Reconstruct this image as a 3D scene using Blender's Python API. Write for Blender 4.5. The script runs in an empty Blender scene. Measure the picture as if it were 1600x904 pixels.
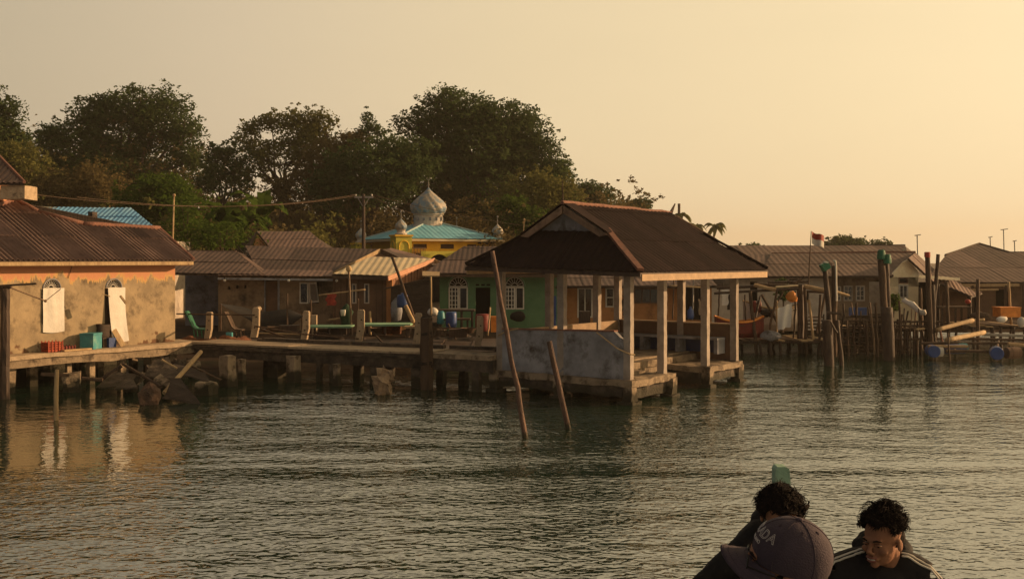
import bpy, bmesh, math, random
import numpy as np
from mathutils import Vector, Matrix, noise
R = math.radians
S = bpy.context.scene
C = S.collection
rnd = random.Random(7)

# ---------------------------------------------------------------- camera, world, sun, exposure
CAM_H = 3.53; FPX = 1640.0; HOR = 405.0
cam_d = bpy.data.cameras.new('camera'); cam = bpy.data.objects.new('camera', cam_d); C.objects.link(cam)
cam.location = (0, 0, CAM_H); cam.rotation_euler = (R(90), 0, 0)
cam_d.sensor_width = 36; cam_d.lens = 36*FPX/1600; cam_d.shift_y = -(452-HOR)/1600
cam_d.clip_start = .1; cam_d.clip_end = 6000
S.camera = cam
SUN_AZ, SUN_EL = 74, 15            # azimuth clockwise from +Y (view axis)
w = bpy.data.worlds.new('World'); S.world = w; w.use_nodes = True
nt = w.node_tree; nt.nodes.clear(); N = nt.nodes.new; L = nt.links.new
out = N('ShaderNodeOutputWorld'); bg = N('ShaderNodeBackground'); bg.inputs[1].default_value = 1.0
sky = N('ShaderNodeTexSky'); sky.sky_type = 'NISHITA'; sky.sun_disc = False
sky.sun_elevation = R(SUN_EL); sky.sun_rotation = R(SUN_AZ); sky.dust_density = 8; sky.air_density = 1.5; sky.ozone_density = .5
skm = N('ShaderNodeVectorMath'); skm.operation = 'MULTIPLY'; skm.inputs[1].default_value = (.055, .047, .034)
L(sky.outputs[0], skm.inputs[0])
tc = N('ShaderNodeTexCoord'); dot = N('ShaderNodeVectorMath'); dot.operation = 'DOT_PRODUCT'
dot.inputs[1].default_value = (math.sin(R(SUN_AZ))*math.cos(R(8)), math.cos(R(SUN_AZ))*math.cos(R(8)), math.sin(R(8)))
L(tc.outputs['Generated'], dot.inputs[0])
mr = N('ShaderNodeMapRange'); mr.inputs[1].default_value = -1; mr.inputs[2].default_value = 1
L(dot.outputs['Value'], mr.inputs[0])
cr = N('ShaderNodeValToRGB'); L(mr.outputs[0], cr.inputs[0])
e = cr.color_ramp.elements
e[0].position = 0; e[0].color = (.10, .11, .125, 1)
e[1].position = 1; e[1].color = (1.5, 1.0, .42, 1)
for p_, c_ in ((.26, (.14, .145, .145, 1)), (.345, (.25, .235, .20, 1)), (.425, (.49, .41, .285, 1)), (.52, (.60, .49, .335, 1)), (.655, (.745, .60, .375, 1)), (.78, (.86, .69, .42, 1)), (.87, (.96, .77, .47, 1))):
    q = e.new(p_); q.color = c_
sx = N('ShaderNodeSeparateXYZ'); L(tc.outputs['Generated'], sx.inputs[0])
zr = N('ShaderNodeMapRange'); zr.inputs[1].default_value = .30; zr.inputs[2].default_value = 1; zr.inputs[3].default_value = 1.0; zr.inputs[4].default_value = .28
L(sx.outputs['Z'], zr.inputs[0])
hz = N('ShaderNodeVectorMath'); hz.operation = 'SCALE'; L(cr.outputs[0], hz.inputs[0]); L(zr.outputs[0], hz.inputs['Scale'])
hn_ = N('ShaderNodeTexNoise'); hn_.inputs['Scale'].default_value = 1.6; hn_.inputs['Detail'].default_value = 4; hmp = N('ShaderNodeMapping'); hmp.inputs['Scale'].default_value = (1, 1, 4)
L(tc.outputs['Generated'], hmp.inputs[0]); L(hmp.outputs[0], hn_.inputs[0]); hmr = N('ShaderNodeMapRange'); hmr.inputs[3].default_value = .93; hmr.inputs[4].default_value = 1.07; L(hn_.outputs[0], hmr.inputs[0])
hz2 = N('ShaderNodeVectorMath'); hz2.operation = 'SCALE'; L(hz.outputs[0], hz2.inputs[0]); L(hmr.outputs[0], hz2.inputs['Scale']); hz = hz2
mx = N('ShaderNodeMixRGB'); mx.inputs[0].default_value = .86; L(skm.outputs[0], mx.inputs[1]); L(hz.outputs[0], mx.inputs[2])
L(mx.outputs[0], bg.inputs[0]); L(bg.outputs[0], out.inputs[0])
sd = bpy.data.lights.new('sun', 'SUN'); so = bpy.data.objects.new('sun', sd); C.objects.link(so)
sd.energy = 5.0; sd.angle = R(.6); sd.color = (1, .62, .31)
sdir = Vector((math.sin(R(SUN_AZ))*math.cos(R(SUN_EL)), math.cos(R(SUN_AZ))*math.cos(R(SUN_EL)), math.sin(R(SUN_EL))))
so.rotation_euler = sdir.to_track_quat('Z', 'Y').to_euler(); so.location = (60, 10, 40)
S.view_settings.view_transform = 'Standard'; S.view_settings.look = 'None'; S.view_settings.exposure = .30; S.view_settings.gamma = 1
S.render.engine = 'CYCLES'

# ---------------------------------------------------------------- measuring helpers
def PX(px, Y): return (px-800)*Y/FPX
def PZ(py, Y): return CAM_H-(py-HOR)*Y/FPX
def P(px, py, Y): return Vector((PX(px, Y), Y, PZ(py, Y)))
def G(px, py, z=0.0):                        # point on the level z seen at px, py
    Y = FPX*(CAM_H-z)/(py-HOR); return Vector((PX(px, Y), Y, z))
def onplane(px, py, o, n):
    d = Vector(((px-800)/FPX, 1, -(py-HOR)/FPX)); c = Vector((0, 0, CAM_H))
    return c+d*((o-c).dot(n)/d.dot(n))

# ---------------------------------------------------------------- materials
MATS = {}
def mat(name, c1, c2=None, sc=3.0, rough=.85, bump=.3, c3=None, sc3=.6, t3=(.5, .62), stretch=(1, 1, 1), metal=0, bsc=None, spec=.3, trans=0, coat=0, tide=0, var=.15):
    if name in MATS: return MATS[name]
    m = bpy.data.materials.new(name); m.use_nodes = True; n = m.node_tree; b = n.nodes['Principled BSDF']
    A = n.nodes.new; K = n.links.new
    co = A('ShaderNodeTexCoord'); oi = A('ShaderNodeObjectInfo'); ad = A('ShaderNodeVectorMath'); ad.operation = 'ADD'
    sc_ = A('ShaderNodeVectorMath'); sc_.operation = 'SCALE'; sc_.inputs['Scale'].default_value = 37
    cb = A('ShaderNodeCombineXYZ'); K(oi.outputs['Random'], cb.inputs[0]); K(oi.outputs['Random'], cb.inputs[1]); K(cb.outputs[0], sc_.inputs[0])
    K(co.outputs['Object'], ad.inputs[0]); K(sc_.outputs[0], ad.inputs[1])
    mp = A('ShaderNodeMapping'); mp.inputs['Scale'].default_value = stretch; K(ad.outputs[0], mp.inputs[0])
    c2 = c2 or tuple(x*.6 for x in c1)
    n1 = A('ShaderNodeTexNoise'); n1.inputs['Scale'].default_value = sc; n1.inputs['Detail'].default_value = 7; n1.inputs['Roughness'].default_value = .65
    K(mp.outputs[0], n1.inputs[0])
    r1 = A('ShaderNodeValToRGB'); r1.color_ramp.elements[0].position = .33; r1.color_ramp.elements[1].position = .68
    r1.color_ramp.elements[0].color = (*c2, 1); r1.color_ramp.elements[1].color = (*c1, 1); K(n1.outputs[0], r1.inputs[0])
    col = r1.outputs[0]
    if c3:
        n3 = A('ShaderNodeTexNoise'); n3.inputs['Scale'].default_value = sc3; n3.inputs['Detail'].default_value = 9; n3.inputs['Roughness'].default_value = .7
        K(mp.outputs[0], n3.inputs[0])
        r3 = A('ShaderNodeMapRange'); r3.inputs[1].default_value = t3[0]; r3.inputs[2].default_value = t3[1]; K(n3.outputs[0], r3.inputs[0])
        m3 = A('ShaderNodeMixRGB'); K(r3.outputs[0], m3.inputs[0]); K(col, m3.inputs[1]); m3.inputs[2].default_value = (*c3, 1); col = m3.outputs[0]
    if tide:                                  # wet, algae-stained band above the waterline
        gg = A('ShaderNodeNewGeometry'); sz = A('ShaderNodeSeparateXYZ'); K(gg.outputs['Position'], sz.inputs[0]); tn = A('ShaderNodeTexNoise'); tn.inputs['Scale'].default_value = 3; tn.inputs['Detail'].default_value = 5; K(gg.outputs['Position'], tn.inputs[0])
        ta = A('ShaderNodeMath'); ta.operation = 'MULTIPLY_ADD'; K(tn.outputs[0], ta.inputs[0]); ta.inputs[1].default_value = -.5; K(sz.outputs['Z'], ta.inputs[2])
        tr_ = A('ShaderNodeMapRange'); tr_.inputs[1].default_value = tide; tr_.inputs[2].default_value = tide-.12; K(ta.outputs[0], tr_.inputs[0])
        tm = A('ShaderNodeMixRGB'); K(tr_.outputs[0], tm.inputs[0]); K(col, tm.inputs[1]); tm.inputs[2].default_value = (.035, .03, .018, 1); col = tm.outputs[0]
    # each object a slightly different tone
    hv = A('ShaderNodeHueSaturation'); vr = A('ShaderNodeMapRange'); vr.inputs[3].default_value = 1-var; vr.inputs[4].default_value = 1+var
    K(oi.outputs['Random'], vr.inputs[0]); K(vr.outputs[0], hv.inputs['Value']); K(col, hv.inputs['Color'])
    K(hv.outputs[0], b.inputs['Base Color'])
    b.inputs['Roughness'].default_value = rough; b.inputs['Metallic'].default_value = metal
    b.inputs['Specular IOR Level'].default_value = spec
    if trans: b.inputs['Transmission Weight'].default_value = trans
    if coat: b.inputs['Coat Weight'].default_value = coat
    if bump:
        bn = A('ShaderNodeTexNoise'); bn.inputs['Scale'].default_value = bsc or sc*4; bn.inputs['Detail'].default_value = 6; K(mp.outputs[0], bn.inputs[0])
        bp = A('ShaderNodeBump'); bp.inputs['Strength'].default_value = bump; bp.inputs['Distance'].default_value = .03
        K(bn.outputs[0], bp.inputs['Height']); K(bp.outputs[0], b.inputs['Normal'])
    MATS[name] = m; return m

M = {}
M['conc'] = mat('weathered_concrete', (.34, .26, .18), (.20, .15, .10), 4, .9, .6, (.07, .05, .035), 2.2, (.50, .62), tide=.10)
M['conc_dark'] = mat('damp_shaded_concrete', (.12, .09, .068), (.045, .035, .027), 5, .85, .8, (.03, .025, .02), 1.5, (.48, .62), tide=.10)  # dark tone also stands in for shade under the walkway
M['conc_post'] = mat('pale_concrete', (.42, .32, .22), (.28, .21, .14), 7, .9, .6, (.10, .07, .05), 3, (.58, .7))
M['plaster_grey'] = mat('grey_blue_plaster', (.31, .31, .335), (.16, .16, .175), 1.8, .9, .5, (.06, .052, .048), 1.6, (.50, .66))
M['post_grey'] = mat('pavilion_post_plaster', (.40, .335, .28), (.24, .20, .17), 3, .85, .3, (.14, .11, .09), 2, (.6, .75))
M['pav_roof'] = mat('dark_brown_roof', (.020, .0115, .011), (.012, .007, .007), 3, .95, .3, (.03, .018, .016), .8, (.5, .8), spec=.1, var=.28)
M['cream'] = mat('cream_board', (.46, .31, .18), (.30, .20, .12), 4, .7, .3, (.12, .08, .05), 3, (.6, .75))
M['terra'] = mat('terracotta_ridge', (.24, .11, .075), (.13, .06, .045), 6, .8, .5, (.08, .05, .04), 4, (.55, .7))
M['roof_tin'] = mat('rusty_roof_sheet', (.21, .135, .11), (.11, .07, .058), 2.2, .8, .4, (.085, .05, .04), 1.1, (.5, .7), var=.28)
M['roof_grey'] = mat('grey_fibre_sheet', (.115, .075, .062), (.07, .046, .04), 2.0, .85, .3, (.06, .044, .038), .9, (.5, .72), var=.28)
M['roof_right'] = mat('dusty_fibre_sheet', (.16, .108, .085), (.105, .07, .056), 1.8, .85, .3, (.085, .06, .048), .8, (.52, .74), var=.28)
M['roof_blue'] = mat('blue_roof_sheet', (.20, .42, .62), (.09, .28, .54), 1.5, .55, .2, (.34, .50, .58), .8, (.5, .8))
M['roof_cyan'] = mat('mosque_roof_sheet', (.18, .44, .54), (.13, .36, .46), 1.5, .55, .2, (.26, .48, .54), .8, (.5, .8))
M['roof_pale'] = mat('pale_roof_sheet', (.62, .50, .32), (.5, .4, .25), 1.5, .6, .2, (.36, .27, .18), 1.2, (.6, .8))
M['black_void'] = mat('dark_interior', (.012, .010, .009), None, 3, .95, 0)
M['wood'] = mat('weathered_wood', (.125, .078, .05), (.05, .032, .022), 6, .85, .6, (.045, .03, .022), 3, (.5, .7), (1, 1, .25))
M['wood_dark'] = mat('dark_wet_wood', (.07, .045, .032), (.03, .02, .016), 6, .7, .6, None, stretch=(1, 1, .25))
M['wood_pale_lit'] = mat('pale_sunlit_wood', (.46, .33, .18), (.30, .20, .11), 6, .8, .5, (.16, .10, .06), 4, (.58, .72), (1, 1, .3))  # pale wood, also painted on timbers meant to look sunlit
M['bamboo'] = mat('bamboo_pole', (.24, .16, .10), (.11, .07, .045), 9, .75, .5, None, stretch=(1, 1, .2))
M['pole_bark'] = mat('red_brown_pole', (.17, .10, .075), (.05, .032, .026), 10, .8, 1.0, (.045, .028, .02), 5, (.55, .7), (1, 1, .4), tide=-.05)
M['barge'] = mat('dull_bargeboard', (.24, .155, .10), (.16, .10, .07), 4, .8, .4, (.07, .045, .035), 3, (.5, .7))
M['plaster_brown'] = mat('brown_render', (.30, .215, .14), (.19, .135, .09), 1.3, .9, .3, (.055, .04, .03), .8, (.48, .62))
M['board_brown'] = mat('brown_board', (.17, .10, .062), (.10, .06, .04), 2, .8, .3)
M['green_wall'] = mat('mint_green_render', (.115, .22, .115), (.075, .155, .08), 1.6, .85, .2, (.05, .11, .05), .9, (.6, .8))
M['yellow'] = mat('yellow_paint', (.85, .52, .05), (.74, .42, .04), 2, .8, .2, (.35, .2, .05), 1.6, (.6, .8))
M['yellow_green'] = mat('lime_yellow_paint', (.66, .56, .08), (.52, .44, .07), 2, .8, .2, (.2, .17, .06), 1.6, (.6, .8))
M['orange_wall'] = mat('orange_render', (.52, .25, .10), (.4, .18, .07), 2, .85, .2, (.2, .1, .05), 1.2, (.55, .7))
M['white_wall'] = mat('off_white_render', (.55, .47, .36), (.42, .35, .27), 1.8, .85, .2, (.25, .19, .14), 1.0, (.55, .75))
M['pale_wall'] = mat('pale_grey_render', (.52, .45, .38), (.36, .31, .26), 1.8, .85, .2, (.12, .09, .075), 1.0, (.55, .75))
M['white'] = mat('white_paint', (.66, .62, .54), (.5, .46, .4), 5, .6, .1)
M['cloth_white'] = mat('white_cloth', (.76, .72, .66), (.66, .62, .56), 4, .9, .3)
M['blue'] = mat('blue_plastic', (.02, .06, .22), (.015, .045, .16), 5, .45, .1, spec=.5)
M['deep_blue'] = mat('deep_blue_plastic_and_shade', (.012, .028, .11), (.008, .02, .07), 5, .5, .1, spec=.5)
M['teal'] = mat('teal_plastic', (.06, .27, .28), (.04, .18, .22), 5, .5, .1, (.16, .3, .26), 3, (.55, .7))
M['green'] = mat('green_plastic', (.02, .15, .075), (.015, .10, .055), 5, .5, .1)
M['green_board'] = mat('pale_green_paint', (.22, .38, .24), (.14, .26, .16), 5, .7, .2)
M['red'] = mat('red_paint', (.38, .05, .03), (.22, .03, .02), 5, .6, .2)
M['red_dark'] = mat('dark_red_hull', (.20, .03, .022), (.10, .02, .015), 3, .6, .3)
M['orange'] = mat('orange_plastic', (.75, .28, .05), (.5, .16, .03), 5, .55, .1)
M['net'] = mat('rust_coloured_net', (.24, .095, .045), (.11, .045, .025), 12, .95, 1.2, (.05, .03, .02), 4, (.5, .65))
M['tarp'] = mat('black_net_tarp', (.022, .018, .016), (.012, .010, .009), 6, .9, .4)
M['tarp_brown'] = mat('dark_brown_tarp', (.055, .04, .032), (.03, .022, .018), 5, .9, .5, stretch=(1, 1, 4))
M['metal'] = mat('dull_metal', (.30, .27, .24), (.2, .18, .16), 6, .5, .2, metal=.4)
M['wire'] = mat('cable', (.12, .09, .07), None, 4, .6, 0)
M['rock'] = mat('rough_rock', (.20, .115, .075), (.09, .055, .04), 5, .95, 1.2, (.05, .035, .028), 2, (.5, .65))
M['rock_pale'] = mat('pale_rock', (.42, .30, .19), (.22, .15, .10), 5, .95, 1.0, (.07, .05, .04), 2, (.55, .68))
M['dark_green'] = mat('dark_green_cloth', (.025, .06, .03), (.012, .03, .017), 6, .9, .4)
M['soil'] = mat('dark_soil', (.07, .045, .03), (.035, .025, .018), .8, .95, 1.0, (.12, .07, .04), .5, (.55, .7))
M['dome'] = mat('dome_sheet', (.46, .38, .29), (.30, .27, .23), 5, .6, .3, (.17, .24, .30), 2.6, (.46, .56), metal=.05)
M['bark'] = mat('tree_bark', (.10, .07, .05), (.05, .035, .025), 4, .9, .6)
M['brick_red'] = mat('red_crate', (.36, .07, .03), (.22, .04, .02), 5, .7, .2)

def leafmat(name, c1, c2, c3=None):
    m = bpy.data.materials.new(name); m.use_nodes = True; n = m.node_tree; n.nodes.clear(); A = n.nodes.new; K = n.links.new
    o = A('ShaderNodeOutputMaterial'); d = A('ShaderNodeBsdfDiffuse'); t = A('ShaderNodeBsdfTranslucent'); mi = A('ShaderNodeMixShader'); mi.inputs[0].default_value = .4
    g = A('ShaderNodeTexCoord'); n1 = A('ShaderNodeTexNoise'); n1.inputs['Scale'].default_value = .35; n1.inputs['Detail'].default_value = 8; n1.inputs['Roughness'].default_value = .75
    K(g.outputs['Object'], n1.inputs[0]); r = A('ShaderNodeValToRGB'); K(n1.outputs[0], r.inputs[0])
    r.color_ramp.elements[0].position = .3; r.color_ramp.elements[0].color = (*c2, 1); r.color_ramp.elements[1].position = .7; r.color_ramp.elements[1].color = (*c1, 1)
    if c3: q = r.color_ramp.elements.new(.60); q.color = (*c3, 1)
    K(r.outputs[0], d.inputs[0]); K(r.outputs[0], t.inputs[0]); K(d.outputs[0], mi.inputs[1]); K(t.outputs[0], mi.inputs[2]); K(mi.outputs[0], o.inputs[0])
    return m
M['leaf_dark'] = leafmat('dark_leaves', (.105, .14, .048), (.04, .06, .024), (.07, .10, .036))
M['leaf_olive'] = leafmat('olive_leaves', (.18, .17, .055), (.075, .08, .028))
M['leaf_brown'] = leafmat('brown_green_leaves', (.18, .135, .06), (.07, .06, .028))
M['leaf_green'] = leafmat('fresh_green_leaves', (.09, .14, .025), (.035, .06, .014))

# ---------------------------------------------------------------- mesh builder and object helpers
class MB:
    def __init__(s): s.v = []; s.f = []
    def add(s, vs, fs):
        b = len(s.v); s.v += [Vector(x) for x in vs]; s.f += [tuple(i+b for i in f) for f in fs]; return s
    def hexa(s, p):                           # 4 bottom pts (ccw) + 4 top
        return s.add(p, [(3, 2, 1, 0), (4, 5, 6, 7), (0, 1, 5, 4), (1, 2, 6, 5), (2, 3, 7, 6), (3, 0, 4, 7)])
    def box(s, x0, x1, y0, y1, z0, z1):
        return s.hexa([(x0, y0, z0), (x1, y0, z0), (x1, y1, z0), (x0, y1, z0), (x0, y0, z1), (x1, y0, z1), (x1, y1, z1), (x0, y1, z1)])
    def bar(s, a, b, w, h, up=(0, 0, 1)):     # rectangular bar between two points
        a = Vector(a); b = Vector(b); d = (b-a).normalized(); u = Vector(up)
        if abs(d.dot(u)) > .98: u = Vector((0, 1, 0))
        r = d.cross(u).normalized()*w/2; t = r.cross(d).normalized()*h/2
        return s.hexa([a-r-t, a+r-t, b+r-t, b-r-t, a-r+t, a+r+t, b+r+t, b-r+t])
    def tube(s, pts, rad, n=8, cap=True):
        pts = [Vector(p) for p in pts]; m = len(pts)
        if not hasattr(rad, '__len__'): rad = [rad]*m
        b = len(s.v); pr = None
        for i, p in enumerate(pts):
            d = (pts[min(i+1, m-1)]-pts[max(i-1, 0)]).normalized()
            u = pr if pr is not None else (Vector((0, 0, 1)) if abs(d.z) < .9 else Vector((1, 0, 0)))
            x = d.cross(u)
            if x.length < 1e-4: x = d.cross(Vector((0, 1, 0)))
            x.normalize(); y = x.cross(d).normalized(); pr = y
            for k in range(n):
                a = 2*math.pi*k/n; s.v.append(p+(x*math.cos(a)+y*math.sin(a))*rad[i])
        for i in range(m-1):
            for k in range(n):
                s.f.append((b+i*n+k, b+i*n+(k+1) % n, b+(i+1)*n+(k+1) % n, b+(i+1)*n+k))
        if cap: s.f.append(tuple(b+k for k in range(n))[::-1]); s.f.append(tuple(b+(m-1)*n+k for k in range(n)))
        return s
    def lathe(s, c, prof, n=16, sx=1, sy=1):
        c = Vector(c); b = len(s.v)
        for r, z in prof:
            for k in range(n):
                a = 2*math.pi*k/n; s.v.append(c+Vector((r*math.cos(a)*sx, r*math.sin(a)*sy, z)))
        for i in range(len(prof)-1):
            for k in range(n): s.f.append((b+i*n+k, b+i*n+(k+1) % n, b+(i+1)*n+(k+1) % n, b+(i+1)*n+k))
        s.f.append(tuple(b+k for k in range(n))[::-1]); s.f.append(tuple(b+(len(prof)-1)*n+k for k in range(n)))
        return s
    def ell(s, c, r, n=10, m=7, rot=None):
        c = Vector(c); b = len(s.v)
        if not hasattr(r, '__len__'): r = (r, r, r)
        for i in range(1, m):
            th = math.pi*i/m
            for k in range(n):
                a = 2*math.pi*k/n; q = Vector((r[0]*math.sin(th)*math.cos(a), r[1]*math.sin(th)*math.sin(a), r[2]*math.cos(th)))
                if rot: q = rot @ q
                s.v.append(c+q)
        t = Vector((0, 0, r[2])); t = rot @ t if rot else t
        s.v.append(c+t); s.v.append(c-t); T = len(s.v)-2
        for i in range(m-2):
            for k in range(n): s.f.append((b+i*n+k, b+(i+1)*n+k, b+(i+1)*n+(k+1) % n, b+i*n+(k+1) % n))
        for k in range(n):
            s.f.append((T, b+k, b+(k+1) % n)); s.f.append((T+1, b+(m-2)*n+(k+1) % n, b+(m-2)*n+k))
        return s
    def poly(s, pts, th):                     # planar polygon given thickness vector
        pts = [Vector(p) for p in pts]; t = Vector(th); n = len(pts); b = len(s.v)
        s.v += pts+[p+t for p in pts]
        s.f.append(tuple(b+i for i in range(n))[::-1]); s.f.append(tuple(b+n+i for i in range(n)))
        for i in range(n): s.f.append((b+i, b+(i+1) % n, b+n+(i+1) % n, b+n+i))
        return s
    def rough(s, amp=.02, sc=3.0, seg=.25):   # cut long pieces up and push the surface about
        me = s.mesh('tmp', (0, 0, 0)); bm = bmesh.new(); bm.from_mesh(me); bpy.data.meshes.remove(me)
        for _ in range(4):
            es = [e_ for e_ in bm.edges if e_.calc_length() > seg*1.6]
            if not es: break
            bmesh.ops.subdivide_edges(bm, edges=es, cuts=1, use_grid_fill=True)
        for v in bm.verts:
            q = noise.noise_vector(v.co*sc+Vector((3.1, 7.7, 1.3))); q2 = noise.noise_vector(v.co*sc*3.7)
            v.co += q*amp+q2*amp*.5
        bm.verts.index_update()
        s.v = [v.co.copy() for v in bm.verts]; s.f = [tuple(v.index for v in f.verts) for f in bm.faces]; bm.free(); return s
    def mesh(s, name, base):
        me = bpy.data.meshes.new(name); B = Vector(base)
        me.from_pydata([tuple(v-B) for v in s.v], [], s.f); me.update(); return me

def props(o, label=None, cat=None, group=None, kind=None):
    for k, v in (('label', label), ('category', cat), ('group', group), ('kind', kind)):
        if v: o[k] = v
def make(name, mb, m, parent=None, base=None, smooth=False, **kw):
    """one mesh object; mb is in world coordinates, base is where its origin goes"""
    base = Vector(base if base is not None else (parent_world(parent) if parent else (0, 0, 0)))
    me = mb.mesh(name, base); me.materials.append(m)
    if smooth: me.polygons.foreach_set('use_smooth', [True]*len(me.polygons))
    o = bpy.data.objects.new(name, me); C.objects.link(o)
    if parent: o.parent = parent; o.location = base-parent_world(parent)
    else: o.location = base
    props(o, **kw); return o
def parent_world(o):
    p = Vector((0, 0, 0))
    while o: p += o.location; o = o.parent
    return p
def thing(name, label, cat, base, group=None):
    o = bpy.data.objects.new(name, None); C.objects.link(o); o.location = base; o.empty_display_size = .3
    props(o, label, cat, group); return o
def solo(name, mb, m, label, cat, base=None, group=None, smooth=False):
    if base is None:
        n = len(mb.v); base = Vector((sum(v.x for v in mb.v)/n, sum(v.y for v in mb.v)/n, min(v.z for v in mb.v)))
    return make(name, mb, m, None, base, smooth, label=label, cat=cat, group=group)
def copy_tree(o, parent=None):
    c = o.copy(); C.objects.link(c)
    if parent: c.parent = parent
    for ch in [x for x in bpy.data.objects if x.parent == o]: copy_tree(ch, c)
    return c

class Frame:                                   # plan frame: a along d, b along n, z up
    def __init__(s, o, d, left=True):
        s.o = Vector((o[0], o[1], 0)); s.d = Vector((d[0], d[1], 0)).normalized()
        s.n = Vector((-s.d.y, s.d.x, 0)) if left else Vector((s.d.y, -s.d.x, 0))
    def __call__(s, a, b, z=0): return s.o+s.d*a+s.n*b+Vector((0, 0, z))
    def at(s, px, b=0):                        # a where the line at offset b crosses image column px
        k = (px-800)/FPX; o = s.o+s.n*b; return (k*o.y-o.x)/(s.d.x-k*s.d.y)
    def box(s, mb, a0, a1, b0, b1, z0, z1):
        p = [s(a0, b0), s(a1, b0), s(a1, b1), s(a0, b1)]
        if s.d.cross(s.n).z < 0: p = p[::-1]
        return mb.hexa([q+Vector((0, 0, z0)) for q in p]+[q+Vector((0, 0, z1)) for q in p])

def wall_panel(F, mb, a0, a1, b0, b1, z0, z1, holes=()):
    """wall with rectangular openings left out; holes = (a0,a1,z0,z1)"""
    xs = sorted({a0, a1, *[h[0] for h in holes], *[h[1] for h in holes]}); zs = sorted({z0, z1, *[h[2] for h in holes], *[h[3] for h in holes]})
    for i in range(len(xs)-1):
        run = None
        for j in range(len(zs)-1):
            xm = (xs[i]+xs[i+1])/2; zm = (zs[j]+zs[j+1])/2
            solid = not any(h[0] < xm < h[1] and h[2] < zm < h[3] for h in holes)
            if solid and run is None: run = zs[j]
            if not solid and run is not None: F.box(mb, xs[i], xs[i+1], b0, b1, run, zs[j]); run = None
        if run is not None: F.box(mb, xs[i], xs[i+1], b0, b1, run, zs[-1])
    return mb

def sheets(parent, poly, m, sw=.9, sl=1.7, pitch=.13, amp=.022, name='roof_sheet', lift=.03, seed=1):
    """corrugated sheets laid row by row over a planar slope; poly[0]->poly[1] is the eave"""
    r = random.Random(seed); p0 = Vector(poly[0]); ex = (Vector(poly[1])-p0).normalized()
    far = max(poly, key=lambda q: ((Vector(q)-p0)-ex*((Vector(q)-p0).dot(ex))).length)
    ey = (Vector(far)-p0); ey = (ey-ex*ey.dot(ex)).normalized(); en = ex.cross(ey)
    if en.z < 0: en = -en
    q = [((Vector(v)-p0).dot(ex), (Vector(v)-p0).dot(ey)) for v in poly]
    def span(a):
        bs = []
        for i in range(len(q)):
            (x0, y0), (x1, y1) = q[i], q[(i+1) % len(q)]
            if (x0-a)*(x1-a) <= 0 and abs(x1-x0) > 1e-9: bs.append(y0+(y1-y0)*(a-x0)/(x1-x0))
        return (min(bs), max(bs)) if len(bs) > 1 else None
    amin = min(x for x, _ in q); amax = max(x for x, _ in q); bmax = max(y for _, y in q)
    k = pitch/4; a = amin+1e-4; made = []
    while a < amax-1e-3:
        a1 = min(a+sw, amax-1e-4); nrow = 0; b = 0
        while b < bmax:
            b1 = b+sl; mb = MB(); cols = []; nn = max(2, int((a1-a)/k)+1); lo_any = False
            dz = r.uniform(-.004, .006); tilt = r.uniform(-.006, .006)
            for i in range(nn+1):
                x = a+(a1-a)*i/nn; sp = span(x)
                if not sp: cols.append(None); continue
                l = max(b-.09, sp[0]) if b > 0 else sp[0]; h = min(b1, sp[1])
                if h-l < .01: cols.append(None); continue
                zz = amp*math.sin(2*math.pi*(x-amin)/pitch)+lift+dz
                cols.append((p0+ex*x+ey*l+en*(zz+.018), p0+ex*x+ey*h+en*(zz+tilt)))
            prev = None
            for c_ in cols:
                if c_ is None: prev = None; continue
                i0 = len(mb.v); mb.v += [c_[0], c_[1], c_[0]-en*.012]
                if prev is not None: mb.f += [(prev, i0, i0+1, prev+1), (prev, prev+2, i0+2, i0)]
                prev = i0
            if len(mb.f) > 1: made.append(make(name, mb, m, parent, smooth=False))
            b = b1; nrow += 1
        a = a+sw
    return made

def slab_roof(parent, polys, m, th=.05, name='roof'):
    mb = MB()
    for p in polys: mb.poly(p, (0, 0, -th))
    return make(name, mb, m, parent)

def window(parent, F, a0, a1, z0, z1, b, m_fr, nx=2, nz=1, fw=.05, glass=None, name='window', d=.06):
    fr = MB()
    F.box(fr, a0, a0+fw, b-d, b, z0, z1); F.box(fr, a1-fw, a1, b-d, b, z0, z1)
    F.box(fr, a0+fw, a1-fw, b-d, b, z0, z0+fw); F.box(fr, a0+fw, a1-fw, b-d, b, z1-fw, z1)
    for i in range(1, nx): x = a0+(a1-a0)*i/nx; F.box(fr, x-fw*.35, x+fw*.35, b-d*.8, b-.005, z0+fw, z1-fw)
    w_ = make(name, fr, m_fr, parent)
    if nz > 1:
        mu = MB()
        for i in range(1, nz): z = z0+(z1-z0)*i/nz; F.box(mu, a0+fw, a1-fw, b-d*.7, b-.01, z-fw*.3, z+fw*.3)
        make('glazing_bar', mu, m_fr, w_)
    g = MB(); F.box(g, a0+fw, a1-fw, b-d*.4, b-d*.3, z0+fw, z1-fw); make('pane', g, M['glass'], w_)
    return w_
gm = mat('dark_glass', (.02, .02, .02), None, 3, .12, .02, spec=.5); M['glass'] = gm

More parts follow.
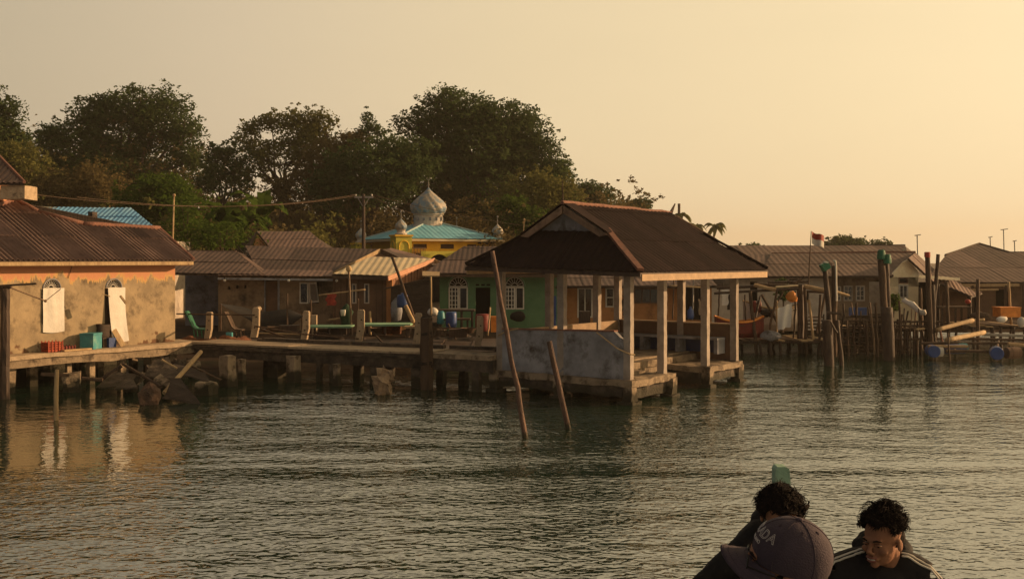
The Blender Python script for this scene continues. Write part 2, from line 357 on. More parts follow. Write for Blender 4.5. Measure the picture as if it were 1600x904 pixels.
def arch_fill(F, mb, ac, r, z, b0, b1, top, n=10):
    """fills the corners above an arch of radius r centred at (ac,z) up to level top"""
    for sgn in (-1, 1):
        pts = [(ac+sgn*r, z), (ac+sgn*r, top)]+[(ac, top)]+[(ac+sgn*r*math.sin(math.pi/2*i/n), z+r*math.cos(math.pi/2*i/n)) for i in range(n)]
        P0 = [F(x, b0, zz) for x, zz in pts]; mb.poly(P0, F.n*(b1-b0))
def arch_grille(parent, F, ac, r, z, b, m, spokes=7, t=.02, name='arched_grille'):
    mb = MB(); mb.tube([F(ac+r*math.cos(math.pi*i/14), b, z+r*math.sin(math.pi*i/14)) for i in range(15)], t*.9, 6)
    mb.tube([F(ac-r, b, z), F(ac+r, b, z)], t*.9, 6)
    mb.tube([F(ac+r*.35*math.cos(math.pi*i/8), b, z+r*.35*math.sin(math.pi*i/8)) for i in range(9)], t*.6, 5)
    for i in range(1, spokes+1):
        a = math.pi*i/(spokes+1); mb.tube([F(ac+r*.35*math.cos(a), b, z+r*.35*math.sin(a)), F(ac+r*math.cos(a), b, z+r*math.sin(a))], t*.6, 5)
    return make(name, mb, m, parent)
def bent(a, b, k=.03, n=6, seed=0):            # slightly crooked line
    r = random.Random(seed); a = Vector(a); b = Vector(b); L_ = (b-a).length
    return [a+(b-a)*i/n+(Vector((r.uniform(-1, 1), r.uniform(-1, 1), r.uniform(-.3, .3)))*k*L_*math.sin(math.pi*i/n)*.4) for i in range(n+1)]

# ================================================================ WATER
def water_mat():
    m = bpy.data.materials.new('sea_water'); m.use_nodes = True; n = m.node_tree; b = n.nodes['Principled BSDF']; A = n.nodes.new; K = n.links.new
    b.inputs['Base Color'].default_value = (.011, .028, .017, 1); b.inputs['Roughness'].default_value = .015; b.inputs['IOR'].default_value = 3.9
    b.inputs['Specular IOR Level'].default_value = .6
    g = A('ShaderNodeNewGeometry')
    def wav(scale, stretch, detail, rough=.6, dist=0, rot=0):
        mp = A('ShaderNodeMapping'); mp.inputs['Scale'].default_value = stretch; mp.inputs['Rotation'].default_value = (0, 0, R(rot)); K(g.outputs['Position'], mp.inputs[0])
        x = A('ShaderNodeTexNoise'); x.inputs['Scale'].default_value = scale; x.inputs['Detail'].default_value = detail; x.inputs['Roughness'].default_value = rough; x.inputs['Distortion'].default_value = dist
        K(mp.outputs[0], x.inputs[0]); return x.outputs[0]
    def mth(op, a, b_):
        x = A('ShaderNodeMath'); x.operation = op
        for i, v in enumerate((a, b_)):
            if isinstance(v, (int, float)): x.inputs[i].default_value = v
            else: K(v, x.inputs[i])
        return x.outputs[0]
    big = wav(.55, (.7, 1.25, 1), 2, rot=-12); mid = wav(2.8, (.65, 1.3, 1), 3, .55, .6, rot=10); sml = wav(8.5, (.75, 1.05, 1), .6, .5, .7, rot=-8); tny = wav(15, (.7, 1.1, 1), 3, .6, .8, rot=14)
    # calm and ruffled patches of wind
    pat = wav(.09, (.6, 1.5, 1), 3, .6, .8); pr = A('ShaderNodeMapRange'); pr.inputs[1].default_value = .40; pr.inputs[2].default_value = .58; pr.inputs[3].default_value = .45; pr.inputs[4].default_value = 1; K(pat, pr.inputs[0])
    # sheltered water beside the left house
    sp = A('ShaderNodeSeparateXYZ'); K(g.outputs['Position'], sp.inputs[0])
    cx = A('ShaderNodeMapRange'); cx.inputs[1].default_value = -7.5; cx.inputs[2].default_value = -4.5; cx.inputs[3].default_value = .22; cx.inputs[4].default_value = 1; K(sp.outputs['X'], cx.inputs[0])
    cy = A('ShaderNodeMapRange'); cy.inputs[1].default_value = 15; cy.inputs[2].default_value = 19; cy.inputs[3].default_value = 1; cy.inputs[4].default_value = 0; K(sp.outputs['Y'], cy.inputs[0])
    calm = mth('MAXIMUM', cx.outputs[0], cy.outputs[0])
    fx = A('ShaderNodeMapRange'); fx.inputs[1].default_value = 3; fx.inputs[2].default_value = 9; fx.inputs[3].default_value = 1; fx.inputs[4].default_value = .55; K(sp.outputs['X'], fx.inputs[0])
    st = mth('MULTIPLY', mth('MULTIPLY', pr.outputs[0], calm), fx.outputs[0])
    h = mth('ADD', mth('MULTIPLY', big, .30), mth('ADD', mth('MULTIPLY', mid, .10), mth('ADD', mth('MULTIPLY', sml, .085), mth('MULTIPLY', tny, .003))))
    h = mth('MULTIPLY', h, st)
    bp = A('ShaderNodeBump'); bp.inputs['Strength'].default_value = 1; bp.inputs['Distance'].default_value = WAVE; K(h, bp.inputs['Height']); K(bp.outputs[0], b.inputs['Normal'])
    return m
WAVE = .40
wm = MB(); wm.add([(-800, -40, 0), (800, -40, 0), (800, 2300, 0), (-800, 2300, 0)], [(0, 1, 2, 3)])
make('water', wm, water_mat(), base=(0, 0, 0), kind='structure')
sb = MB(); sb.add([(-800, -40, -2), (800, -40, -2), (800, 2300, -2), (-800, 2300, -2)], [(0, 1, 2, 3)])
make('seabed', sb, M['soil'], base=(0, 0, -2), kind='structure')

# land: low muddy shore rising to a wooded hill
def shore(x):
    if x < -8: return 34.5+(-8-x)*.15
    if x < 3: return 34.5+(x+8)*.30
    if x < 8: return 37.8+(x-3)*2.4
    return 49.8+(x-8)*.02
def landz(x, y):
    s = y-shore(x)
    z = -.5+min(s, 4)*.32 if s < 4 else .78+min(1, (s-4)/20)*.3
    if x > 8: z -= .35*min(1, (x-8)/4)
    hill = max(0, min(1, (y-62)/45))*max(0, min(1, (16-x)/28))*5.5
    return z+hill+.12*noise.noise(Vector((x*.5, y*.5, 0)))
lm = MB(); xs = [-260+i*10 for i in range(20)]+[-60+i*1.2 for i in range(101)]+[64+i*12 for i in range(20)]
ys = [33+i*.9 for i in range(36)]+[66+i*4 for i in range(20)]+[150+i*40 for i in range(20)]
for y in ys:
    for x in xs: lm.v.append(Vector((x, y, landz(x, y))))
nx_ = len(xs)
for j in range(len(ys)-1):
    for i in range(nx_-1): lm.f.append((j*nx_+i, j*nx_+i+1, (j+1)*nx_+i+1, (j+1)*nx_+i))
make('shore_ground', lm, M['soil'], base=(0, 0, 0), smooth=True, kind='structure')

# ================================================================ PAVILION
PF = Frame((2.88, 25.6), (.6, .8))
W_, T_ = 4.14, 6.14; DK = .58; FLR = .80; EV = 3.22
pav = thing('pavilion', 'open waterside pavilion with a dark brown hipped roof on square posts', 'pavilion', PF(3, 2, 0))
mb = MB(); PF.box(mb, -.12, 2.15, -.12, W_+.12, DK-.16, DK); PF.box(mb, 2.15, 4.05, 1.25, W_+.12, DK-.16, DK); PF.box(mb, 4.05, T_+.12, -.12, W_+.12, DK-.16, DK)
make('platform', mb.rough(.045, 2.6, .3), M['conc'], pav)
mb = MB(); PF.box(mb, .1, T_, 1.5, W_, DK+.002, FLR); make('raised_floor', mb, M['conc'], pav)
for i, (b0, h) in enumerate(((.55, .07), (.88, .13), (1.2, .18))):
    mb = MB(); PF.box(mb, .12, 1.7 if i < 2 else 5.9, b0, b0+.33, DK+.003, DK+h); make('step', mb.rough(.012, 4, .3), M['conc'], pav)
for a0, a1, b0, b1, z0, z1 in ((-.02, .16, .2, W_, .16, DK-.17), (.1, 2.0, 0, .16, .12, DK-.17), (4.2, T_, 0, .16, .16, DK-.17), (1.95, 2.12, .16, W_, .1, DK-.17), (4.05, 4.22, .16, W_, .1, DK-.17), (T_-.1, T_+.08, .1, W_, .16, DK-.17), (.16, T_-.1, W_-.16, W_, .14, DK-.17), (2.15, 4.05, 1.25, 1.42, .1, DK-.17)):
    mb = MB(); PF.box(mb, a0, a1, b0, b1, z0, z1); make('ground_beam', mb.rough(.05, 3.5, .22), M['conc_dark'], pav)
for a, b in ((.02, .02), (2.0, -.02), (4.2, -.0), (T_, .02), (.0, W_), (0, W_/2), (2.0, W_), (4.2, W_), (T_, W_), (4.2, W_/2)):
    mb = MB(); PF.box(mb, a-.13, a+.13, b-.13, b+.13, -1.2, DK-.10); make('pile', mb.rough(.04, 3, .25), M['conc'], pav)
    mb = MB(); PF.box(mb, a-.2, a+.2, b-.2, b+.2, -1.2, .05+rnd.uniform(0, .06)); make('pile_footing', mb.rough(.05, 3, .2), M['conc_dark'], pav)
pw = .084
posts = [(.1, .1, DK), (1.79, .1, DK), (4.25, .1, DK), (T_-.02, .1, DK), (.1, W_/2, DK), (.1, W_-.1, DK), (2.36, W_-.1, DK), (4.9, W_-.1, DK), (T_-.02, W_-.1, DK), (T_-.02, W_/2-.25, DK)]
for a, b, z in posts:
    mb = MB(); PF.box(mb, a-pw, a+pw, b-pw*1.15, b+pw*1.15, z, EV-.02)
    make('post', mb.rough(.011, 6, .2), M['post_grey'], pav)
# parapets: front (chamfered end), left side, far end
mb = MB(); pts = [(.2, DK), (W_-.2, DK), (W_-.2, 1.66), (.45, 1.74), (.2, 1.52)]
mb.poly([PF(.02, b, z) for b, z in pts], PF.d*.13); o = make('front_wall', mb, M['plaster_grey'], pav)
mb = MB(); mb.poly([PF(-.005, b, z) for b, z in [(.45, 1.743), (W_-.2, 1.663), (W_-.2, 1.70), (.45, 1.78)]], PF.d*.18); make('wall_coping', mb, M['terra'], pav)
for a0, a1 in ((.2, 2.26), (2.46, 4.8), (5.0, T_-.12)):
    mb = MB(); PF.box(mb, a0, a1, W_-.16, W_-.04, DK, 1.62); make('side_wall', mb, M['cream'], pav)
for b0, b1 in ((.2, W_/2-.35), (W_/2-.15, W_-.2)):
    mb = MB(); PF.box(mb, T_-.08, T_+.04, b0, b1, DK, 1.62); make('end_wall', mb, M['board_brown'], pav)
    mb = MB(); PF.box(mb, T_-.1, T_+.06, b0, b1, 1.625, 1.665); make('wall_coping', mb, M['cream'], pav)
# bench along the far end
bn = MB(); PF.box(bn, T_-.62, T_-.1, .35, W_-.2, FLR+.40, FLR+.46); bench = make('bench', bn, M['plaster_grey'], pav)
for b in (.35, 1.6, 2.8, W_-.36):
    mb = MB(); PF.box(mb, T_-.6, T_-.12, b, b+.12, FLR, FLR+.40); make('support', mb, M['plaster_grey'], bench)
mb = MB(); PF.box(mb, T_-.16, T_-.1, .47, W_-.3, FLR+.003, FLR+.395); make('shade_panel', mb, M['deep_blue'], bench)  # deep blue sheet painting in the shade of the bench openings
mb = MB(); PF.box(mb, .6, T_-.7, W_-.6, W_-.18, FLR+.40, FLR+.46); b2 = make('bench', mb, M['plaster_grey'], pav)
for a in (.6, 2.4, 4.2):
    mb = MB(); PF.box(mb, a, a+.12, W_-.58, W_-.2, FLR, FLR+.40); make('support', mb, M['plaster_grey'], b2)
# ring beam and fascia boards
for a0, a1, b0, b1 in ((0, .2, .2, W_-.2), (T_-.12, T_+.08, .2, W_-.2), (0, T_+.08, 0, .2), (0, T_+.08, W_-.2, W_)):
    mb = MB(); PF.box(mb, a0, a1, b0, b1, EV-.02, EV+.14); make('ring_beam', mb, M['cream'], pav)
# roof
o1, oL = .68, .5; rz = 4.93
e00 = PF(-o1, -o1, 3.21); e10 = PF(T_+.56, -o1, 3.20); e01 = PF(-o1, W_+oL, 3.33); e11 = PF(T_+.56, W_+oL, 3.28)
r0 = PF(.42, W_/2, rz); r1 = PF(T_-.25, W_/2, 4.87)
kz = 4.22; hw = 1.12
g00 = PF(.45, W_/2-hw, kz); g01 = PF(.45, W_/2+hw, kz+.03); g10 = PF(T_-.3, W_/2-hw, kz); g11 = PF(T_-.3, W_/2+hw, kz)
roof = slab_roof(pav, [[e00, e10, g10, r1, r0, g00], [e11, e01, g01, r0, r1, g11], [e01, e00, g00, g01], [e10, e11, g11, g10]], M['wood_dark'], .05)
sheets(roof, [e00, e10, g10, r1, r0, g00], M['pav_roof'], .95, 1.55, .22, .012, seed=3)
sheets(roof, [e11, e01, g01, r0, r1, g11], M['pav_roof'], .95, 1.55, .22, .012, seed=4)
sheets(roof, [e01, e00, g00, g01], M['pav_roof'], .95, 1.7, .22, .012, seed=5)
sheets(roof, [e10, e11, g11, g10], M['pav_roof'], .95, 1.7, .22, .012, seed=6)
for gx in (.50, T_-.35):
    mb = MB(); mb.poly([PF(gx, W_/2-hw, kz-.05), PF(gx, W_/2+hw, kz-.05), PF(gx, W_/2, rz-.08)], PF.d*.04); make('gable_panel', mb, M['plaster_grey'], pav)
for s, k in ((-1, 0), (1, 0), (-1, 1), (1, 1)):
    x = .12 if k == 0 else T_+.1
    mb = MB(); a = PF(x, W_/2+s*.02, rz-.02-.05*k); b = PF(x, W_/2+s*(hw+.22), kz-.08); t = Vector((0, 0, -.2))
    mb.poly([a, b, b+Vector((0, 0, -.04))-PF.n*s*.24, a+t], PF.d*.035); make('bargeboard', mb, M['barge'], pav)
    if k == 0:
        mb = MB(); mb.poly([a+Vector((0, 0, .05)), b+Vector((0, 0, .05)), b+PF.d*.5+Vector((0, 0, .06)), a+PF.d*.5+Vector((0, 0, .06))], (0, 0, .03)); make('verge_sheet', mb, M['pav_roof'], pav)
mb = MB(); mb.tube([PF(.1, W_/2, rz+.05)]+[r0+(r1-r0)*t+Vector((0, 0, .06+.015*math.sin(t*23))) for t in (.02, .15, .3, .45, .6, .75, .9, 1)], .055, 8); make('ridge_cap', mb.rough(.02, 4, .4), M['terra'], pav)
mb = MB(); mb.tube([PF(T_-.2, W_/2, rz), PF(T_+.05, W_/2, rz+.28)], [.06, .02], 6); mb.tube([PF(.15, W_/2, rz+.0), PF(.12, W_/2, rz+.62)], [.022, .012], 6); make('ridge_finial', mb, M['wood'], pav)
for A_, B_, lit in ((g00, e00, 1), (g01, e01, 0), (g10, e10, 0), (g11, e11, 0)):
    mb = MB(); mb.bar(A_+Vector((0, 0, .08)), B_+Vector((0, 0, .08)), .16, .07); make('hip_board', mb.rough(.012, 3, .5), M['terra'] if lit else M['pav_roof'], pav)  # near hip board takes terracotta as a painted sunlit tone
for A_, B_ in ((e00, e10), (e10, e11), (e11, e01)):
    mb = MB(); mb.bar(A_-Vector((0, 0, .11))+(B_-A_).normalized()*.06, B_-Vector((0, 0, .11))-(B_-A_).normalized()*.06, .03, .16); make('fascia_board', mb, M['cream'], pav)
mb = MB(); mb.bar(e01-Vector((0, 0, .06)), e00-Vector((0, 0, .06)), .03, .07); make('fascia_board', mb, M['wood_dark'], pav)
# ropes tied round it
mb = MB(); mb.tube([PF(-.03, W_-.1, 1.5), PF(-.1, W_-.4, 1.62), PF(-.08, W_-.8, 1.72)], .02, 6); solo('mooring_rope', mb, M['wood_pale_lit'], 'short pale rope at the left end of the grey pavilion wall', 'rope')
mb = MB(); mb.tube([PF(-.1, .9, 1.72), PF(-.1, .3, 1.35), PF(-.02, 0, 1.22), PF(.1, -.08, 1.2)], .018, 6)
solo('mooring_rope', mb, M['wood_pale_lit'], 'thin pale rope tied around the near post and grey wall of the pavilion', 'rope', base=PF(0, 0, 1.2))

# leaning poles in the water in front of it
def pole(pts, r0_, r1_, label, m='pole_bark', name='mooring_pole', group=None, cat='pole'):
    mb = MB(); n = len(pts); mb.tube(pts, [r0_+(r1_-r0_)*i/(n-1) for i in range(n)], 9); mb.rough(.012, 6, .3)
    return solo(name, mb, M[m], label, cat, base=Vector((pts[0].x, pts[0].y, 0)), group=group, smooth=True)
a, b = G(822, 684), P(769, 392, 20.9); ln = bent(a+(a-b).normalized()*1.2, b, .012, 9, 3)
pole(ln, .06, .042, 'tall leaning red-brown pole in the water before the pavilion wall', group='leaning poles before the pavilion')
a, b = G(888, 670), P(858, 533, 21.9); ln = bent(a+(a-b).normalized()*1.2, b, .012, 7, 5)
pole(ln, .064, .056, 'shorter leaning red-brown pole, right of the tall one, split at its top', group='leaning poles before the pavilion')

# ================================================================ LEFT HOUSE
HF = Frame((-10.4, 32.4), (-.57, -.82), left=True)      # a grows towards the camera, n points right? fixed below
HF.n = Vector((.82, -.57, 0))
PZ0 = 1.0; EZ = 3.44; HL = 9.5
lh = thing('plastered_house', 'peeling orange and bare plaster house with brown corrugated hip roof at left edge', 'house', HF(4, -3, 1))
v1, v2 = HF.at(81), HF.at(178); vz = PZ(450, HF(v1, 0).y); rr = .22; vz2 = PZ(449, HF(v2, 0).y)
holes = [(v1-rr, v1+rr, vz, vz+rr), (v2-rr, v2+rr, vz2, vz2+rr), (v1-.3, v1+.3, 1.75, vz-.02), (v2-.3, v2+.3, 1.05, vz2-.02)]
HF.box
mb = wall_panel(HF, MB(), 0, HL, -.15, 0, PZ0, EZ-.02, holes)
for vv, zz in ((v1, vz), (v2, vz2)): arch_fill(HF, mb, vv, rr, zz, -.15, 0, zz+rr)
def house_plaster():
    m = mat('peeling_orange_plaster', (.36, .275, .17), (.22, .17, .11), 1.7, .9, .35, (.075, .055, .038), 1.5, (.50, .68)); n = m.node_tree; A = n.nodes.new; K = n.links.new
    b = n.nodes['Principled BSDF']; old = b.inputs['Base Color'].links[0].from_socket
    g = A('ShaderNodeNewGeometry'); sp = A('ShaderNodeSeparateXYZ'); K(g.outputs['Position'], sp.inputs[0])
    no = A('ShaderNodeTexNoise'); no.inputs['Scale'].default_value = 2.2; no.inputs['Detail'].default_value = 8; no.inputs['Roughness'].default_value = .7
    mp = A('ShaderNodeMapping'); mp.inputs['Scale'].default_value = (1.4, 1.4, .35); K(g.outputs['Position'], mp.inputs[0]); K(mp.outputs[0], no.inputs[0])
    ma = A('ShaderNodeMath'); ma.operation = 'MULTIPLY_ADD'; K(no.outputs[0], ma.inputs[0]); ma.inputs[1].default_value = 1.5; K(sp.outputs['Z'], ma.inputs[2])
    r = A('ShaderNodeMapRange'); r.inputs[1].default_value = 3.74; r.inputs[2].default_value = 3.82; K(ma.outputs[0], r.inputs[0])
    mi = A('ShaderNodeMixRGB'); K(r.outputs[0], mi.inputs[0]); K(old, mi.inputs[1]); mi.inputs[2].default_value = (.52, .25, .135, 1)
    # a yellow rim where the paint flakes, and damp stains at the foot
    r2 = A('ShaderNodeMapRange'); r2.inputs[1].default_value = 3.68; r2.inputs[2].default_value = 3.73; K(ma.outputs[0], r2.inputs[0])
    m2 = A('ShaderNodeMixRGB'); K(r2.outputs[0], m2.inputs[0]); K(old, m2.inputs[1]); m2.inputs[2].default_value = (.52, .33, .13, 1); K(m2.outputs[0], mi.inputs[1])
    n4 = A('ShaderNodeTexNoise'); n4.inputs['Scale'].default_value = 4.5; n4.inputs['Detail'].default_value = 5; K(g.outputs['Position'], n4.inputs[0])
    m4 = A('ShaderNodeMath'); m4.operation = 'MULTIPLY_ADD'; K(n4.outputs[0], m4.inputs[0]); m4.inputs[1].default_value = -2.1; 
    zz = A('ShaderNodeMath'); zz.operation = 'MULTIPLY'; K(sp.outputs['Z'], zz.inputs[0]); zz.inputs[1].default_value = 1.0; K(zz.outputs[0], m4.inputs[2])
    r4 = A('ShaderNodeMapRange'); r4.inputs[1].default_value = .05; r4.inputs[2].default_value = -.15; K(m4.outputs[0], r4.inputs[0])
    m5 = A('ShaderNodeMixRGB'); K(r4.outputs[0], m5.inputs[0]); K(mi.outputs[0], m5.inputs[1]); m5.inputs[2].default_value = (.13, .07, .04, 1)
    K(m5.outputs[0], b.inputs['Base Color']); return m
M['h_plaster'] = house_plaster()
make('side_wall', mb, M['h_plaster'], lh)
mb = MB(); HF.box(mb, 0, .15, -5.5, -.152, PZ0, EZ-.02); HF.box(mb, HL-.15, HL, -5.5, -.152, PZ0, EZ-.02); HF.box(mb, .15, HL-.15, -5.5, -5.35, PZ0, EZ-.02); make('wall', mb, M['h_plaster'], lh)
for vv, zz in ((v1, vz), (v2, vz2)):
    arch_grille(lh, HF, vv, rr, zz, -.04, M['white'], 9, .013, 'arched_vent')
    mb = MB(); HF.box(mb, vv-rr-.02, vv+rr+.02, -.13, -.09, zz-.02, zz+rr+.02); make('vent_backing', mb, M['black_void'], lh)
    ring = MB(); ring.tube([HF(vv+(rr+.035)*math.cos(math.pi*i/14), .004, zz+(rr+.035)*math.sin(math.pi*i/14)) for i in range(15)], .022, 6); make('arch_rim', ring, M['plaster_grey'], lh)
for vv, z0, zz in ((v1, 1.75, vz), (v2, 1.05, vz2)):
    mb = MB(); HF.box(mb, vv-.3, vv+.3, -.12, -.08, z0, zz-.02); make('window' if z0 > 1.5 else 'door', mb, M['wood_dark'], lh)
# roof
slope_n = (HF.n*math.sin(R(27))+Vector((0, 0, math.cos(R(27))))).normalized(); eo = HF(0, .5, EZ+.04)
def hr(px, py): return onplane(px, py, eo, slope_n)
eR = HF(-.3, .5, EZ+.04); eL = HF(9.6, .5, EZ+.04)
hp = [eL, eR, hr(250, 359), hr(130, 352), hr(60, 333), hr(22, 314)]
hp.append(hp[-1]*.25+eL*.75)
bk = lambda p: p-HF.n*2*max(.3, (p-HF.o).dot(HF.n)*-1-2.2)
rid = hp[2:6]
eRb = HF(-.3, -6.0, EZ+.04); eLb = HF(9.6, -6, EZ+.04)
roof = slab_roof(lh, [hp, [eR, eRb, hp[2]], [eRb, eLb, hp[5], hp[2]]], M['wood_dark'], .045)
sheets(roof, hp, M['roof_tin'], .85, 1.55, .145, .034, seed=11)
sheets(roof, [eR, eRb, hp[2]], M['roof_tin'], .85, 1.7, .2, .02, seed=12)
for i in range(len(rid)-1):
    mb = MB(); mb.tube([rid[i]+Vector((0, 0, .05)), rid[i+1]+Vector((0, 0, .05))], .075, 8); make('ridge_cap', mb.rough(.015, 5, .4), M['terra'], lh, smooth=True)
for a_, b_, r_ in ((hp[2]+Vector((0, 0, .04)), eR+Vector((0, 0, .06)), .05), (rid[-1]+Vector((0, 0, .05)), hp[-1]+Vector((0, 0, .08)), .08)):
    mb = MB(); mb.tube([a_, b_], r_, 8); make('hip_cap', mb, M['terra'], lh)
mb = MB(); mb.bar(HF(9.6, .49, EZ-.03), HF(-.3, .49, EZ-.03), .03, .10); mb.bar(HF(-.3, .49, EZ-.03), HF(-.28, -6, EZ-.03), .03, .10); make('fascia_board', mb, M['wood_pale_lit'], lh)
mb = MB(); HF.box(mb, -.25, HL, .005, .46, EZ-.10, EZ-.07); make('eave_soffit', mb, M['orange_wall'], lh)
# small raised roof and block above the hip
c0 = P(14, 310, 30.5)
mb = MB(); mb.box(PX(-30, 30.5), PX(2, 30.5), 30.4, 31.4, PZ(313, 30.5), PZ(287, 30.5)); make('upper_wall', mb, M['h_plaster'], lh)
mb = MB(); mb.box(PX(3, 30), PX(41, 30), 29.9, 30.7, PZ(311, 30), PZ(290, 30)); make('upper_block', mb.rough(.02, 4, .3), M['conc_post'], lh)
up = [P(-60, 288, 29.8), P(38, 287, 29.8), P(-2, 246, 31.3), P(-60, 246, 31.3)]
rf2 = slab_roof(lh, [up], M['wood_dark'], .04, 'upper_roof'); sheets(rf2, up, M['roof_tin'], .85, 2.2, .16, .022, seed=13)
mb = MB(); mb.tube([up[1]+Vector((0, 0, .05)), up[2]+Vector((0, 0, .05))], .05, 6); make('ridge_cap', mb, M['terra'], lh)
# cable down the wall
mb = MB(); mb.tube([HF(HF.at(113), .02, 3.4), HF(HF.at(106), .02, PZ(434, 30))], .008, 5); make('cable', mb, M['wire'], lh)
# white cloths over the openings
def cloth(F, a0, a1, z0, z1, b, seed, flare=0, nz=16, na=8):
    r = random.Random(seed); mb = MB()
    for j in range(nz+1):
        for i in range(na+1):
            u = i/na; v = j/nz; z = z1+(z0-z1)*v; sag = .03*math.sin(u*math.pi)*v
            off = .03+.03*noise.noise(Vector((u*3+seed, v*1.6, 0)))+.012*math.sin(v*26+u*3)*max(0, v-.7)+flare*v*v
            mb.v.append(F(a0+(a1-a0)*u+flare*.3*v*(u-.5), b+off, z-sag))
    for j in range(nz):
        for i in range(na): k = j*(na+1)+i; mb.f.append((k, k+1, k+na+2, k+na+1))
    t = len(mb.v); mb.v += [p-F.n*.008 for p in mb.v]; mb.f += [tuple(i+t for i in f)[::-1] for f in mb.f]; return mb
zz = lambda py, px: PZ(py, HF(HF.at(px), 0).y)
solo('hanging_cloth', cloth(HF, HF.at(66), HF.at(99), zz(518, 80), zz(450, 80), .02, 1), M['cloth_white'], 'white cloth hung flat over the left window of the peeling house', 'cloth', smooth=True)
solo('hanging_cloth', cloth(HF, HF.at(167), HF.at(194), zz(532, 180), zz(449, 180), .03, 5, .22), M['cloth_white'], 'long white cloth hanging to the deck under the right arched vent', 'cloth', smooth=True)
# platform under it
pf = thing('house_platform', 'stained concrete platform on piles under the peeling orange house', 'platform', HF(4, 0, 0))
mb = MB(); HF.box(mb, -.62, HL, -6, .66, PZ0-.12, PZ0-.003); make('slab', mb.rough(.03, 2.3, .35), M['conc_post'], pf)
mb = MB(); HF.box(mb, -.55, HL, .36, .60, PZ0-.34, PZ0-.13); make('edge_beam', mb.rough(.05, 2.2, .3), M['conc'], pf)
mb = MB(); mb.add([HF(-1, -4.2, -1), HF(HL, -4.2, -1), HF(HL, -4.2, .9), HF(-1, -4.2, .9)], [(0, 1, 2, 3)]); make('dark_back_wall', mb, M['conc_dark'], pf)  # added dark sheet that stands in for shade beneath the house
for px, b, w_ in ((107, .3, .06), (142, .2, .08), (155, -.4, .1), (190, .1, .09), (238, .1, .17), (266, .1, .14), (50, -.6, .1), (15, .3, .1), (208, -1.5, .1), (120, -2, .1), (70, -2, .12)):
    a = HF.at(px, b); mb = MB(); HF.box(mb, a-w_, a+w_, b-w_, b+w_, -1.2, PZ0-.13 if b < .2 else PZ0-.35); make('pile', mb.rough(.03, 3, .3), M['conc'], pf)
# things on the platform
def crate(F, a, b, z, wa, wb, h, m, name='crate', label='', rot=0, cat='crate'):
    t = thing(name, label, cat, F(a, b, z)); f2 = Frame(F(a, b), Matrix.Rotation(R(rot), 3, 'Z') @ F.d, True)
    if f2.n.dot(F.n) < 0: f2.n = -f2.n
    s = .02
    for k in range(4):
        z0 = z+.03+k*(h-.05)/4; mb = MB(); q = (h-.05)/4*.7
        f2.box(mb, -wa/2, wa/2, -wb/2, -wb/2+s, z0, z0+q); f2.box(mb, -wa/2, wa/2, wb/2-s, wb/2, z0, z0+q); f2.box(mb, -wa/2, -wa/2+s, -wb/2+s, wb/2-s, z0, z0+q); f2.box(mb, wa/2-s, wa/2, -wb/2+s, wb/2-s, z0, z0+q); make('slat_band', mb, m, t)
    mb = MB(); n = max(3, int(wa/.09))
    for i in range(n+1):
        x = -wa/2+wa*i/n; f2.box(mb, x-.012, x+.012, wb/2+.001, wb/2+.018, z, z+h); f2.box(mb, x-.012, x+.012, -wb/2-.018, -wb/2-.001, z, z+h)
    f2.box(mb, -wa/2+.001, wa/2-.001, -wb/2+.001, wb/2-.001, z, z+.025); make('frame', mb, m, t)
    mb = MB(); f2.box(mb, -wa/2+.03, wa/2-.03, -wb/2+.03, wb/2-.03, z+.03, z+h*.82); make('contents', mb.rough(.02, 8, .1), M['black_void'], t)
    return t
crate(HF, HF.at(81, .2), .22, PZ0, .42, .3, .30, M['brick_red'], label='red plastic crate on the platform under the left white cloth')
crate(HF, HF.at(103, .2), .15, PZ0, .45, .25, .14, M['red_dark'], label='low dark red tray between the red crate and the teal box', name='tray', cat='tray')
mb = MB(); HF.box(mb, HF.at(139, .4), HF.at(96, .4), .38, .55, PZ0+.002, PZ0+.045); solo('plank', mb, M['wood_pale_lit'], 'pale plank lying flat along the platform edge by the teal box', 'plank')
tb = thing('cool_box', 'teal plastic cool box on the platform between the two white cloths', 'box', HF(HF.at(142, .2), .25, PZ0)); a = HF.at(142, .25)
fr = Frame(HF(a, .25), Matrix.Rotation(R(28), 3, 'Z') @ HF.d); 
mb = MB(); fr.box(mb, -.24, .24, -.2, .2, PZ0, PZ0+.38); make('body', mb, M['teal'], tb); mb = MB(); fr.box(mb, -.25, .25, -.21, .21, PZ0+.385, PZ0+.45); make('lid', mb, M['teal'], tb)
a = HF.at(160, .1); mb = MB(); HF.box(mb, a-.2, a+.14, .02, .2, PZ0+.26, PZ0+.66); solo('folded_sack', mb.rough(.06, 4, .12), M['tarp_brown'], 'crumpled dark brown sack propped behind the teal box', 'sack', smooth=True)
mb = MB(); HF.box(mb, a-.08, a+.04, .05, .2, PZ0, PZ0+.28); solo('wooden_block', mb.rough(.015, 4, .15), M['wood'], 'short brown wooden block standing right of the teal box', 'block')
a = HF.at(173, .2); mb = MB(); HF.box(mb, a-.12, a+.12, .08, .3, PZ0, PZ0+.27); solo('jerrycan', mb.rough(.012, 4, .1), M['blue'], 'small dark blue container behind the leaning board', 'container')
mb = MB(); mb.bar(HF(HF.at(190, .35), .42, PZ0+.02), HF(HF.at(174, .1), .12, PZ(511, 30.2)), .17, .03, HF.n); solo('leaning_board', mb, M['wood_pale_lit'], 'pale wooden board leaning on the wall below the right cloth', 'board')
mb = MB(); q = G(7, 560, .7); mb.tube(bent(Vector((PX(7, 26.6), 26.6, -.6)), P(8, 450, 26.6), .01, 6, 3), [.14, .13, .13, .12, .12, .12, .12], 8); solo('dark_post', mb.rough(.02, 4, .3), M['wood_dark'], 'thick dark wooden post at the left edge before the platform', 'post', base=(PX(7, 26.6), 26.6, 0))
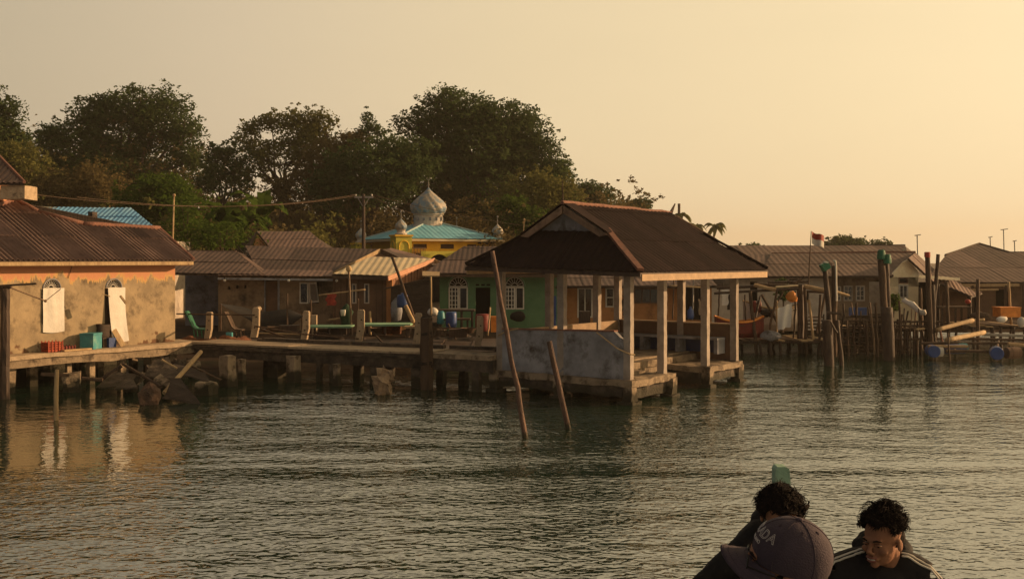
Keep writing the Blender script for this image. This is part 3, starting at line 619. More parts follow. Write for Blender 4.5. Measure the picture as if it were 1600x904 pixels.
mb = MB(); mb.tube([P(-30, 448, 26.4), P(57, 443, 26.4)], .028, 6); mb.tube([P(-30, 449, 26.6), P(18, 448, 26.6)], .05, 6); solo('crossbar', mb, M['wood'], 'dark horizontal pole resting on the thick post at the left edge', 'pole')
mb = MB(); mb.tube([P(16, 449, 26.7), P(71, 470, 27.4)], .022, 6); mb.tube([P(71, 470, 27.4), P(95, 451, 27.5)], .010, 5); mb.ell(P(71, 470, 27.4), .04); solo('bamboo_arm', mb, M['bamboo'], 'thin bamboo arm reaching from the dark post past the left white cloth', 'pole')
mb = MB(); mb.tube([P(160, 459, 29.6), P(172, 463, 29.7)], .012, 5); mb.bar(P(188, 462, 29.8), P(197, 474, 29.9), .09, .05); solo('curtain_rod', mb, M['wood_pale_lit'], 'short rod and stick holding the top of the long white cloth', 'rod')

# blue roofed building behind
bh = thing('blue_roofed_house', 'low house with bright blue ribbed roof behind the peeling orange house', 'house', P(150, 400, 46))
bp_ = [P(20, 372, 43), P(262, 372, 43), P(206, 335, 46.5), P(56, 324, 46.5)]
rf = slab_roof(bh, [bp_, [P(262, 372, 43), P(262, 372, 50), P(206, 335, 46.5)], [P(262, 372, 50), P(20, 372, 50), P(56, 324, 46.5), P(206, 335, 46.5)]], M['wood_dark'], .04)
sheets(rf, bp_, M['roof_blue'], 1.0, 2.6, .2, .014, seed=21)
mb = MB(); mb.tube([P(54, 323.5, 46.4), P(208, 334.5, 46.4)], .07, 6); mb.tube([P(208, 334.5, 46.4), P(262, 371, 43)], .05, 6); make('ridge_cap', mb, M['roof_pale'], bh)
mb = MB(); mb.box(PX(30, 44), PX(240, 44), 43.6, 49, .8, PZ(375, 44)); make('wall', mb, M['pale_wall'], bh)
mb = MB(); mb.poly([P(141, 351, 42.5), P(184, 353, 42.5), P(146, 341, 42.5), P(141, 340, 42.5)], (0, .5, 0)); mb.box(PX(142, 42.4), PX(149, 42.4), 42.1, 42.6, PZ(345, 42.4), PZ(331, 42.4)); solo('roof_vent', mb, M['wood_dark'], 'small dark wedge and stub poking up before the blue roof', 'vent')

# ================================================================ WALKWAY
WF = Frame((-9.34, 31.9), (8.77, -4.2)); WL = 9.72; WZ = 1.0       # a: left->right, b: away from camera
wk = thing('concrete_walkway', 'cracked concrete walkway on piles running to the pavilion', 'walkway', WF(5, .6, 0))
for a0, a1, dz in ((-.6, 3.1, 0), (3.12, 6.0, -.012), (6.02, 7.75, -.004)):
    mb = MB(); WF.box(mb, a0, a1, 0, 1.35, WZ-.055+dz, WZ+dz); make('slab', mb.rough(.012, 2.4, .4), M['conc_post'], wk)
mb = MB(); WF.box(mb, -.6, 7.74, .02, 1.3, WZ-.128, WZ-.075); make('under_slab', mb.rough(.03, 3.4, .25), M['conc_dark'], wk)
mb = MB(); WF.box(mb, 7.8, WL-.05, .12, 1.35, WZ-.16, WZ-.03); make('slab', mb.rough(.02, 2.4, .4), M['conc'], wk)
mb = MB(); WF.box(mb, -.5, 7.7, .03, .16, WZ-.20, WZ-.125); make('upper_beam', mb.rough(.04, 4.2, .2), M['conc_dark'], wk)  # dark concrete paints in the shade on the walkway front
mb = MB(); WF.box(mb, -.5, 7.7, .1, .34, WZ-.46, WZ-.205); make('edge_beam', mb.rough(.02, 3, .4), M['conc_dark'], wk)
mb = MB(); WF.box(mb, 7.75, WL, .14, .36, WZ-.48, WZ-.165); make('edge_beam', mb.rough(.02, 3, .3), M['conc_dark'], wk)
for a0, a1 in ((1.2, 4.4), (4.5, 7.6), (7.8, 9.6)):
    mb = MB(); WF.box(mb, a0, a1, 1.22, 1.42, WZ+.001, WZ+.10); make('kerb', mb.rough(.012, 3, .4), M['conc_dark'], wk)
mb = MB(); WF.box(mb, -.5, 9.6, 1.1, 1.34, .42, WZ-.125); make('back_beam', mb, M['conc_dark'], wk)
for px, b, w_ in ((500, .25, .07), (522, .15, .10), (590, .3, .16), (655, .25, .17), (690, 1.2, .1), (724, 1.2, .1), (745, .2, .1), (420, 1.2, .12), (460, 1.2, .12), (560, 1.2, .12), (610, 1.2, .1)):
    a = WF.at(px, b); mb = MB(); WF.box(mb, a-w_, a+w_, b-w_, b+w_, -1.2, WZ-.47 if b < 1 else .45); make('pile', mb.rough(.03, 3, .3), M['conc_dark'], wk)  # piles coloured darker in place of shade beneath the slabs
# free standing stubs before the walkway
for px, pyt, pyb, w_, lab in ((349, 556, 604, .25, 'wide square concrete stub in the water left of the walkway piles'), (375, 561, 595, .13, 'narrow concrete stub just right of the wide one before the walkway'), (453, 556, 597, .22, 'broken-topped square concrete stub before the middle of the walkway'), (426, 564, 590, .3, 'low dark concrete block beside the broken-topped stub'), (524, 568, 603, .12, 'thin crumbling stub under the walkway right of the broken-topped one')):
    g = G(px, pyb); mb = MB(); fr = Frame((g.x, g.y), (.8, -.6)); fr.box(mb, -w_*.75, w_*.75, 0, w_*1.2, -1, PZ(pyt, g.y)); solo('concrete_stub', mb.rough(.035, 4, .15), M['conc_dark' if px == 426 else 'conc'], lab, 'stub', base=g, group='concrete stubs before the walkway')
# bent railing posts
def rail_post():
    mb = MB(); pr = [(-.02, 0), (.17, 0), (.24, .34), (.25, .86), (.22, .90), (.08, .90), (.06, .86), (.05, .40)]
    mb.poly([(x, -.075, z) for x, z in pr], (0, .15, 0)); return mb.rough(.008, 6, .2)
rp0 = None
for px, pyb, lab, dk in ((325, 531, 'first bent rail post, by the green chair', 0), (397, 531, 'bent rail post right of the wooden chair', 0), (476, 537, 'bent rail post below the black tarpaulin\'s right end', 0), (560, 539, 'bent rail post at the middle of the walkway, before the green table', 0), (650, 541, 'bent rail post with the leaning pole tied at its top', 0), (746, 543, 'bent rail post nearest the pavilion with two bolt holes', 0)):
    a = WF.at(px-4, 1.3); p = WF(a, 1.3, WZ+.1 if px > 340 else WZ)
    t = thing('rail_post', lab, 'post', p, 'bent concrete rail posts along the walkway')
    if rp0 is None:
        me = rail_post().mesh('post_body', (0, 0, 0)); me.materials.append(M['conc_post']); hm = []
        for z in (.3, .62): hb = MB(); hb.tube([(.12+.05*(z > .5), -.079, z), (.12+.05*(z > .5), -.09, z)], .022, 8); hm.append(hb.mesh('bolt_hole', (0, 0, 0))); hm[-1].materials.append(M['black_void'])
        rp0 = 1
    for nm, mm in (('post_body', me), ('bolt_hole', hm[0]), ('bolt_hole', hm[1])):
        o = bpy.data.objects.new(nm, mm); C.objects.link(o); o.parent = t
    t.rotation_euler = (0, 0, R(rnd.uniform(-12, 6))); s_ = rnd.uniform(.93, 1.05); t.scale = (s_, s_, s_)
mb = MB(); a = WF.at(668, .05); WF.box(mb, a-.13, a+.13, -.1, .12, -.8, WZ+.95); solo('dark_mooring_post', mb.rough(.035, 3, .2), M['wood'], 'dark square post bound with rope at the walkway edge', 'post', base=WF(a, 0, 0))
mb = MB()
for z in (.62, .66, 1.42, 1.46, 1.9): mb.tube([WF(a+.15*math.cos(t*.7), .01+.15*math.sin(t*.7), z+.01*t) for t in range(10)], .018, 5)
solo('rope_binding', mb, M['tarp'], 'black rope wound round the dark square post', 'rope', base=WF(a, 0, .6))
for i, (p0_, p1_, lab) in enumerate((((398, 509), (476, 522), 'upper fallen pipe between the second and third rail posts'), ((402, 531), (476, 533), 'lower fallen pipe lying by the kerb between the rail posts'), ((478, 522), (560, 529), 'fallen pipe between the third and fourth rail posts'), ((276, 490), (398, 492), 'thin dark rail behind the green chair'))):
    A_ = WF(WF.at(p0_[0], 1.25), 1.25); B_ = WF(WF.at(p1_[0], 1.25), 1.25); A_.z = PZ(p0_[1], A_.y); B_.z = PZ(p1_[1], B_.y)
    mb = MB(); mb.tube(bent(A_, B_, .02, 5, i), .025, 6); solo('rail_pipe', mb, M['wood'], lab, 'pipe', group='fallen rail pipes')

# foreground stake, rubble
g = G(86, 656); mb = MB(); mb.tube(bent(g-Vector((0, 0, .8)), P(89, 577, g.y), .02, 6, 8), [.05, .055, .05, .055, .05, .05, .045], 8); st_ = thing('stake', 'pale wooden stake with a crossbar standing in the left water', 'stake', g); make('upright', mb.rough(.012, 6, .15), M['wood_pale_lit'], st_, smooth=True)
mb = MB(); mb.bar(P(64, 584, g.y+.1), P(108, 586, g.y+.3), .05, .07); make('crossbar', mb, M['wood'], st_)
def block(px, pyt, pyb, wpx, m, lab, name='concrete_block', rot=20, amp=.05, cat='rubble', tilt=0):
    g = G(px, pyb); k = g.y/FPX; w_ = wpx*k; fr = Frame((g.x, g.y), (math.cos(R(rot)), math.sin(R(rot)))); mb = MB(); fr.box(mb, -w_*.42, w_*.42, -.05, w_*.7, -.5, PZ(pyt, g.y))
    
    if m.startswith('rock'): zt__ = PZ(pyt, g.y); mb = MB(); mb.ell((g.x, g.y+w_*.3, zt__*.35), (w_*.5, w_*.5, zt__*.68), 12, 8); amp = amp*2
    mb.rough(amp, 3.5, w_*.25); mb.rough(amp*.5, 9, w_*.2); solo(name, mb, M[m], lab, cat, base=g, smooth=False)
block(112, 583, 612, 30, 'conc', 'squarish brown block in the water right of the stake')
block(231, 601, 632, 32, 'rock', 'orange-brown stump of rock at the front of the rubble', rot=5)
block(318, 598, 617, 30, 'conc', 'small brown block right of the rubble heap', rot=-15)
block(115, 578, 592, 18, 'conc', 'little square block perched behind the brown one', rot=10)
block(601, 588, 616, 26, 'rock_pale', 'pointed pale rock alone in the water before the walkway', 'rock', 30, .14, 'rock')
def slab(pts, m, lab, th=(0, .03, .035), name='broken_slab', cat='rubble', amp=.05):
    mb = MB(); mb.poly(pts, th); mb.rough(amp, 2.2, .22); solo(name, mb, M[m], lab, cat)
slab([P(225, 588, 28.2), P(283, 594, 27.6), P(262, 560, 29.4), P(238, 566, 29.2)], 'conc_dark', 'broken grey slab tilted up in the rubble under the platform')
slab([P(150, 607, 27.6), P(196, 604, 27.2), P(216, 586, 28.2), P(178, 583, 28.6)], 'conc_dark', 'flat broken sheet lying in the water left of the rubble')
slab([P(252, 624, 26.0), P(314, 633, 25.6), P(292, 606, 26.3), P(284, 594, 26.8), P(268, 596, 26.8)], 'tarp_brown', 'dark crumpled sheet half sunk at the front of the rubble', amp=.07)
slab([P(274, 584, 28.4), P(326, 598, 28.0), P(318, 580, 28.8), P(270, 570, 29.2)], 'tarp_brown', 'dark slab lying at the right of the rubble heap')
slab([P(180, 610, 27.0), P(214, 608, 26.8), P(208, 594, 27.4), P(186, 592, 27.6)], 'conc_dark', 'small broken slab beside the orange-brown stump')
slab([P(196, 604, 27.9), P(222, 584, 28.4), P(232, 586, 28.4), P(208, 608, 27.8)], 'conc', 'narrow pale slab standing on edge in the rubble')
slab([P(240, 592, 27.4), P(262, 606, 27.0), P(272, 600, 27.1), P(250, 586, 27.6)], 'conc', 'small pale tilted slab in the middle of the rubble')
block(282, 562, 592, 20, 'conc_dark', 'upright brown rubble block under the platform corner', rot=40, amp=.09)
block(304, 564, 588, 18, 'conc', 'reddish rubble block right under the platform corner', rot=60)
block(250, 575, 606, 40, 'conc_dark', 'dark lump in the middle of the rubble heap', rot=33, amp=.12)
block(205, 590, 612, 26, 'conc_dark', 'dark low lump left of the rubble heap', rot=13, amp=.09)
for i, (p, q, Y0, Y1, r_, m_, lab) in enumerate(((( 256, 614), (314, 549), 26.6, 28.2, .06, 'wood_pale_lit', 'long brown timber propped diagonally over the rubble'), ((192, 568), (252, 604), 29, 27, .045, 'wood_dark', 'thin dark pole sloping down into the rubble'), ((157, 594), (190, 571), 28.6, 28.8, .06, 'wood_dark', 'dark pole end propped left of the rubble'), ((253, 562), (277, 575), 28, 28, .03, 'wood_pale_lit', 'short pale stick lying on the rubble'), ((128, 591), (160, 593), 27.6, 27.6, .05, 'wood', 'short plank floating by the brown block'), ((300, 572), (345, 593), 28.6, 28.8, .03, 'wood', 'thin stick sloping right from the rubble'))):
    mb = MB(); mb.tube(bent(P(*p, Y0), P(*q, Y1), .01, 4, i), r_, 7); solo('timber', mb.rough(.01, 5, .3), M[m_], lab, 'timber')  # the long timber's sunlit look is put into its pale colour

# ================================================================ HOUSES BEHIND THE WALKWAY
def CF(Y): return Frame((0, Y), (1, 0), False)          # a = world x, b grows towards the camera
def hole(px0, px1, py0, py1, Y): return (PX(px0, Y), PX(px1, Y), PZ(py1, Y), PZ(py0, Y))
# --- long grey-brown house
Y = 40; F = CF(Y); h1 = thing('grey_house', 'long grey-brown rendered house with rusty tin roof and open white window', 'house', (PX(430, Y), Y+2, .8)); zt = PZ(431, Y)
hs = [hole(415, 436, 438, 518, Y), hole(468, 498, 441, 474, Y)]+[hole(x-2, x+2, y-2.5, y+2.5, Y) for x, y in ((358, 450), (371, 448), (383, 448))]
make('wall', wall_panel(F, MB(), PX(341, Y), PX(520, Y), -.15, 0, .5, zt, hs), M['plaster_brown'], h1)
mb = MB(); F.box(mb, PX(258, Y), PX(341, Y), -2.6, -2.45, .5, zt); F.box(mb, PX(341, Y), PX(341, Y)+.12, -2.44, -.16, .5, zt); make('porch_wall', mb, M['plaster_grey'], h1)
mb = MB(); F.box(mb, PX(341, Y)+.13, PX(520, Y), -3.5, -3.4, .5, zt); make('dark_back_wall', mb, M['black_void'], h1)
mb = MB(); F.box(mb, PX(415, Y), PX(434, Y), -.14, -.09, .5, PZ(439, Y)); dd = make('door', mb, M['board_brown'], h1)
mb = MB(); F.box(mb, PX(413, Y), PX(415, Y), -.1, .03, .5, PZ(436, Y)); F.box(mb, PX(434, Y), PX(437, Y), -.1, .03, .5, PZ(436, Y)); make('door_frame', mb, M['plaster_grey'], dd)
window(h1, F, *hole(468, 482, 441, 474, Y), .03, M['white'], 1, 1, .05)
wd = make('open_casement', MB().hexa([P(483, 473, 40), P(498, 472, 39.55), P(498.6, 472, 39.5), P(483.6, 473, 39.95), P(482, 441, 40), P(494, 440.5, 39.55), P(494.6, 440.5, 39.5), P(482.6, 441, 39.95)]), M['white'], h1)
make('pane', MB().hexa([P(485.5, 470, 39.88), P(496.5, 469.5, 39.50), P(496.6, 469.5, 39.46), P(485.6, 470, 39.84), P(484.5, 444, 39.88), P(492.5, 443.5, 39.50), P(492.6, 443.5, 39.46), P(484.6, 444, 39.84)]), M['metal'], wd)
A1 = [P(250, 427, 39.2), P(412, 430, 39.2), P(369, 394, 42.6), P(288, 393, 42.6)]
B1 = [P(340, 432, 39.1), P(520, 434, 39.1), P(520, 424, 40.2), P(350, 424, 40.2)]
rf = slab_roof(h1, [A1, [P(412, 430, 39.2), P(470, 430, 46), P(369, 394, 42.6)], [P(470, 430, 46), P(250, 427, 46), P(288, 393, 42.6), P(369, 394, 42.6)]], M['wood_dark'])
sheets(rf, A1, M['roof_grey'], 1.0, 1.8, .2, .006, seed=31); sheets(rf, B1, M['roof_tin'], 1.0, 1.9, .2, .005, lift=.05, seed=32)
sheets(rf, [P(412, 430, 39.2), P(470, 430, 46), P(369, 394, 42.6)], M['roof_grey'], 1, 1.8, .2, .006, seed=33)
mb = MB(); mb.tube([P(288, 392.5, 42.6), P(369, 393.5, 42.6)], .06, 6); make('ridge_cap', mb, M['roof_tin'], h1)
mb = MB(); mb.bar(P(340, 435, 39.1), P(520, 437, 39.1), .03, .08); make('fascia_board', mb, M['plaster_grey'], h1)
bulb0 = None
for px, lab in ((351, 'left'), (451, 'middle'), (526, 'right')):
    t = thing('eave_bulb', 'white bulb under the tin eave, %s of three in a row' % lab, 'bulb', P(px, 440, 39.0), 'white bulbs under the tin eave')
    mb = MB(); mb.ell(P(px, 438, 39.0), .055); make('bulb', mb, M['white'], t, smooth=True); mb = MB(); mb.tube([P(px, 436, 39.0), P(px, 433, 39.0)], .02, 6); make('socket', mb, M['tarp'], t)
# --- wide low gable house behind
g1 = thing('wide_gable_house', 'wide low house with grey sheet roof behind the timber house, gable to the right', 'house', P(500, 470, 43))
C1 = [P(404, 428, 40.4), P(511, 431, 40.4), P(594, 390, 44), P(383, 391, 44)]
rf = slab_roof(g1, [C1, [P(594, 390, 44), P(640, 412, 43.6), P(700, 412, 47), P(610, 388, 47.5)]], M['wood_dark']); sheets(rf, C1, M['roof_grey'], 1.1, 1.9, .2, .005, seed=34)
sheets(rf, [P(640, 412, 43.6), P(700, 412, 47), P(610, 388, 47.5), P(594, 390, 44)], M['roof_tin'], 1.1, 1.9, .2, .005, seed=35)
mb = MB(); mb.poly([P(514, 433, 40.6), P(594, 393, 44.1), P(640, 415, 43.7), P(600, 440, 42)], (0, .06, 0)); make('gable_wall', mb, M['board_brown'], g1)
for a_, b_ in ((P(509, 434, 40.3), P(594, 391, 43.9)), (P(594, 391, 43.9), P(641, 413, 43.5))):
    mb = MB(); mb.bar(a_, b_, .04, .16); make('bargeboard', mb, M['wood_pale_lit'] if a_.x < PX(530, 40) else M['wood'], g1)
mb = MB(); mb.box(PX(404, 44), PX(600, 46), 44.3, 47, .7, PZ(412, 44)); make('wall', mb, M['plaster_brown'], g1)
# --- small brick-gabled house further back
s1 = thing('brick_gabled_house', 'small far house with rusty roof and brick gable behind the tin roofs', 'house', P(440, 460, 51))
q = [P(424, 391, 48.6), P(514, 389, 48.6), P(484, 364, 51.5), P(402, 363, 51.5)]
q2 = [P(370, 385, 51), P(386, 402, 48.6), P(402, 363, 51.5), P(398, 364, 51.6)]
rf = slab_roof(s1, [q, q2, [P(514, 389, 48.6), P(524, 389, 54), P(484, 364, 51.5)]], M['wood_dark']); sheets(rf, q, M['roof_tin'], 1.0, 1.7, .22, .006, seed=36); sheets(rf, [P(386, 402, 48.6), P(366, 392, 51.5), P(399, 364, 51.6), P(402, 363, 51.5)], M['roof_tin'], 1, 1.8, .22, .006, seed=37)
mb = MB(); mb.poly([P(387, 410, 49.2), P(402, 368, 51.3), P(424, 394, 49.2), P(424, 412, 49.2)], (0, .15, 0)); make('gable_wall', mb, M['orange_wall'], s1)
# brick courses on the gable, each proud of the wall
bm_ = MB()
for j in range(14):
    zc = 3.35+j*.085; wid = max(0, (1.0-j*.072))
    for i in range(int(wid/.11)):
        x0 = PX(391+j*.7, 49.1)+i*.12+(.06 if j % 2 else 0); yb = 49.16+ (zc-3.35)*1.05
        bm_.box(x0, x0+.105, yb, yb+.05, zc, zc+.07)
make('brick', bm_, mat('brown_brick', (.26, .13, .08), (.16, .085, .055), 8, .9, .4), s1, kind='stuff')
mb = MB(); mb.box(PX(400, 50), PX(516, 50), 49.8, 53, .8, PZ(392, 50)); make('wall', mb, M['plaster_brown'], s1)
mb = MB(); mb.tube([P(402, 362.5, 51.5), P(484, 363.5, 51.5)], .06, 6); make('ridge_cap', mb, M['roof_pale'], s1)

# --- timber house with pale roof
Y = 39.4; F = CF(Y); t1 = thing('timber_house', 'brown timber house with pale sheet roof and two narrow windows', 'house', (PX(570, Y), Y+1.5, .8)); zt = PZ(433, Y)
hs = [hole(550, 557, 443, 474, Y), hole(569, 577, 443, 474, Y)]
make('wall', wall_panel(F, MB(), PX(520.5, Y), PX(604, Y), -.12, 0, .5, zt, hs), M['board_brown'], t1)
for h_ in hs: window(t1, F, *h_, .03, M['pale_wall'], 1, 1, .045)
mb = MB(); F.box(mb, PX(520.5, Y), PX(604, Y), -3, -2.9, .5, zt); make('dark_back_wall', mb, M['black_void'], t1)
for i in range(9):                                       # battens between the wall boards
    x = PX(523+i*9.2, Y)
    if any(h_[0]-.05 < x < h_[1]+.05 for h_ in hs): continue
    mb = MB(); F.box(mb, x, x+.035, .001, .014, .5, zt-.02); make('batten', mb, M['wood'], t1)
mb = MB(); F.box(mb, PX(604, Y), PX(613, Y), -.1, .06, .5, PZ(436, Y)); make('corner_board', mb, M['orange_wall'], t1)
D1 = [P(519, 429, 38.9), P(606, 432, 38.9), P(676, 405, 42.4), P(578, 408, 42.4)]
rf = slab_roof(t1, [D1], M['wood_dark'], .05); sheets(rf, D1, M['roof_pale'], 1.1, 4, .25, .008, seed=41)
mb = MB(); mb.bar(P(606, 435, 38.85), P(679, 406, 42.4), .05, .17); make('bargeboard', mb, mat('pinkish_board', (.50, .27, .17), (.38, .2, .13), 5, .8, .3), t1)
mb = MB(); mb.bar(P(519, 433, 38.88), P(606, 435.5, 38.88), .03, .10); make('fascia_board', mb, M['wood_dark'], t1)
mb = MB(); mb.bar(P(676, 406, 42.4), P(690, 412, 42.2), .05, .14); make('bargeboard', mb, M['wood_pale_lit'], t1)
pk = mat('gable_plank', (.33, .16, .09), (.2, .1, .06), 5, .8, .5, stretch=(1, 1, .3))
a_, b_ = P(607, 0, 39.45), P(674, 0, 42.3)
for i in range(14):
    f0, f1 = i/14+.006, (i+1)/14-.006; p0 = a_.lerp(b_, f0); p1 = a_.lerp(b_, f1)
    tz = lambda f: (P(607, 437, 39.4).z*(1-f)+P(674, 409, 42.3).z*f)-.03
    bz = PZ(449, 39.4)*(1-f0)+PZ(433, 42.3)*f0; n_ = Vector((.88, -.47, 0))*.025
    mb = MB(); mb.poly([Vector((p0.x, p0.y, bz)), Vector((p1.x, p1.y, bz)), Vector((p1.x, p1.y, tz(f1))), Vector((p0.x, p0.y, tz(f0)))], n_*(1+.4*(i % 2))); make('gable_plank', mb, pk, t1)
mb = MB(); mb.poly([Vector((a_.x, a_.y+.04, .5)), Vector((b_.x, b_.y+.04, .5)), Vector((b_.x, b_.y+.04, PZ(431, 42.3))), Vector((a_.x, a_.y+.04, PZ(448, 39.4)))], (-.05, .03, 0)); make('end_wall', mb, M['orange_wall'], t1)
# lean-to of dark tarpaulin strips
lt = thing('tarpaulin_lean_to', 'dark brown tarpaulin lean-to against the timber house, left of the green house', 'lean-to', P(640, 510, 38.6))
for i in range(7):
    f0 = i/7; f1 = (i+1)/7+.02; y0l, y1l = 449+f0*56, 449+f1*56; y0r, y1r = 436+f0*66, 436+f1*66
    mb = MB(); o_ = .03*(i % 2); mb.poly([P(611, y1l, 38.7-o_), P(672, y1r, 38.9-o_), P(672, y0r, 38.9-o_), P(611, y0l, 38.7-o_)], (0, .03, 0)); mb.rough(.03, 2.5, .3); make('tarpaulin_strip', mb, M['tarp_brown'], lt)
mb = MB(); mb.tube([P(600, 451, 38.5), P(674, 434, 38.7)], .035, 6); make('top_rail', mb, M['wood_dark'], lt)
mb = MB(); mb.poly([P(660, 432, 38.8), P(687, 432, 38.8), P(687, 426, 39.6), P(660, 425, 39.6)], (0, 0, .04)); make('awning', mb, M['wood_pale_lit'], lt)
# --- green house
Y = 41; F = CF(Y); gh = thing('green_house', 'mint green house with two arched windows and dark doorway', 'house', (PX(760, Y), Y+2, .8)); zt = PZ(430, Y)
xw = [(701, 731), (789, 819)]; hs = []
for a, b in xw:
    r_ = (PX(b, Y)-PX(a, Y))/2; hs.append((PX(a, Y), PX(b, Y), PZ(483, Y), PZ(447, Y)+r_))
hs += [hole(743, 766, 449, 520, Y), hole(743, 749, 443.5, 446.5, Y), hole(751.5, 757.5, 443.5, 446.5, Y), hole(760, 766, 443.5, 446.5, Y)]
mb = wall_panel(F, MB(), PX(687, Y), PX(872, Y), -.15, 0, .5, zt, hs)
for a, b in xw: r_ = (PX(b, Y)-PX(a, Y))/2; arch_fill(F, mb, PX((a+b)/2, Y), r_, PZ(447, Y), -.15, 0, PZ(447, Y)+r_)
make('wall', mb, M['green_wall'], gh)
mb = MB(); F.box(mb, PX(687, Y)+.01, PX(872, Y)-.01, -3.4, -3.3, .5, zt); F.box(mb, PX(687, Y), PX(687, Y)+.1, -3.3, -.16, .5, zt); make('dark_back_wall', mb, M['black_void'], gh)
for a, b in xw:
    r_ = (PX(b, Y)-PX(a, Y))/2; ac = PX((a+b)/2, Y)
    arch_grille(gh, F, ac, r_-.03, PZ(447, Y), .0, M['white'], 7, .02)
    h_ = (PX(a, Y), PX(b, Y), PZ(483, Y), PZ(448, Y)); window(gh, F, PX(a, Y), ac+.02, h_[2], h_[3], .03, M['white'], 3, 5, .05); window(gh, F, ac+.03, PX(b, Y), h_[2], h_[3], .03, M['white'], 1, 1, .05)
    mb = MB(); ring = [F(ac+(r_+.03)*math.cos(math.pi*i/14), .01, PZ(447, Y)+(r_+.03)*math.sin(math.pi*i/14)) for i in range(15)]; mb.tube(ring, .03, 6); make('arch_rim', mb, M['green_board'], gh)
mb = MB(); F.box(mb, PX(743, Y), PX(766, Y), -.6, -.55, .5, PZ(450, Y)); make('door', mb, M['black_void'], gh)
E1 = [P(660, 428, 40.2), P(884, 429, 40.2), P(864, 386, 44.2), P(724, 386, 44.2)]
rf = slab_roof(gh, [E1, [P(660, 428, 40.2), P(724, 386, 44.2), P(668, 428, 47)], [P(884, 429, 40.2), P(880, 429, 47), P(864, 386, 44.2)], [P(880, 429, 47), P(668, 428, 47), P(724, 386, 44.2), P(864, 386, 44.2)]], M['wood_dark']); sheets(rf, E1, M['roof_grey'], 1.1, 2.0, .2, .005, seed=42)
mb = MB(); mb.bar(P(660, 430.5, 40.18), P(884, 431.5, 40.18), .03, .09); make('fascia_board', mb, M['wood'], gh)
# --- orange house seen through the pavilion
Y = 42; F = CF(Y); oh = thing('orange_house', 'low orange house with grey roof seen between the pavilion posts', 'house', (PX(960, Y), Y+2, .8)); zt = PZ(446, Y)
hs = [hole(902, 926, 449, 496, Y), hole(946, 960, 449, 480, Y), hole(990, 1029, 450, 474, Y), hole(1062, 1100, 448, 500, Y)]
make('wall', wall_panel(F, MB(), PX(875, Y), PX(1112, Y), -.12, 0, .4, zt, hs), M['orange_wall'], oh)
mb = MB(); F.box(mb, PX(875, Y), PX(1112, Y), -3, -2.9, .4, zt); make('dark_back_wall', mb, M['black_void'], oh)
window(oh, F, *hs[0], .03, M['white'], 2, 1, .06); window(oh, F, *hs[1], .03, M['white'], 1, 2, .06); window(oh, F, *hs[2], .03, M['board_brown'], 3, 1, .05)
mb = MB(); F.box(mb, PX(826, 41), PX(1120, 41), .7, 1.4, 3.1, 3.14); 
E2 = [P(868, 448, 40.8), P(1125, 448, 40.8), P(1108, 424, 44.5), P(884, 424, 44.5)]
rf = slab_roof(oh, [E2], M['wood_dark']); sheets(rf, E2, M['roof_grey'], 1.1, 2.0, .22, .005, seed=43)
# --- mosque
MF = Frame((-6.4, 60), (math.cos(R(26)), math.sin(R(26)))); s_ = 6.1
mo = thing('mosque', 'yellow mosque with turquoise roof and grey onion dome behind the village roofs', 'mosque', MF(3, 3, 1)); ez = 4.70
mb = MB(); wl = (.25, s_-.25)
# front walls with louvre openings, an arch in the lower band
hs = [(.9, 1.75, 4.15, 4.42), (2.6, 3.45, 4.15, 4.42), (4.3, 4.9, 4.15, 4.42)]
make('wall', wall_panel(MF, MB(), .25, s_-.25, .25, .4, .8, ez, hs), M['yellow'], mo)
mb = MB(); MF.box(mb, .25, .4, .4, s_-.25, .8, ez); MF.box(mb, s_-.4, s_-.25, .4, s_-.25, .8, ez); MF.box(mb, .4, s_-.4, s_-.4, s_-.25, .8, ez); make('wall', mb, M['yellow'], mo)
for h_ in hs:
    mb = MB()
    for k in range(5): MF.box(mb, h_[0], h_[1], .28, .34, h_[2]+.01+k*.052, h_[2]+.035+k*.052)
    make('louvre', mb, M['board_brown'], mo, kind='stuff')
    mb = MB(); MF.box(mb, h_[0], h_[1], .36, .39, h_[2], h_[3]); make('louvre_backing', mb, M['black_void'], mo)
mb = MB(); ac = 2.0; pn = [(.7, .9), (5.4, .9), (5.4, 3.98), (.7, 3.98)]
# porch front with arch
pf_ = wall_panel(MF, MB(), .95, 5.2, -.9, -.75, .9, 4.0, [(1.4, 2.7, .9, 3.82), (3.3, 4.6, .9, 3.82)])
for ac in (2.05, 3.95): arch_fill(MF, pf_, ac, .65, 3.17, -.9, -.75, 3.82)
make('porch_wall', pf_, M['yellow_green'], mo)
mb = MB(); MF.box(mb, .95, 5.2, -.74, .24, 3.9, 4.0); make('porch_roof', mb, M['yellow'], mo)
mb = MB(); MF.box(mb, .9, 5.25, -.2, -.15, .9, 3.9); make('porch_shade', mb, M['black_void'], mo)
bl = MB()
for i in range(9): MF.box(bl, .45+i*.09, .48+i*.09, -.9, -.86, 3.75, 4.15)
MF.box(bl, .42, 1.25, -.92, -.84, 4.15, 4.2); make('balustrade', bl, M['board_brown'], mo)
ce = MF(s_/2, s_/2, 5.85); o_ = .35
cs = [MF(-o_, -o_, ez), MF(s_+o_, -o_, ez), MF(s_+o_, s_+o_, ez), MF(-o_, s_+o_, ez)]
rf = slab_roof(mo, [[cs[0], cs[1], ce], [cs[1], cs[2], ce], [cs[2], cs[3], ce], [cs[3], cs[0], ce]], M['wood_dark'], .05)
for i in range(4): sheets(rf, [cs[i], cs[(i+1) % 4], ce], M['roof_cyan'], 1.2, 4, .3, .008, seed=50+i)
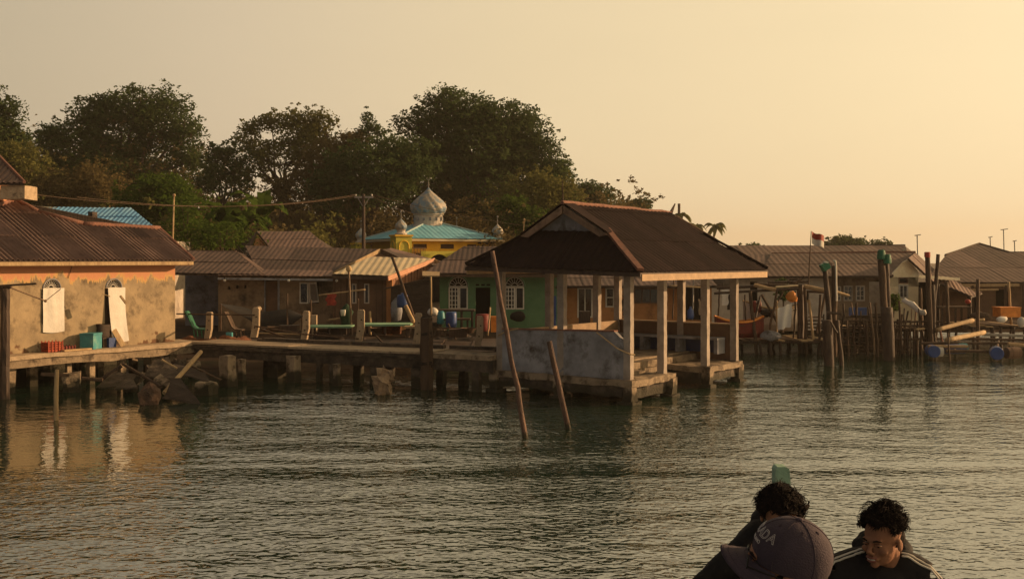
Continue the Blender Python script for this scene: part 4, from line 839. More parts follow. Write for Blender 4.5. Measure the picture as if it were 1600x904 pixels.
for i in range(4):
    mb = MB(); mb.tube([cs[i]+Vector((0, 0, .06)), ce+Vector((0, 0, .05))], .06, 6); make('hip_cap', mb, mat('pale_blue_cap', (.4, .5, .48), (.3, .4, .4), 4, .6, .1), mo)
    mb = MB(); mb.bar(cs[i]-Vector((0, 0, .06)), cs[(i+1) % 4]-Vector((0, 0, .06)), .05, .12); make('fascia_board', mb, M['roof_pale'], mo)
def onion(parent, c, r, h, name='dome', flute=12, twist=1.2, n=72):
    pr = [(.80, 0), (.92, .06), (1.0, .17), (1.01, .26), (.95, .37), (.82, .48), (.64, .59), (.44, .70), (.27, .79), (.13, .88), (.05, .95), (.015, 1.0)]
    mb = MB()
    for a, z in pr:
        for k in range(n):
            th = 2*math.pi*k/n; f = 1+.055*math.cos(flute*(th+twist*z)); rr_ = a*r*f
            mb.v.append(Vector(c)+Vector((rr_*math.cos(th), rr_*math.sin(th), z*h)))
    for i in range(len(pr)-1):
        for k in range(n): mb.f.append((i*n+k, i*n+(k+1) % n, (i+1)*n+(k+1) % n, (i+1)*n+k))
    mb.f.append(tuple((len(pr)-1)*n+k for k in range(n)))
    d = make(name, mb, M['dome'], parent, smooth=True); return d
dc = ce+Vector((-.1, -.1, 0)); zb = 5.55
mb = MB(); mb.lathe((dc.x, dc.y, zb-.15), [(1.15, 0), (1.0, .12), (.9, .25), (.88, .8), (.95, .85), (.88, .9)], 28); make('dome_drum', mb, M['pale_wall'], mo, smooth=False)
mb = MB()
for k in range(14): a = 2*math.pi*k/14; mb.box(dc.x+.88*math.cos(a)-.06, dc.x+.88*math.cos(a)+.06, dc.y+.88*math.sin(a)-.06, dc.y+.88*math.sin(a)+.06, zb+.32, zb+.5)
make('drum_ornament', mb, M['plaster_grey'], mo, kind='stuff')
onion(mo, (dc.x, dc.y, zb+.72), 1.07, 1.68)
mb = MB(); zt_ = zb+2.38; mb.tube([(dc.x, dc.y, zt_), (dc.x, dc.y, zt_+.5)], [.03, .015], 6); mb.ell((dc.x, dc.y, zt_+.14), .06); mb.ell((dc.x, dc.y, zt_+.26), .045)
cr_ = [(dc.x+.10*math.sin(t), dc.y, zt_+.52+.10*math.cos(t)) for t in [R(40+i*28) for i in range(11)]]; mb.tube(cr_, .02, 5); make('finial', mb, M['metal'], mo)
def minaret(a, b, z0, zt_, w_, label_, tower=True):
    p = MF(a, b); 
    if tower:
        mb = MB(); MF.box(mb, a-w_, a+w_, b-w_, b+w_, z0, zt_); make('corner_tower', mb, M['yellow_green'], mo)
        mb = MB(); MF.box(mb, a-w_-.06, a+w_+.06, b-w_-.06, b+w_+.06, zt_-.10, zt_); 
        make('tower_cornice', mb, M['yellow'], mo)
        for side in (0, 1):
            ar = [(-w_*.6, 0), (-w_*.6, .62)]+[(-w_*.6*math.cos(math.pi*i/10), .62+w_*.6*math.sin(math.pi*i/10)) for i in range(1, 10)]+[(w_*.6, .62), (w_*.6, 0)]
            pts = [MF(a+x, b-w_-.02, zt_-1.25+z) if side == 0 else MF(a-w_-.02, b+x, zt_-1.25+z) for x, z in ar]
            mb = MB(); mb.tube(pts+[pts[0]], .025, 5); make('arched_moulding', mb, M['yellow'], mo)
    mb = MB(); mb.lathe((p.x, p.y, zt_), [(.36, 0), (.36, .08), (.24, .12), (.24, .24), (.29, .28), (.2, .32)], 16); make('pinnacle_base', mb, M['pale_wall'], mo)
    onion(mo, (p.x, p.y, zt_+.31), .34, .66, 'small_dome', 8, 1.2, 40)
    mb = MB(); mb.tube([(p.x, p.y, zt_+.95), (p.x, p.y, zt_+1.35)], [.02, .012], 5); mb.ell((p.x, p.y, zt_+1.1), .04); mb.ell((p.x, p.y, zt_+1.36), .06); make('finial', mb, M['metal'], mo)
minaret(-.05, -.3, .9, 4.92, .48, 'near'); minaret(s_+.1, .1, 0, 4.72, .4, 'right', False); minaret(-.3, s_+.2, .9, 4.55, .48, 'left'); minaret(s_, s_, 0, 4.85, .4, 'far', False)

# ================================================================ WIRES AND POLES
def cat_wire(a, b, sag, r=.018, n=16): a = Vector(a); b = Vector(b); return [a+(b-a)*i/n-Vector((0, 0, sag*4*(i/n)*(1-i/n))) for i in range(n+1)], r
up_ = thing('utility_pole', 'dark utility pole with crossarm standing before the mosque', 'utility pole', (PX(568, 55), 55, .9))
mb = MB(); mb.tube([(PX(568, 55), 55, .9), (PX(568, 55), 55, PZ(303, 55))], [.11, .08], 8); make('shaft', mb, M['wood_dark'], up_)
mb = MB(); mb.bar(P(554, 308, 55), P(583, 308, 55), .08, .10); make('crossarm', mb, M['metal'], up_)
for s in (-1, 1): mb = MB(); mb.bar(P(568+s*1, 322, 54.95), P(568+s*9, 309, 54.95), .04, .04); make('brace', mb, M['metal'], up_)
for px in (556, 568, 581): mb = MB(); mb.lathe(P(px, 306, 55), [(.035, 0), (.05, .05), (.03, .09)], 8); make('insulator', mb, M['white'], up_)
for i, (a, b, sg, lab) in enumerate(((P(40, 302, 38), P(556, 304, 55), .55, 'upper cable sagging left from the utility pole over the tin roofs'), (P(120, 308, 40), P(556, 306, 55), .45, 'lower cable sagging left from the utility pole'), (P(581, 304, 55), P(900, 360, 62), .3, 'upper cable running right from the utility pole to behind the pavilion'), (P(581, 306, 55), P(690, 338, 58), .3, 'lower cable running right from the utility pole to the mosque'))):
    pts, r_ = cat_wire(a, b, sg); mb = MB(); mb.tube(pts, .013, 5); solo('overhead_cable', mb, M['wood'], lab, 'cable', group='overhead cables')
for px, yt, yb, Yd, lab in ((271, 305, 385, 45, 'thin pale stick pole left of the banana leaves holding the cables'), (818, 343, 376, 60, 'thin pale pole between the mosque and the pavilion roof')):
    mb = MB(); mb.tube([P(px-3, yb+50, Yd), P(px+1, yt, Yd)], [.05, .03], 6); mb.ell(P(px+1, yt, Yd), .07); solo('thin_pole', mb, M['wood_pale_lit'], lab, 'pole')

# ================================================================ CLUTTER BETWEEN WALKWAY AND HOUSES
# rust coloured nets in a heap
def heap(x0, x1, y, z, h, m, lab, name='net_heap', dep=1.0, seed=1, cat='nets', amp=.12):
    mb = MB(); n, k = 26, 12
    for j in range(k+1):
        for i in range(n+1):
            u, v = i/n, j/k; e = (1-abs(2*u-1)**3)*(1-abs(2*v-1)**2.5); q = noise.noise(Vector((u*(x1-x0)*1.8+seed, v*2.2, seed)))
            mb.v.append(Vector((x0+(x1-x0)*u, y+dep*(v-.5)+.1*q, z-.1+e*(h+amp*2*q)+amp*.5*noise.noise(Vector((u*30, v*12, seed))))))
    for j in range(k):
        for i in range(n): a = j*(n+1)+i; mb.f.append((a, a+1, a+n+2, a+n+1))
    b0 = len(mb.v); mb.v += [Vector((x0, y-dep/2, z-.3)), Vector((x1, y-dep/2, z-.3)), Vector((x1, y+dep/2, z-.3)), Vector((x0, y+dep/2, z-.3))]; mb.f.append((b0+3, b0+2, b0+1, b0))
    return solo(name, mb, M[m], lab, cat, smooth=True)
# low timber staging behind the walkway
stg = thing('shore_staging', 'dark timber staging with beams on the shore behind the walkway', 'staging', (-5, 35, 0))
for i in range(11):
    x0 = -10.6+i*.93; mb = MB(); mb.box(x0, x0+.9, 33.9-(x0+9.3)*.34, 36.2, .70+.02*(i % 3), .78+.02*(i % 3)); make('deck_board', mb.rough(.02, 3, .4), M['wood_dark'], stg)
heap(PX(278, 34.2), PX(350, 34.2), 34.0, .8, .34, 'net', 'rust-coloured net heap beside the green chair', seed=2)
heap(PX(335, 33.9), PX(400, 33.9), 33.6, .8, .42, 'net', 'rust-coloured net heap between the first two rail posts', seed=9)
heap(PX(670, 36), PX(775, 36), 35.6, .75, .25, 'tarp_brown', 'dark heap of gear before the green house', 'gear_heap', seed=4, cat='gear')
heap(PX(490, 36), PX(545, 36), 35.8, .85, .4, 'tarp_brown', 'dark heap of nets behind the third and fourth rail posts', 'gear_heap', seed=14, cat='gear')
def chair(px, py, Yd, m, lab, s=1.0):
    b = P(px, py, Yd); t = thing('lounge_chair', lab, 'chair', b)
    mb = MB(); pr = [b+Vector((-.28, 0, .58))*s, b+Vector((-.18, 0, .42))*s, b+Vector((-.04, 0, .1))*s, b+Vector((.06, 0, .02))*s, b+Vector((.3, 0, .0))*s]
    for i in range(4): mb.bar(pr[i], pr[i+1], .42*s, .035, (0, 0, 1) if i > 1 else (-1, 0, .3))
    make('seat_shell', mb, M[m], t)
    for dx in (0, .25):
        for dy in (-.18, .18): mb = MB(); mb.tube([b+Vector((dx, dy, .0))*s, b+Vector((dx+.03, dy, -.25))*s], .018, 5); make('leg', mb, M[m], t)
chair(305, 514, 33.9, 'green', 'curved green chair beside the rust net heap, left of the first rail post')
chair(366, 515, 34.0, 'wood', 'curved bare wood chair left of the second rail post', 1.0)
mb = MB(); fr = CF(33.4); fr.box(mb, PX(353, 33.4), PX(362, 33.4), -.15, 0, 1.02, 1.2); solo('small_teal_box', mb, M['teal'], 'tiny teal box at the foot of the rust net heap', 'box')
# black tarpaulin slung like a hammock
tp = thing('slung_tarpaulin', 'black tarpaulin slung between sticks before the grey-brown house', 'tarpaulin', P(410, 510, 36))
top = [(344, 474), (366, 477), (384, 480), (400, 487), (420, 486), (449, 482), (462, 487), (472, 492)]; bot = [(352, 480), (372, 490), (390, 500), (402, 508), (425, 514), (449, 514), (462, 502), (474, 494)]
mb = MB(); nT = len(top)
for k in range(5):
    for i in range(nT):
        f = k/4; x = top[i][0]*(1-f)+bot[i][0]*f; y = top[i][1]*(1-f)+bot[i][1]*f; mb.v.append(P(x, y, 36.4-1.4*math.sin(f*1.6)*.5+.1*math.sin(i)))
for k in range(4):
    for i in range(nT-1): a = k*nT+i; mb.f.append((a, a+1, a+nT+1, a+nT))
n0 = len(mb.v); mb.v += [v+Vector((0, .015, 0)) for v in mb.v]; mb.f += [tuple(i+n0 for i in f)[::-1] for f in mb.f]; make('sheet', mb, M['tarp'], tp, smooth=True)
for px, yt, yb, Yd in ((449, 458, 522, 35.6), (345, 474, 516, 36.6), (472, 490, 520, 36), (486, 468, 505, 36.2)):
    mb = MB(); mb.tube(bent(P(px, yb, Yd), P(px, yt, Yd), .02, 5, px), .03, 6); make('stick', mb, M['wood'], tp)
mb = MB(); mb.ell(P(404, 482, 36.6), (.11, .11, .09)); solo('white_bowl', mb, M['conc_post'], 'upturned white bowl above the black tarpaulin', 'bowl', smooth=True)
def table(px0, px1, py, Yd, m, lab, h=.35, dep=.8, th=.06, legs=3):
    x0, x1 = PX(px0, Yd), PX(px1, Yd); z = PZ(py, Yd); t = thing('work_table', lab, 'table', ((x0+x1)/2, Yd, z-h)); mb = MB(); mb.box(x0, x1, Yd-dep/2, Yd+dep/2, z-th, z); make('table_top', mb.rough(.008, 3, .4), M[m], t)
    for i in range(legs):
        x = x0+.1+(x1-x0-.2)*i/(legs-1)
        for y in (Yd-dep/2+.06, Yd+dep/2-.06): mb = MB(); mb.box(x-.03, x+.03, y-.03, y+.03, z-h, z-th-.002); make('leg', mb, M['wood_dark'], t)
    return t
table(484, 551, 508, 34.6, 'green_board', 'narrow pale green table between the third and fourth rail posts')
table(566, 643, 505, 34.2, 'green_board', 'long bright green table right of the fourth rail post', dep=1.0)
table(632, 662, 509, 33.2, 'wood_pale_lit', 'small bare wood table end behind the fifth rail post', dep=.5)
table(684, 742, 483, 37.5, 'wood_dark', 'dark rack table before the green house windows', h=.75, dep=.7, legs=4)
table(684, 735, 497, 36.6, 'wood', 'low brown bench below the dark rack table', h=.4, dep=.4)
def stick(p, q, r_, m, lab, name='stick_pole', k=.02, sd=1, grp=None, cat='pole'):
    mb = MB(); mb.tube(bent(p, q, k, 7, sd), r_, 7); solo(name, mb.rough(.006, 6, .3), M[m], lab, cat, group=grp, smooth=True)
stick(P(650, 505, 33.6), P(613, 402, 35.2), .05, 'wood', 'dark pole leaning left from the fifth rail post against the pale roof', k=.01)
stick(P(646, 503, 33.4), P(634, 478, 33.8), .07, 'wood_pale_lit', 'short pale brace beside the dark leaning pole')
stick(P(549, 512, 35), P(545, 424, 35.2), .035, 'bamboo', 'thin upright pole with a small round cap before the timber house', k=.01)
mb = MB(); mb.lathe(P(545, 424, 35.2), [(.05, 0), (.10, .05), (.09, .14), (.03, .2)], 10); mb.bar(P(545, 420, 35.2), P(541, 417, 35.2), .1, .03); solo('pole_lamp', mb, M['wood_pale_lit'], 'little lamp cap on top of the thin upright pole', 'lamp', smooth=True)
stick(P(674, 502, 36.5), P(673, 432, 36.6), .035, 'wood_pale_lit', 'pale upright pole at the edge of the green house', k=.01)
stick(P(498, 461, 36), P(571, 452, 36), .025, 'wood_pale_lit', 'horizontal clothes pole before the narrow windows', k=.02)
stick(P(579, 525, 35), P(578, 486, 35), .04, 'wood_pale_lit', 'short pale stake behind the green table')
stick(P(762, 524, 36), P(766, 480, 36.2), .03, 'wood_pale_lit', 'long thin handle leaning near the green house doorway', 'tool_handle', cat='tool')
stick(P(560, 466, 36.2), P(560, 490, 36.2), .02, 'wood', 'thin bent pipe below the clothes pole', 'pipe', cat='pipe')
mb = MB(); n = 10
for j in range(n+1):
    for i in range(5): mb.v.append(P(510+i*3.6+1.5*math.sin(j), 459+j*1.8, 35.97)+Vector((0, .03*math.sin(i*2+j), 0)))
for j in range(n):
    for i in range(4): a = j*5+i; mb.f.append((a, a+1, a+6, a+5))
n0 = len(mb.v); mb.v += [v+Vector((0, .02, 0)) for v in mb.v]; mb.f += [tuple(i+n0 for i in f)[::-1] for f in mb.f]
solo('red_shirt', mb, M['red'], 'red cloth hung on the horizontal clothes pole', 'cloth', smooth=True)
mb = MB(); mb.lathe(P(629, 480, 35.4), [(.17, 0), (.19, .1), (.19, .34), (.17, .42), (.06, .44), (.06, .48)], 14); solo('blue_drum', mb.rough(.01, 5, .2), M['blue'], 'bright blue drum hung beside the dark leaning pole', 'drum', smooth=True)
mb = MB(); mb.lathe(P(619, 500, 36), [(.16, 0), (.2, .3), (.17, .6), (.06, .75)], 12); solo('grey_sack', mb.rough(.05, 3, .2), M['plaster_grey'], 'grey cloth hanging left of the bright blue drum', 'cloth', smooth=True)
mb = MB(); mb.lathe(P(705, 511, 36.2), [(.17, 0), (.19, .08), (.19, .45), (.17, .53)], 14); solo('blue_drum', mb, M['blue'], 'dull blue drum standing under the dark rack table', 'drum', smooth=True)
mb = MB(); mb.lathe(P(689, 506, 36.5), [(.12, 0), (.15, .08), (.12, .4), (.08, .45)], 12); solo('teal_bucket', mb, M['teal'], 'teal bucket left of the dull blue drum', 'bucket', smooth=True)
mb = MB(); mb.ell(P(676, 487, 36.8), (.2, .15, .14)); solo('pale_sack', mb.rough(.05, 4, .2), M['cloth_white'], 'pale round sack at the left end of the rack table', 'sack', smooth=True)
mb = MB(); mb.lathe(P(754, 517, 37), [(.24, 0), (.26, .1), (.26, .5), (.22, .6)], 14); solo('red_brown_drum', mb, M['red_dark'], 'dark red drum before the green house doorway', 'drum', smooth=True)
mb = MB(); mb.box(PX(767, 38), PX(776, 38), 37.9, 38.2, .9, PZ(494, 38)); solo('orange_box', mb, M['orange'], 'small orange box against the green wall by the doorway', 'box')
mb = MB(); mb.ell(P(809, 494, 40.3), (.3, .12, .2)); solo('black_bag', mb.rough(.06, 4, .2), M['tarp'], 'black bag hanging under the right arched window', 'bag', smooth=True)
mb = MB(); mb.lathe(P(541, 510, 35.3), [(.14, 0), (.2, .25), (.22, .5), (.1, .7), (.04, .78)], 12); solo('green_bundle', mb.rough(.08, 4, .15), M['dark_green'], 'dark green bundle right of the slung tarpaulin, by the thin upright pole', 'bundle', smooth=True)
mb = MB(); mb.lathe(P(536, 493, 35.1), [(.07, 0), (.09, .14), (.09, .2)], 12); solo('white_cup', mb, M['white'], 'white cup resting on the dark green bundle', 'cup', smooth=True)
mb = MB(); mb.box(PX(487, 35.6), PX(495, 35.6), 35.5, 35.7, .95, PZ(492, 35.6)); solo('pale_canister', mb, M['conc_post'], 'small pale canister behind the third rail post', 'canister')
mb = MB(); mb.box(PX(858, 37), PX(869, 37), 36.9, 37.1, .8, PZ(462, 37)); solo('blue_curtain', mb.rough(.03, 5, .2), M['blue'], 'deep blue curtain standing behind the left pavilion posts', 'curtain')
mb = MB(); 
for k in range(14): mb.tube(bent(P(966+rnd.uniform(0, 20), 450+rnd.uniform(0, 8), 38), P(964+rnd.uniform(0, 24), 485+rnd.uniform(0, 10), 38), .25, 6, k), .02, 4)
solo('tangled_net', mb, M['tarp'], 'tangle of black net hanging behind the pavilion near corner', 'net')
mb = MB(); mb.box(PX(905, 37.6), PX(922, 37.6), 37.5, 37.9, .8, PZ(486, 37.6)); solo('dark_cabinet', mb, M['wood_dark'], 'dark cabinet before the orange house window', 'cabinet')
# clutter seen through the right bays
dish = thing('satellite_dish', 'grey satellite dish seen under the pavilion eave at right', 'satellite dish', P(1130, 445, 41))
mb = MB(); rt = Matrix.Rotation(R(-55), 3, 'X') @ Matrix.Rotation(R(20), 3, 'Y')
for k, (r_, z_) in enumerate(((.02, 0), (.15, .01), (.28, .04), (.38, .085))):
    for i in range(20): a = 2*math.pi*i/20; mb.v.append(P(1130, 438, 40.6)+rt @ Vector((r_*1.1*math.cos(a), r_*math.sin(a), z_)))
for k in range(3):
    for i in range(20): mb.f.append((k*20+i, k*20+(i+1) % 20, (k+1)*20+(i+1) % 20, (k+1)*20+i))
make('reflector', mb, M['metal'], dish, smooth=True); mb = MB(); mb.tube([P(1130, 440, 40.6), P(1130, 460, 41)], .03, 6); make('bracket', mb, M['metal'], dish)
for i, (px, yt, yb) in enumerate(((1082, 428, 500), (1095, 432, 470), (1051, 436, 498), (1122, 452, 510))):
    stick(P(px, yb, 40), P(px+2, yt, 40.2), .03, 'metal' if i == 0 else 'wood', ['white plastic pipe standing behind the middle pavilion bay', 'short dark pole beside the white plastic pipe', 'dark pole behind the second pavilion post', 'brown pole below the satellite dish'][i], sd=i)
stick(P(1046, 446, 39.5), P(1100, 449, 39.6), .03, 'wood_pale_lit', 'horizontal pale pipe across the middle pavilion bay', 'pipe', cat='pipe')
mb = MB(); mb.lathe(P(1079, 498, 38.5), [(.1, 0), (.13, .1), (.11, .32), (.04, .38), (.04, .45)], 10); solo('blue_bottle', mb, M['blue'], 'blue bottle standing on the rail in the middle pavilion bay', 'bottle', smooth=True)
for i, (px, py, m_, lab) in enumerate(((1133, 463, 'cloth_white', 'pale shirt hanging below the satellite dish'), (1142, 470, 'tarp', 'black shirt hanging right of the pale shirt'), (1097, 478, 'conc_post', 'pale towel hanging left of the third pavilion post'))):
    mb = MB(); mb.box(PX(px-5, 40.2), PX(px+5, 40.2), 40.15, 40.22, PZ(py+14, 40), PZ(py-10, 40)); solo('hanging_shirt', mb.rough(.05, 5, .15), M[m_], lab, 'clothes')

r = random.Random(31)
yard = (('basin', 'basin', 'dark round basin', 430, 518), ('fish_box', 'box', 'dark wooden fish box', 452, 520), ('coil_of_rope', 'rope', 'brown coil of rope', 506, 524), ('fish_box', 'box', 'grey-brown fish box', 528, 522), ('basin', 'basin', 'shallow brown basin', 590, 520), ('fish_box', 'box', 'low open brown box', 612, 521), ('coil_of_rope', 'rope', 'dark coil of rope', 690, 524), ('fish_box', 'box', 'small dark box', 716, 526), ('basin', 'basin', 'rusty round basin', 732, 520))
where = ('behind the second rail post', 'right of the dark round basin', 'behind the third rail post', 'left of the fourth rail post', 'under the long green table', 'beside the shallow brown basin', 'right of the dark square post', 'right of the dark coil of rope', 'left of the rail post nearest the pavilion')
for (nm, ct, lb, px, py), wh in zip(yard, where):
    c_ = P(px, py, 34.6); mb = MB()
    if nm == 'basin': mb.lathe(c_, [(.16, 0), (.26, .16), (.28, .17), (.25, .15), (.15, .03)], 14)
    elif nm == 'fish_box': mb.box(c_.x-.3, c_.x+.3, c_.y-.2, c_.y+.2, c_.z, c_.z+.26)
    else:
        for k in range(4): mb.tube([c_+Vector(((.22-.02*k)*math.cos(t), (.22-.02*k)*math.sin(t), .03+.05*k)) for t in [i*math.pi/6 for i in range(13)]], .03, 5)
    solo(nm, mb.rough(.012, 5, .2), M[('wood', 'wood_dark', 'net')[r.randrange(3)]], lb+' '+wh, ct)
for k, (p0, p1, Yd, m_, lab) in enumerate((((404, 513), (470, 534), 33.9, 'wood', 'thin sloping pole behind the rail between the second and third posts'), ((395, 520), (468, 522), 34.3, 'wood_pale_lit', 'pale horizontal pole behind the second rail post'), ((490, 519), (556, 528), 34.2, 'wood', 'dark horizontal pole under the narrow green table'), ((572, 524), (640, 526), 34.0, 'wood', 'brown beam under the long green table'), ((580, 516), (600, 538), 33.8, 'wood_dark', 'slanting brace under the long green table'), ((676, 512), (742, 514), 35.2, 'wood', 'low rail before the dark rack table'), ((512, 500), (538, 496), 35.4, 'wood_pale_lit', 'pale stick lying before the dark green bundle'), ((700, 505), (712, 530), 35.3, 'wood', 'slanting stick before the dull blue drum'))):
    stick(P(*p0, Yd), P(*p1, Yd), .03, m_, lab, 'yard_pole', .02, k+300)

# ================================================================ RIGHT SIDE: HOUSES
Y = 46; F = CF(Y); w1 = thing('long_right_house', 'long house with dusty sheet roof and a cream gable end, right of the pavilion', 'house', (PX(1290, Y), Y+2, .6)); zt = PZ(433, Y)
hs = [hole(1233, 1247, 436, 444, Y), hole(1246, 1264, 455, 490, Y), hole(1172, 1184, 440, 470, Y)]
make('wall', wall_panel(F, MB(), PX(1112, Y), PX(1292, Y), -.12, 0, .4, zt, hs), M['pale_wall'], w1)
hs2 = [hole(1304, 1314, 447, 470, Y), hole(1318, 1332, 446, 470, Y), hole(1337, 1351, 446, 470, Y), hole(1358, 1388, 440, 490, Y)]
make('wall', wall_panel(F, MB(), PX(1292.3, Y), PX(1390, Y), -.12, -.004, .4, zt, hs2), M['plaster_brown'], w1)
mb = MB(); F.box(mb, PX(1112, Y), PX(1390, Y), -3.2, -3.1, .4, zt); make('dark_back_wall', mb, M['black_void'], w1)
for h_ in hs2[:3]: window(w1, F, *h_, .02, M['pale_wall'], 2, 3, .05)
window(w1, F, *hs[0], .02, M['board_brown'], 2, 1, .04)
# cream gable end
gp = [P(1390, 492, Y-.6), P(1435, 492, Y-.6), P(1435, 425, Y-.6), P(1420, 405, Y-.6), P(1412, 409, Y-.6), P(1390, 432, Y-.6)]
Fg = CF(Y-.6); hw_ = hole(1404, 1419, 433, 466, Y-.6)
mb = wall_panel(Fg, MB(), gp[0].x, gp[1].x, -.15, 0, .4, gp[2].z-.62, [(hw_[0], hw_[1], hw_[2], hw_[3])]); 
ztp = gp[2].z-.62
mb.poly([Vector((gp[0].x, Y-.45, ztp)), Vector((gp[1].x, Y-.45, ztp)), gp[2]+Vector((0, .15, 0)), gp[3]+Vector((0, .15, 0)), gp[4]+Vector((0, .15, 0)), Vector((gp[0].x, Y-.45, gp[5].z))], (0, -.15, 0))
make('gable_wall', mb, mat('cream_render', (.80, .68, .46), (.66, .55, .36), 1.4, .85, .2, (.5, .32, .17), .8, (.5, .7)), w1)
mb = MB(); mb.box(gp[1].x-.15, gp[1].x, Y-.44, Y+3, .4, gp[2].z-.05); make('side_wall', mb, M['orange_wall'], w1)
ztw = hw_[3]; window(w1, Fg, hw_[0], hw_[1], hw_[2], hw_[2]+(ztw-hw_[2])*.66, .02, M['white'], 2, 1, .07); window(w1, Fg, hw_[0], hw_[1], hw_[2]+(ztw-hw_[2])*.70, ztw, .02, M['board_brown'], 1, 1, .05)
r1p = [P(1182, 433, 45.2), P(1394, 432, 45.2), P(1430, 395, 48.8), P(1206, 398, 48.8)]
r2p = [P(1430, 395, 48.8), P(1418, 404, 45.1), P(1462, 445, 45.3), P(1480, 440, 49.5)]
rf = slab_roof(w1, [r1p, r2p, [P(1110, 433, 45.6), P(1182, 433, 45.2), P(1206, 398, 48.8), P(1140, 400, 48.8)]], M['wood_dark']); sheets(rf, r1p, M['roof_right'], 1.25, 1.95, .25, .005, seed=61)
sheets(rf, [P(1418, 404, 45.1), P(1462, 445, 45.3), P(1480, 440, 49.5), P(1430, 395, 48.8)], M['roof_tin'], 1.2, 2, .25, .005, seed=62)
sheets(rf, [P(1110, 433, 45.6), P(1182, 433, 45.2), P(1206, 398, 48.8), P(1140, 400, 48.8)], M['roof_right'], 1.2, 2, .25, .005, seed=65)
mb = MB(); mb.tube([P(1206, 397, 48.8), P(1430, 394, 48.8)], .08, 6); make('ridge_cap', mb.rough(.02, 3, .6), M['terra'], w1)
w2 = thing('back_right_house', 'long low roof with white gable triangle behind the cream-gabled house', 'house', P(1290, 470, 54))
r3 = [P(1120, 402, 51), P(1420, 402, 51), P(1414, 384, 53.5), P(1138, 387, 53.5)]
rf = slab_roof(w2, [r3, [P(1414, 384, 53.5), P(1420, 402, 51), P(1428, 395, 55)]], M['wood_dark']); sheets(rf, r3, M['roof_right'], 1.4, 3, .28, .005, seed=63)
mb = MB(); mb.tube([P(1138, 386.5, 53.5), P(1414, 383.5, 53.5)], .07, 6); make('ridge_cap', mb, M['wood_dark'], w2)
mb = MB(); mb.poly([P(1404, 398, 50.9), P(1421, 398, 50.9), P(1413, 386, 50.9)], (0, -.04, 0)); make('gable_triangle', mb, M['white_wall'], w2)
mb = MB(); mb.box(PX(1130, 52), PX(1415, 52), 51.5, 56, .4, PZ(403, 52)); make('wall', mb, M['pale_wall'], w2)
# big hipped house at the right edge
Y = 46.5; F = CF(Y); w3 = thing('hipped_right_house', 'big house with peaked dusty roof at the right edge', 'house', (PX(1540, Y), Y+3, .5))
r4 = [P(1446, 442, 45.6), P(1690, 442, 45.6), P(1690, 394, 50.4), P(1576, 394, 50.4), P(1530, 381, 51.6), P(1478, 399, 49.9)]
# split at the fold so every piece is planar
r4a = [P(1446, 442, 45.6), P(1690, 442, 45.6), P(1690, 419, 48), P(1462, 419, 48)]
z2 = lambda px, py: onplane(px, py, r4a[3], ((r4a[1]-r4a[0]).cross(r4a[3]-r4a[0])).normalized())
r4b = [r4a[3], r4a[2], z2(1690, 394), z2(1577, 395), z2(1530, 381), z2(1478, 399)]
rf = slab_roof(w3, [r4a, r4b, [P(1530, 381, r4b[4].y), r4b[3], P(1590, 396, 58), P(1545, 383, 58)], [r4b[3], r4b[2], P(1690, 396, 58), P(1590, 396, 58)]], M['wood_dark']); sheets(rf, r4a, M['roof_right'], 1.25, 2.6, .25, .005, seed=64); sheets(rf, r4b, M['roof_right'], 1.25, 6, .25, .005, seed=66)
mb = MB(); mb.tube([r4b[5], r4b[4], r4b[3], r4b[2]], .08, 6); make('ridge_cap', mb.rough(.02, 3, .6), M['wood'], w3)
hs = [hole(1500, 1530, 456, 500, Y), hole(1556, 1580, 452, 485, Y)]
make('wall', wall_panel(F, MB(), PX(1458, Y), PX(1690, Y), -.12, 0, .3, PZ(443, Y), hs), M['board_brown'], w3)
mb = MB(); F.box(mb, PX(1458, Y), PX(1690, Y), -3.2, -3.1, .3, PZ(443, Y)); make('dark_back_wall', mb, M['black_void'], w3)
mb = MB(); mb.bar(P(1490, 446, 44.6), P(1592, 445, 44.6), .1, .12); make('eave_beam', mb, M['wood_pale_lit'], w3)  # sunlit look of the beam is painted with the pale wood
mb = MB(); mb.bar(P(1500, 453, 44.3), P(1560, 452, 44.3), .06, .08); make('eave_beam', mb, M['wood_pale_lit'], w3)
for px in (1520, 1572, 1600): mb = MB(); mb.bar(P(px, 500, 44.3), P(px-1, 446, 44.6), .12, .12); make('veranda_post', mb, M['wood'], w3)
sh = thing('lean_to_shed', 'slanting patched tin lean-to between the cream gable and the big right house', 'shed', P(1490, 500, 43.5))
q = [P(1517, 464, 42.6), P(1463, 441, 42.9), P(1470, 437, 45), P(1535, 458, 44.8)]; rf = slab_roof(sh, [q], M['wood_dark'], .04)
sheets(rf, [q[1], q[0], q[3], q[2]], M['roof_tin'], .8, 3, .2, .015, seed=67)
q = [P(1435, 436, 43), P(1500, 440, 43), P(1500, 435, 44.6), P(1436, 431, 44.6)]; sheets(rf, q, M['roof_pale'], .9, 3, .2, .012, seed=68)
mb = MB(); mb.box(PX(1472, 43.6), PX(1510, 43.6), 43.5, 43.6, .5, PZ(455, 43.6)); make('wall', mb, M['board_brown'], sh)
for px, yt in ((1466, 443), (1481, 448), (1516, 463)): mb = MB(); mb.tube([P(px, 512, 42.8), P(px, yt, 42.8)], .06, 6); make('post', mb, M['wood_dark'], sh)
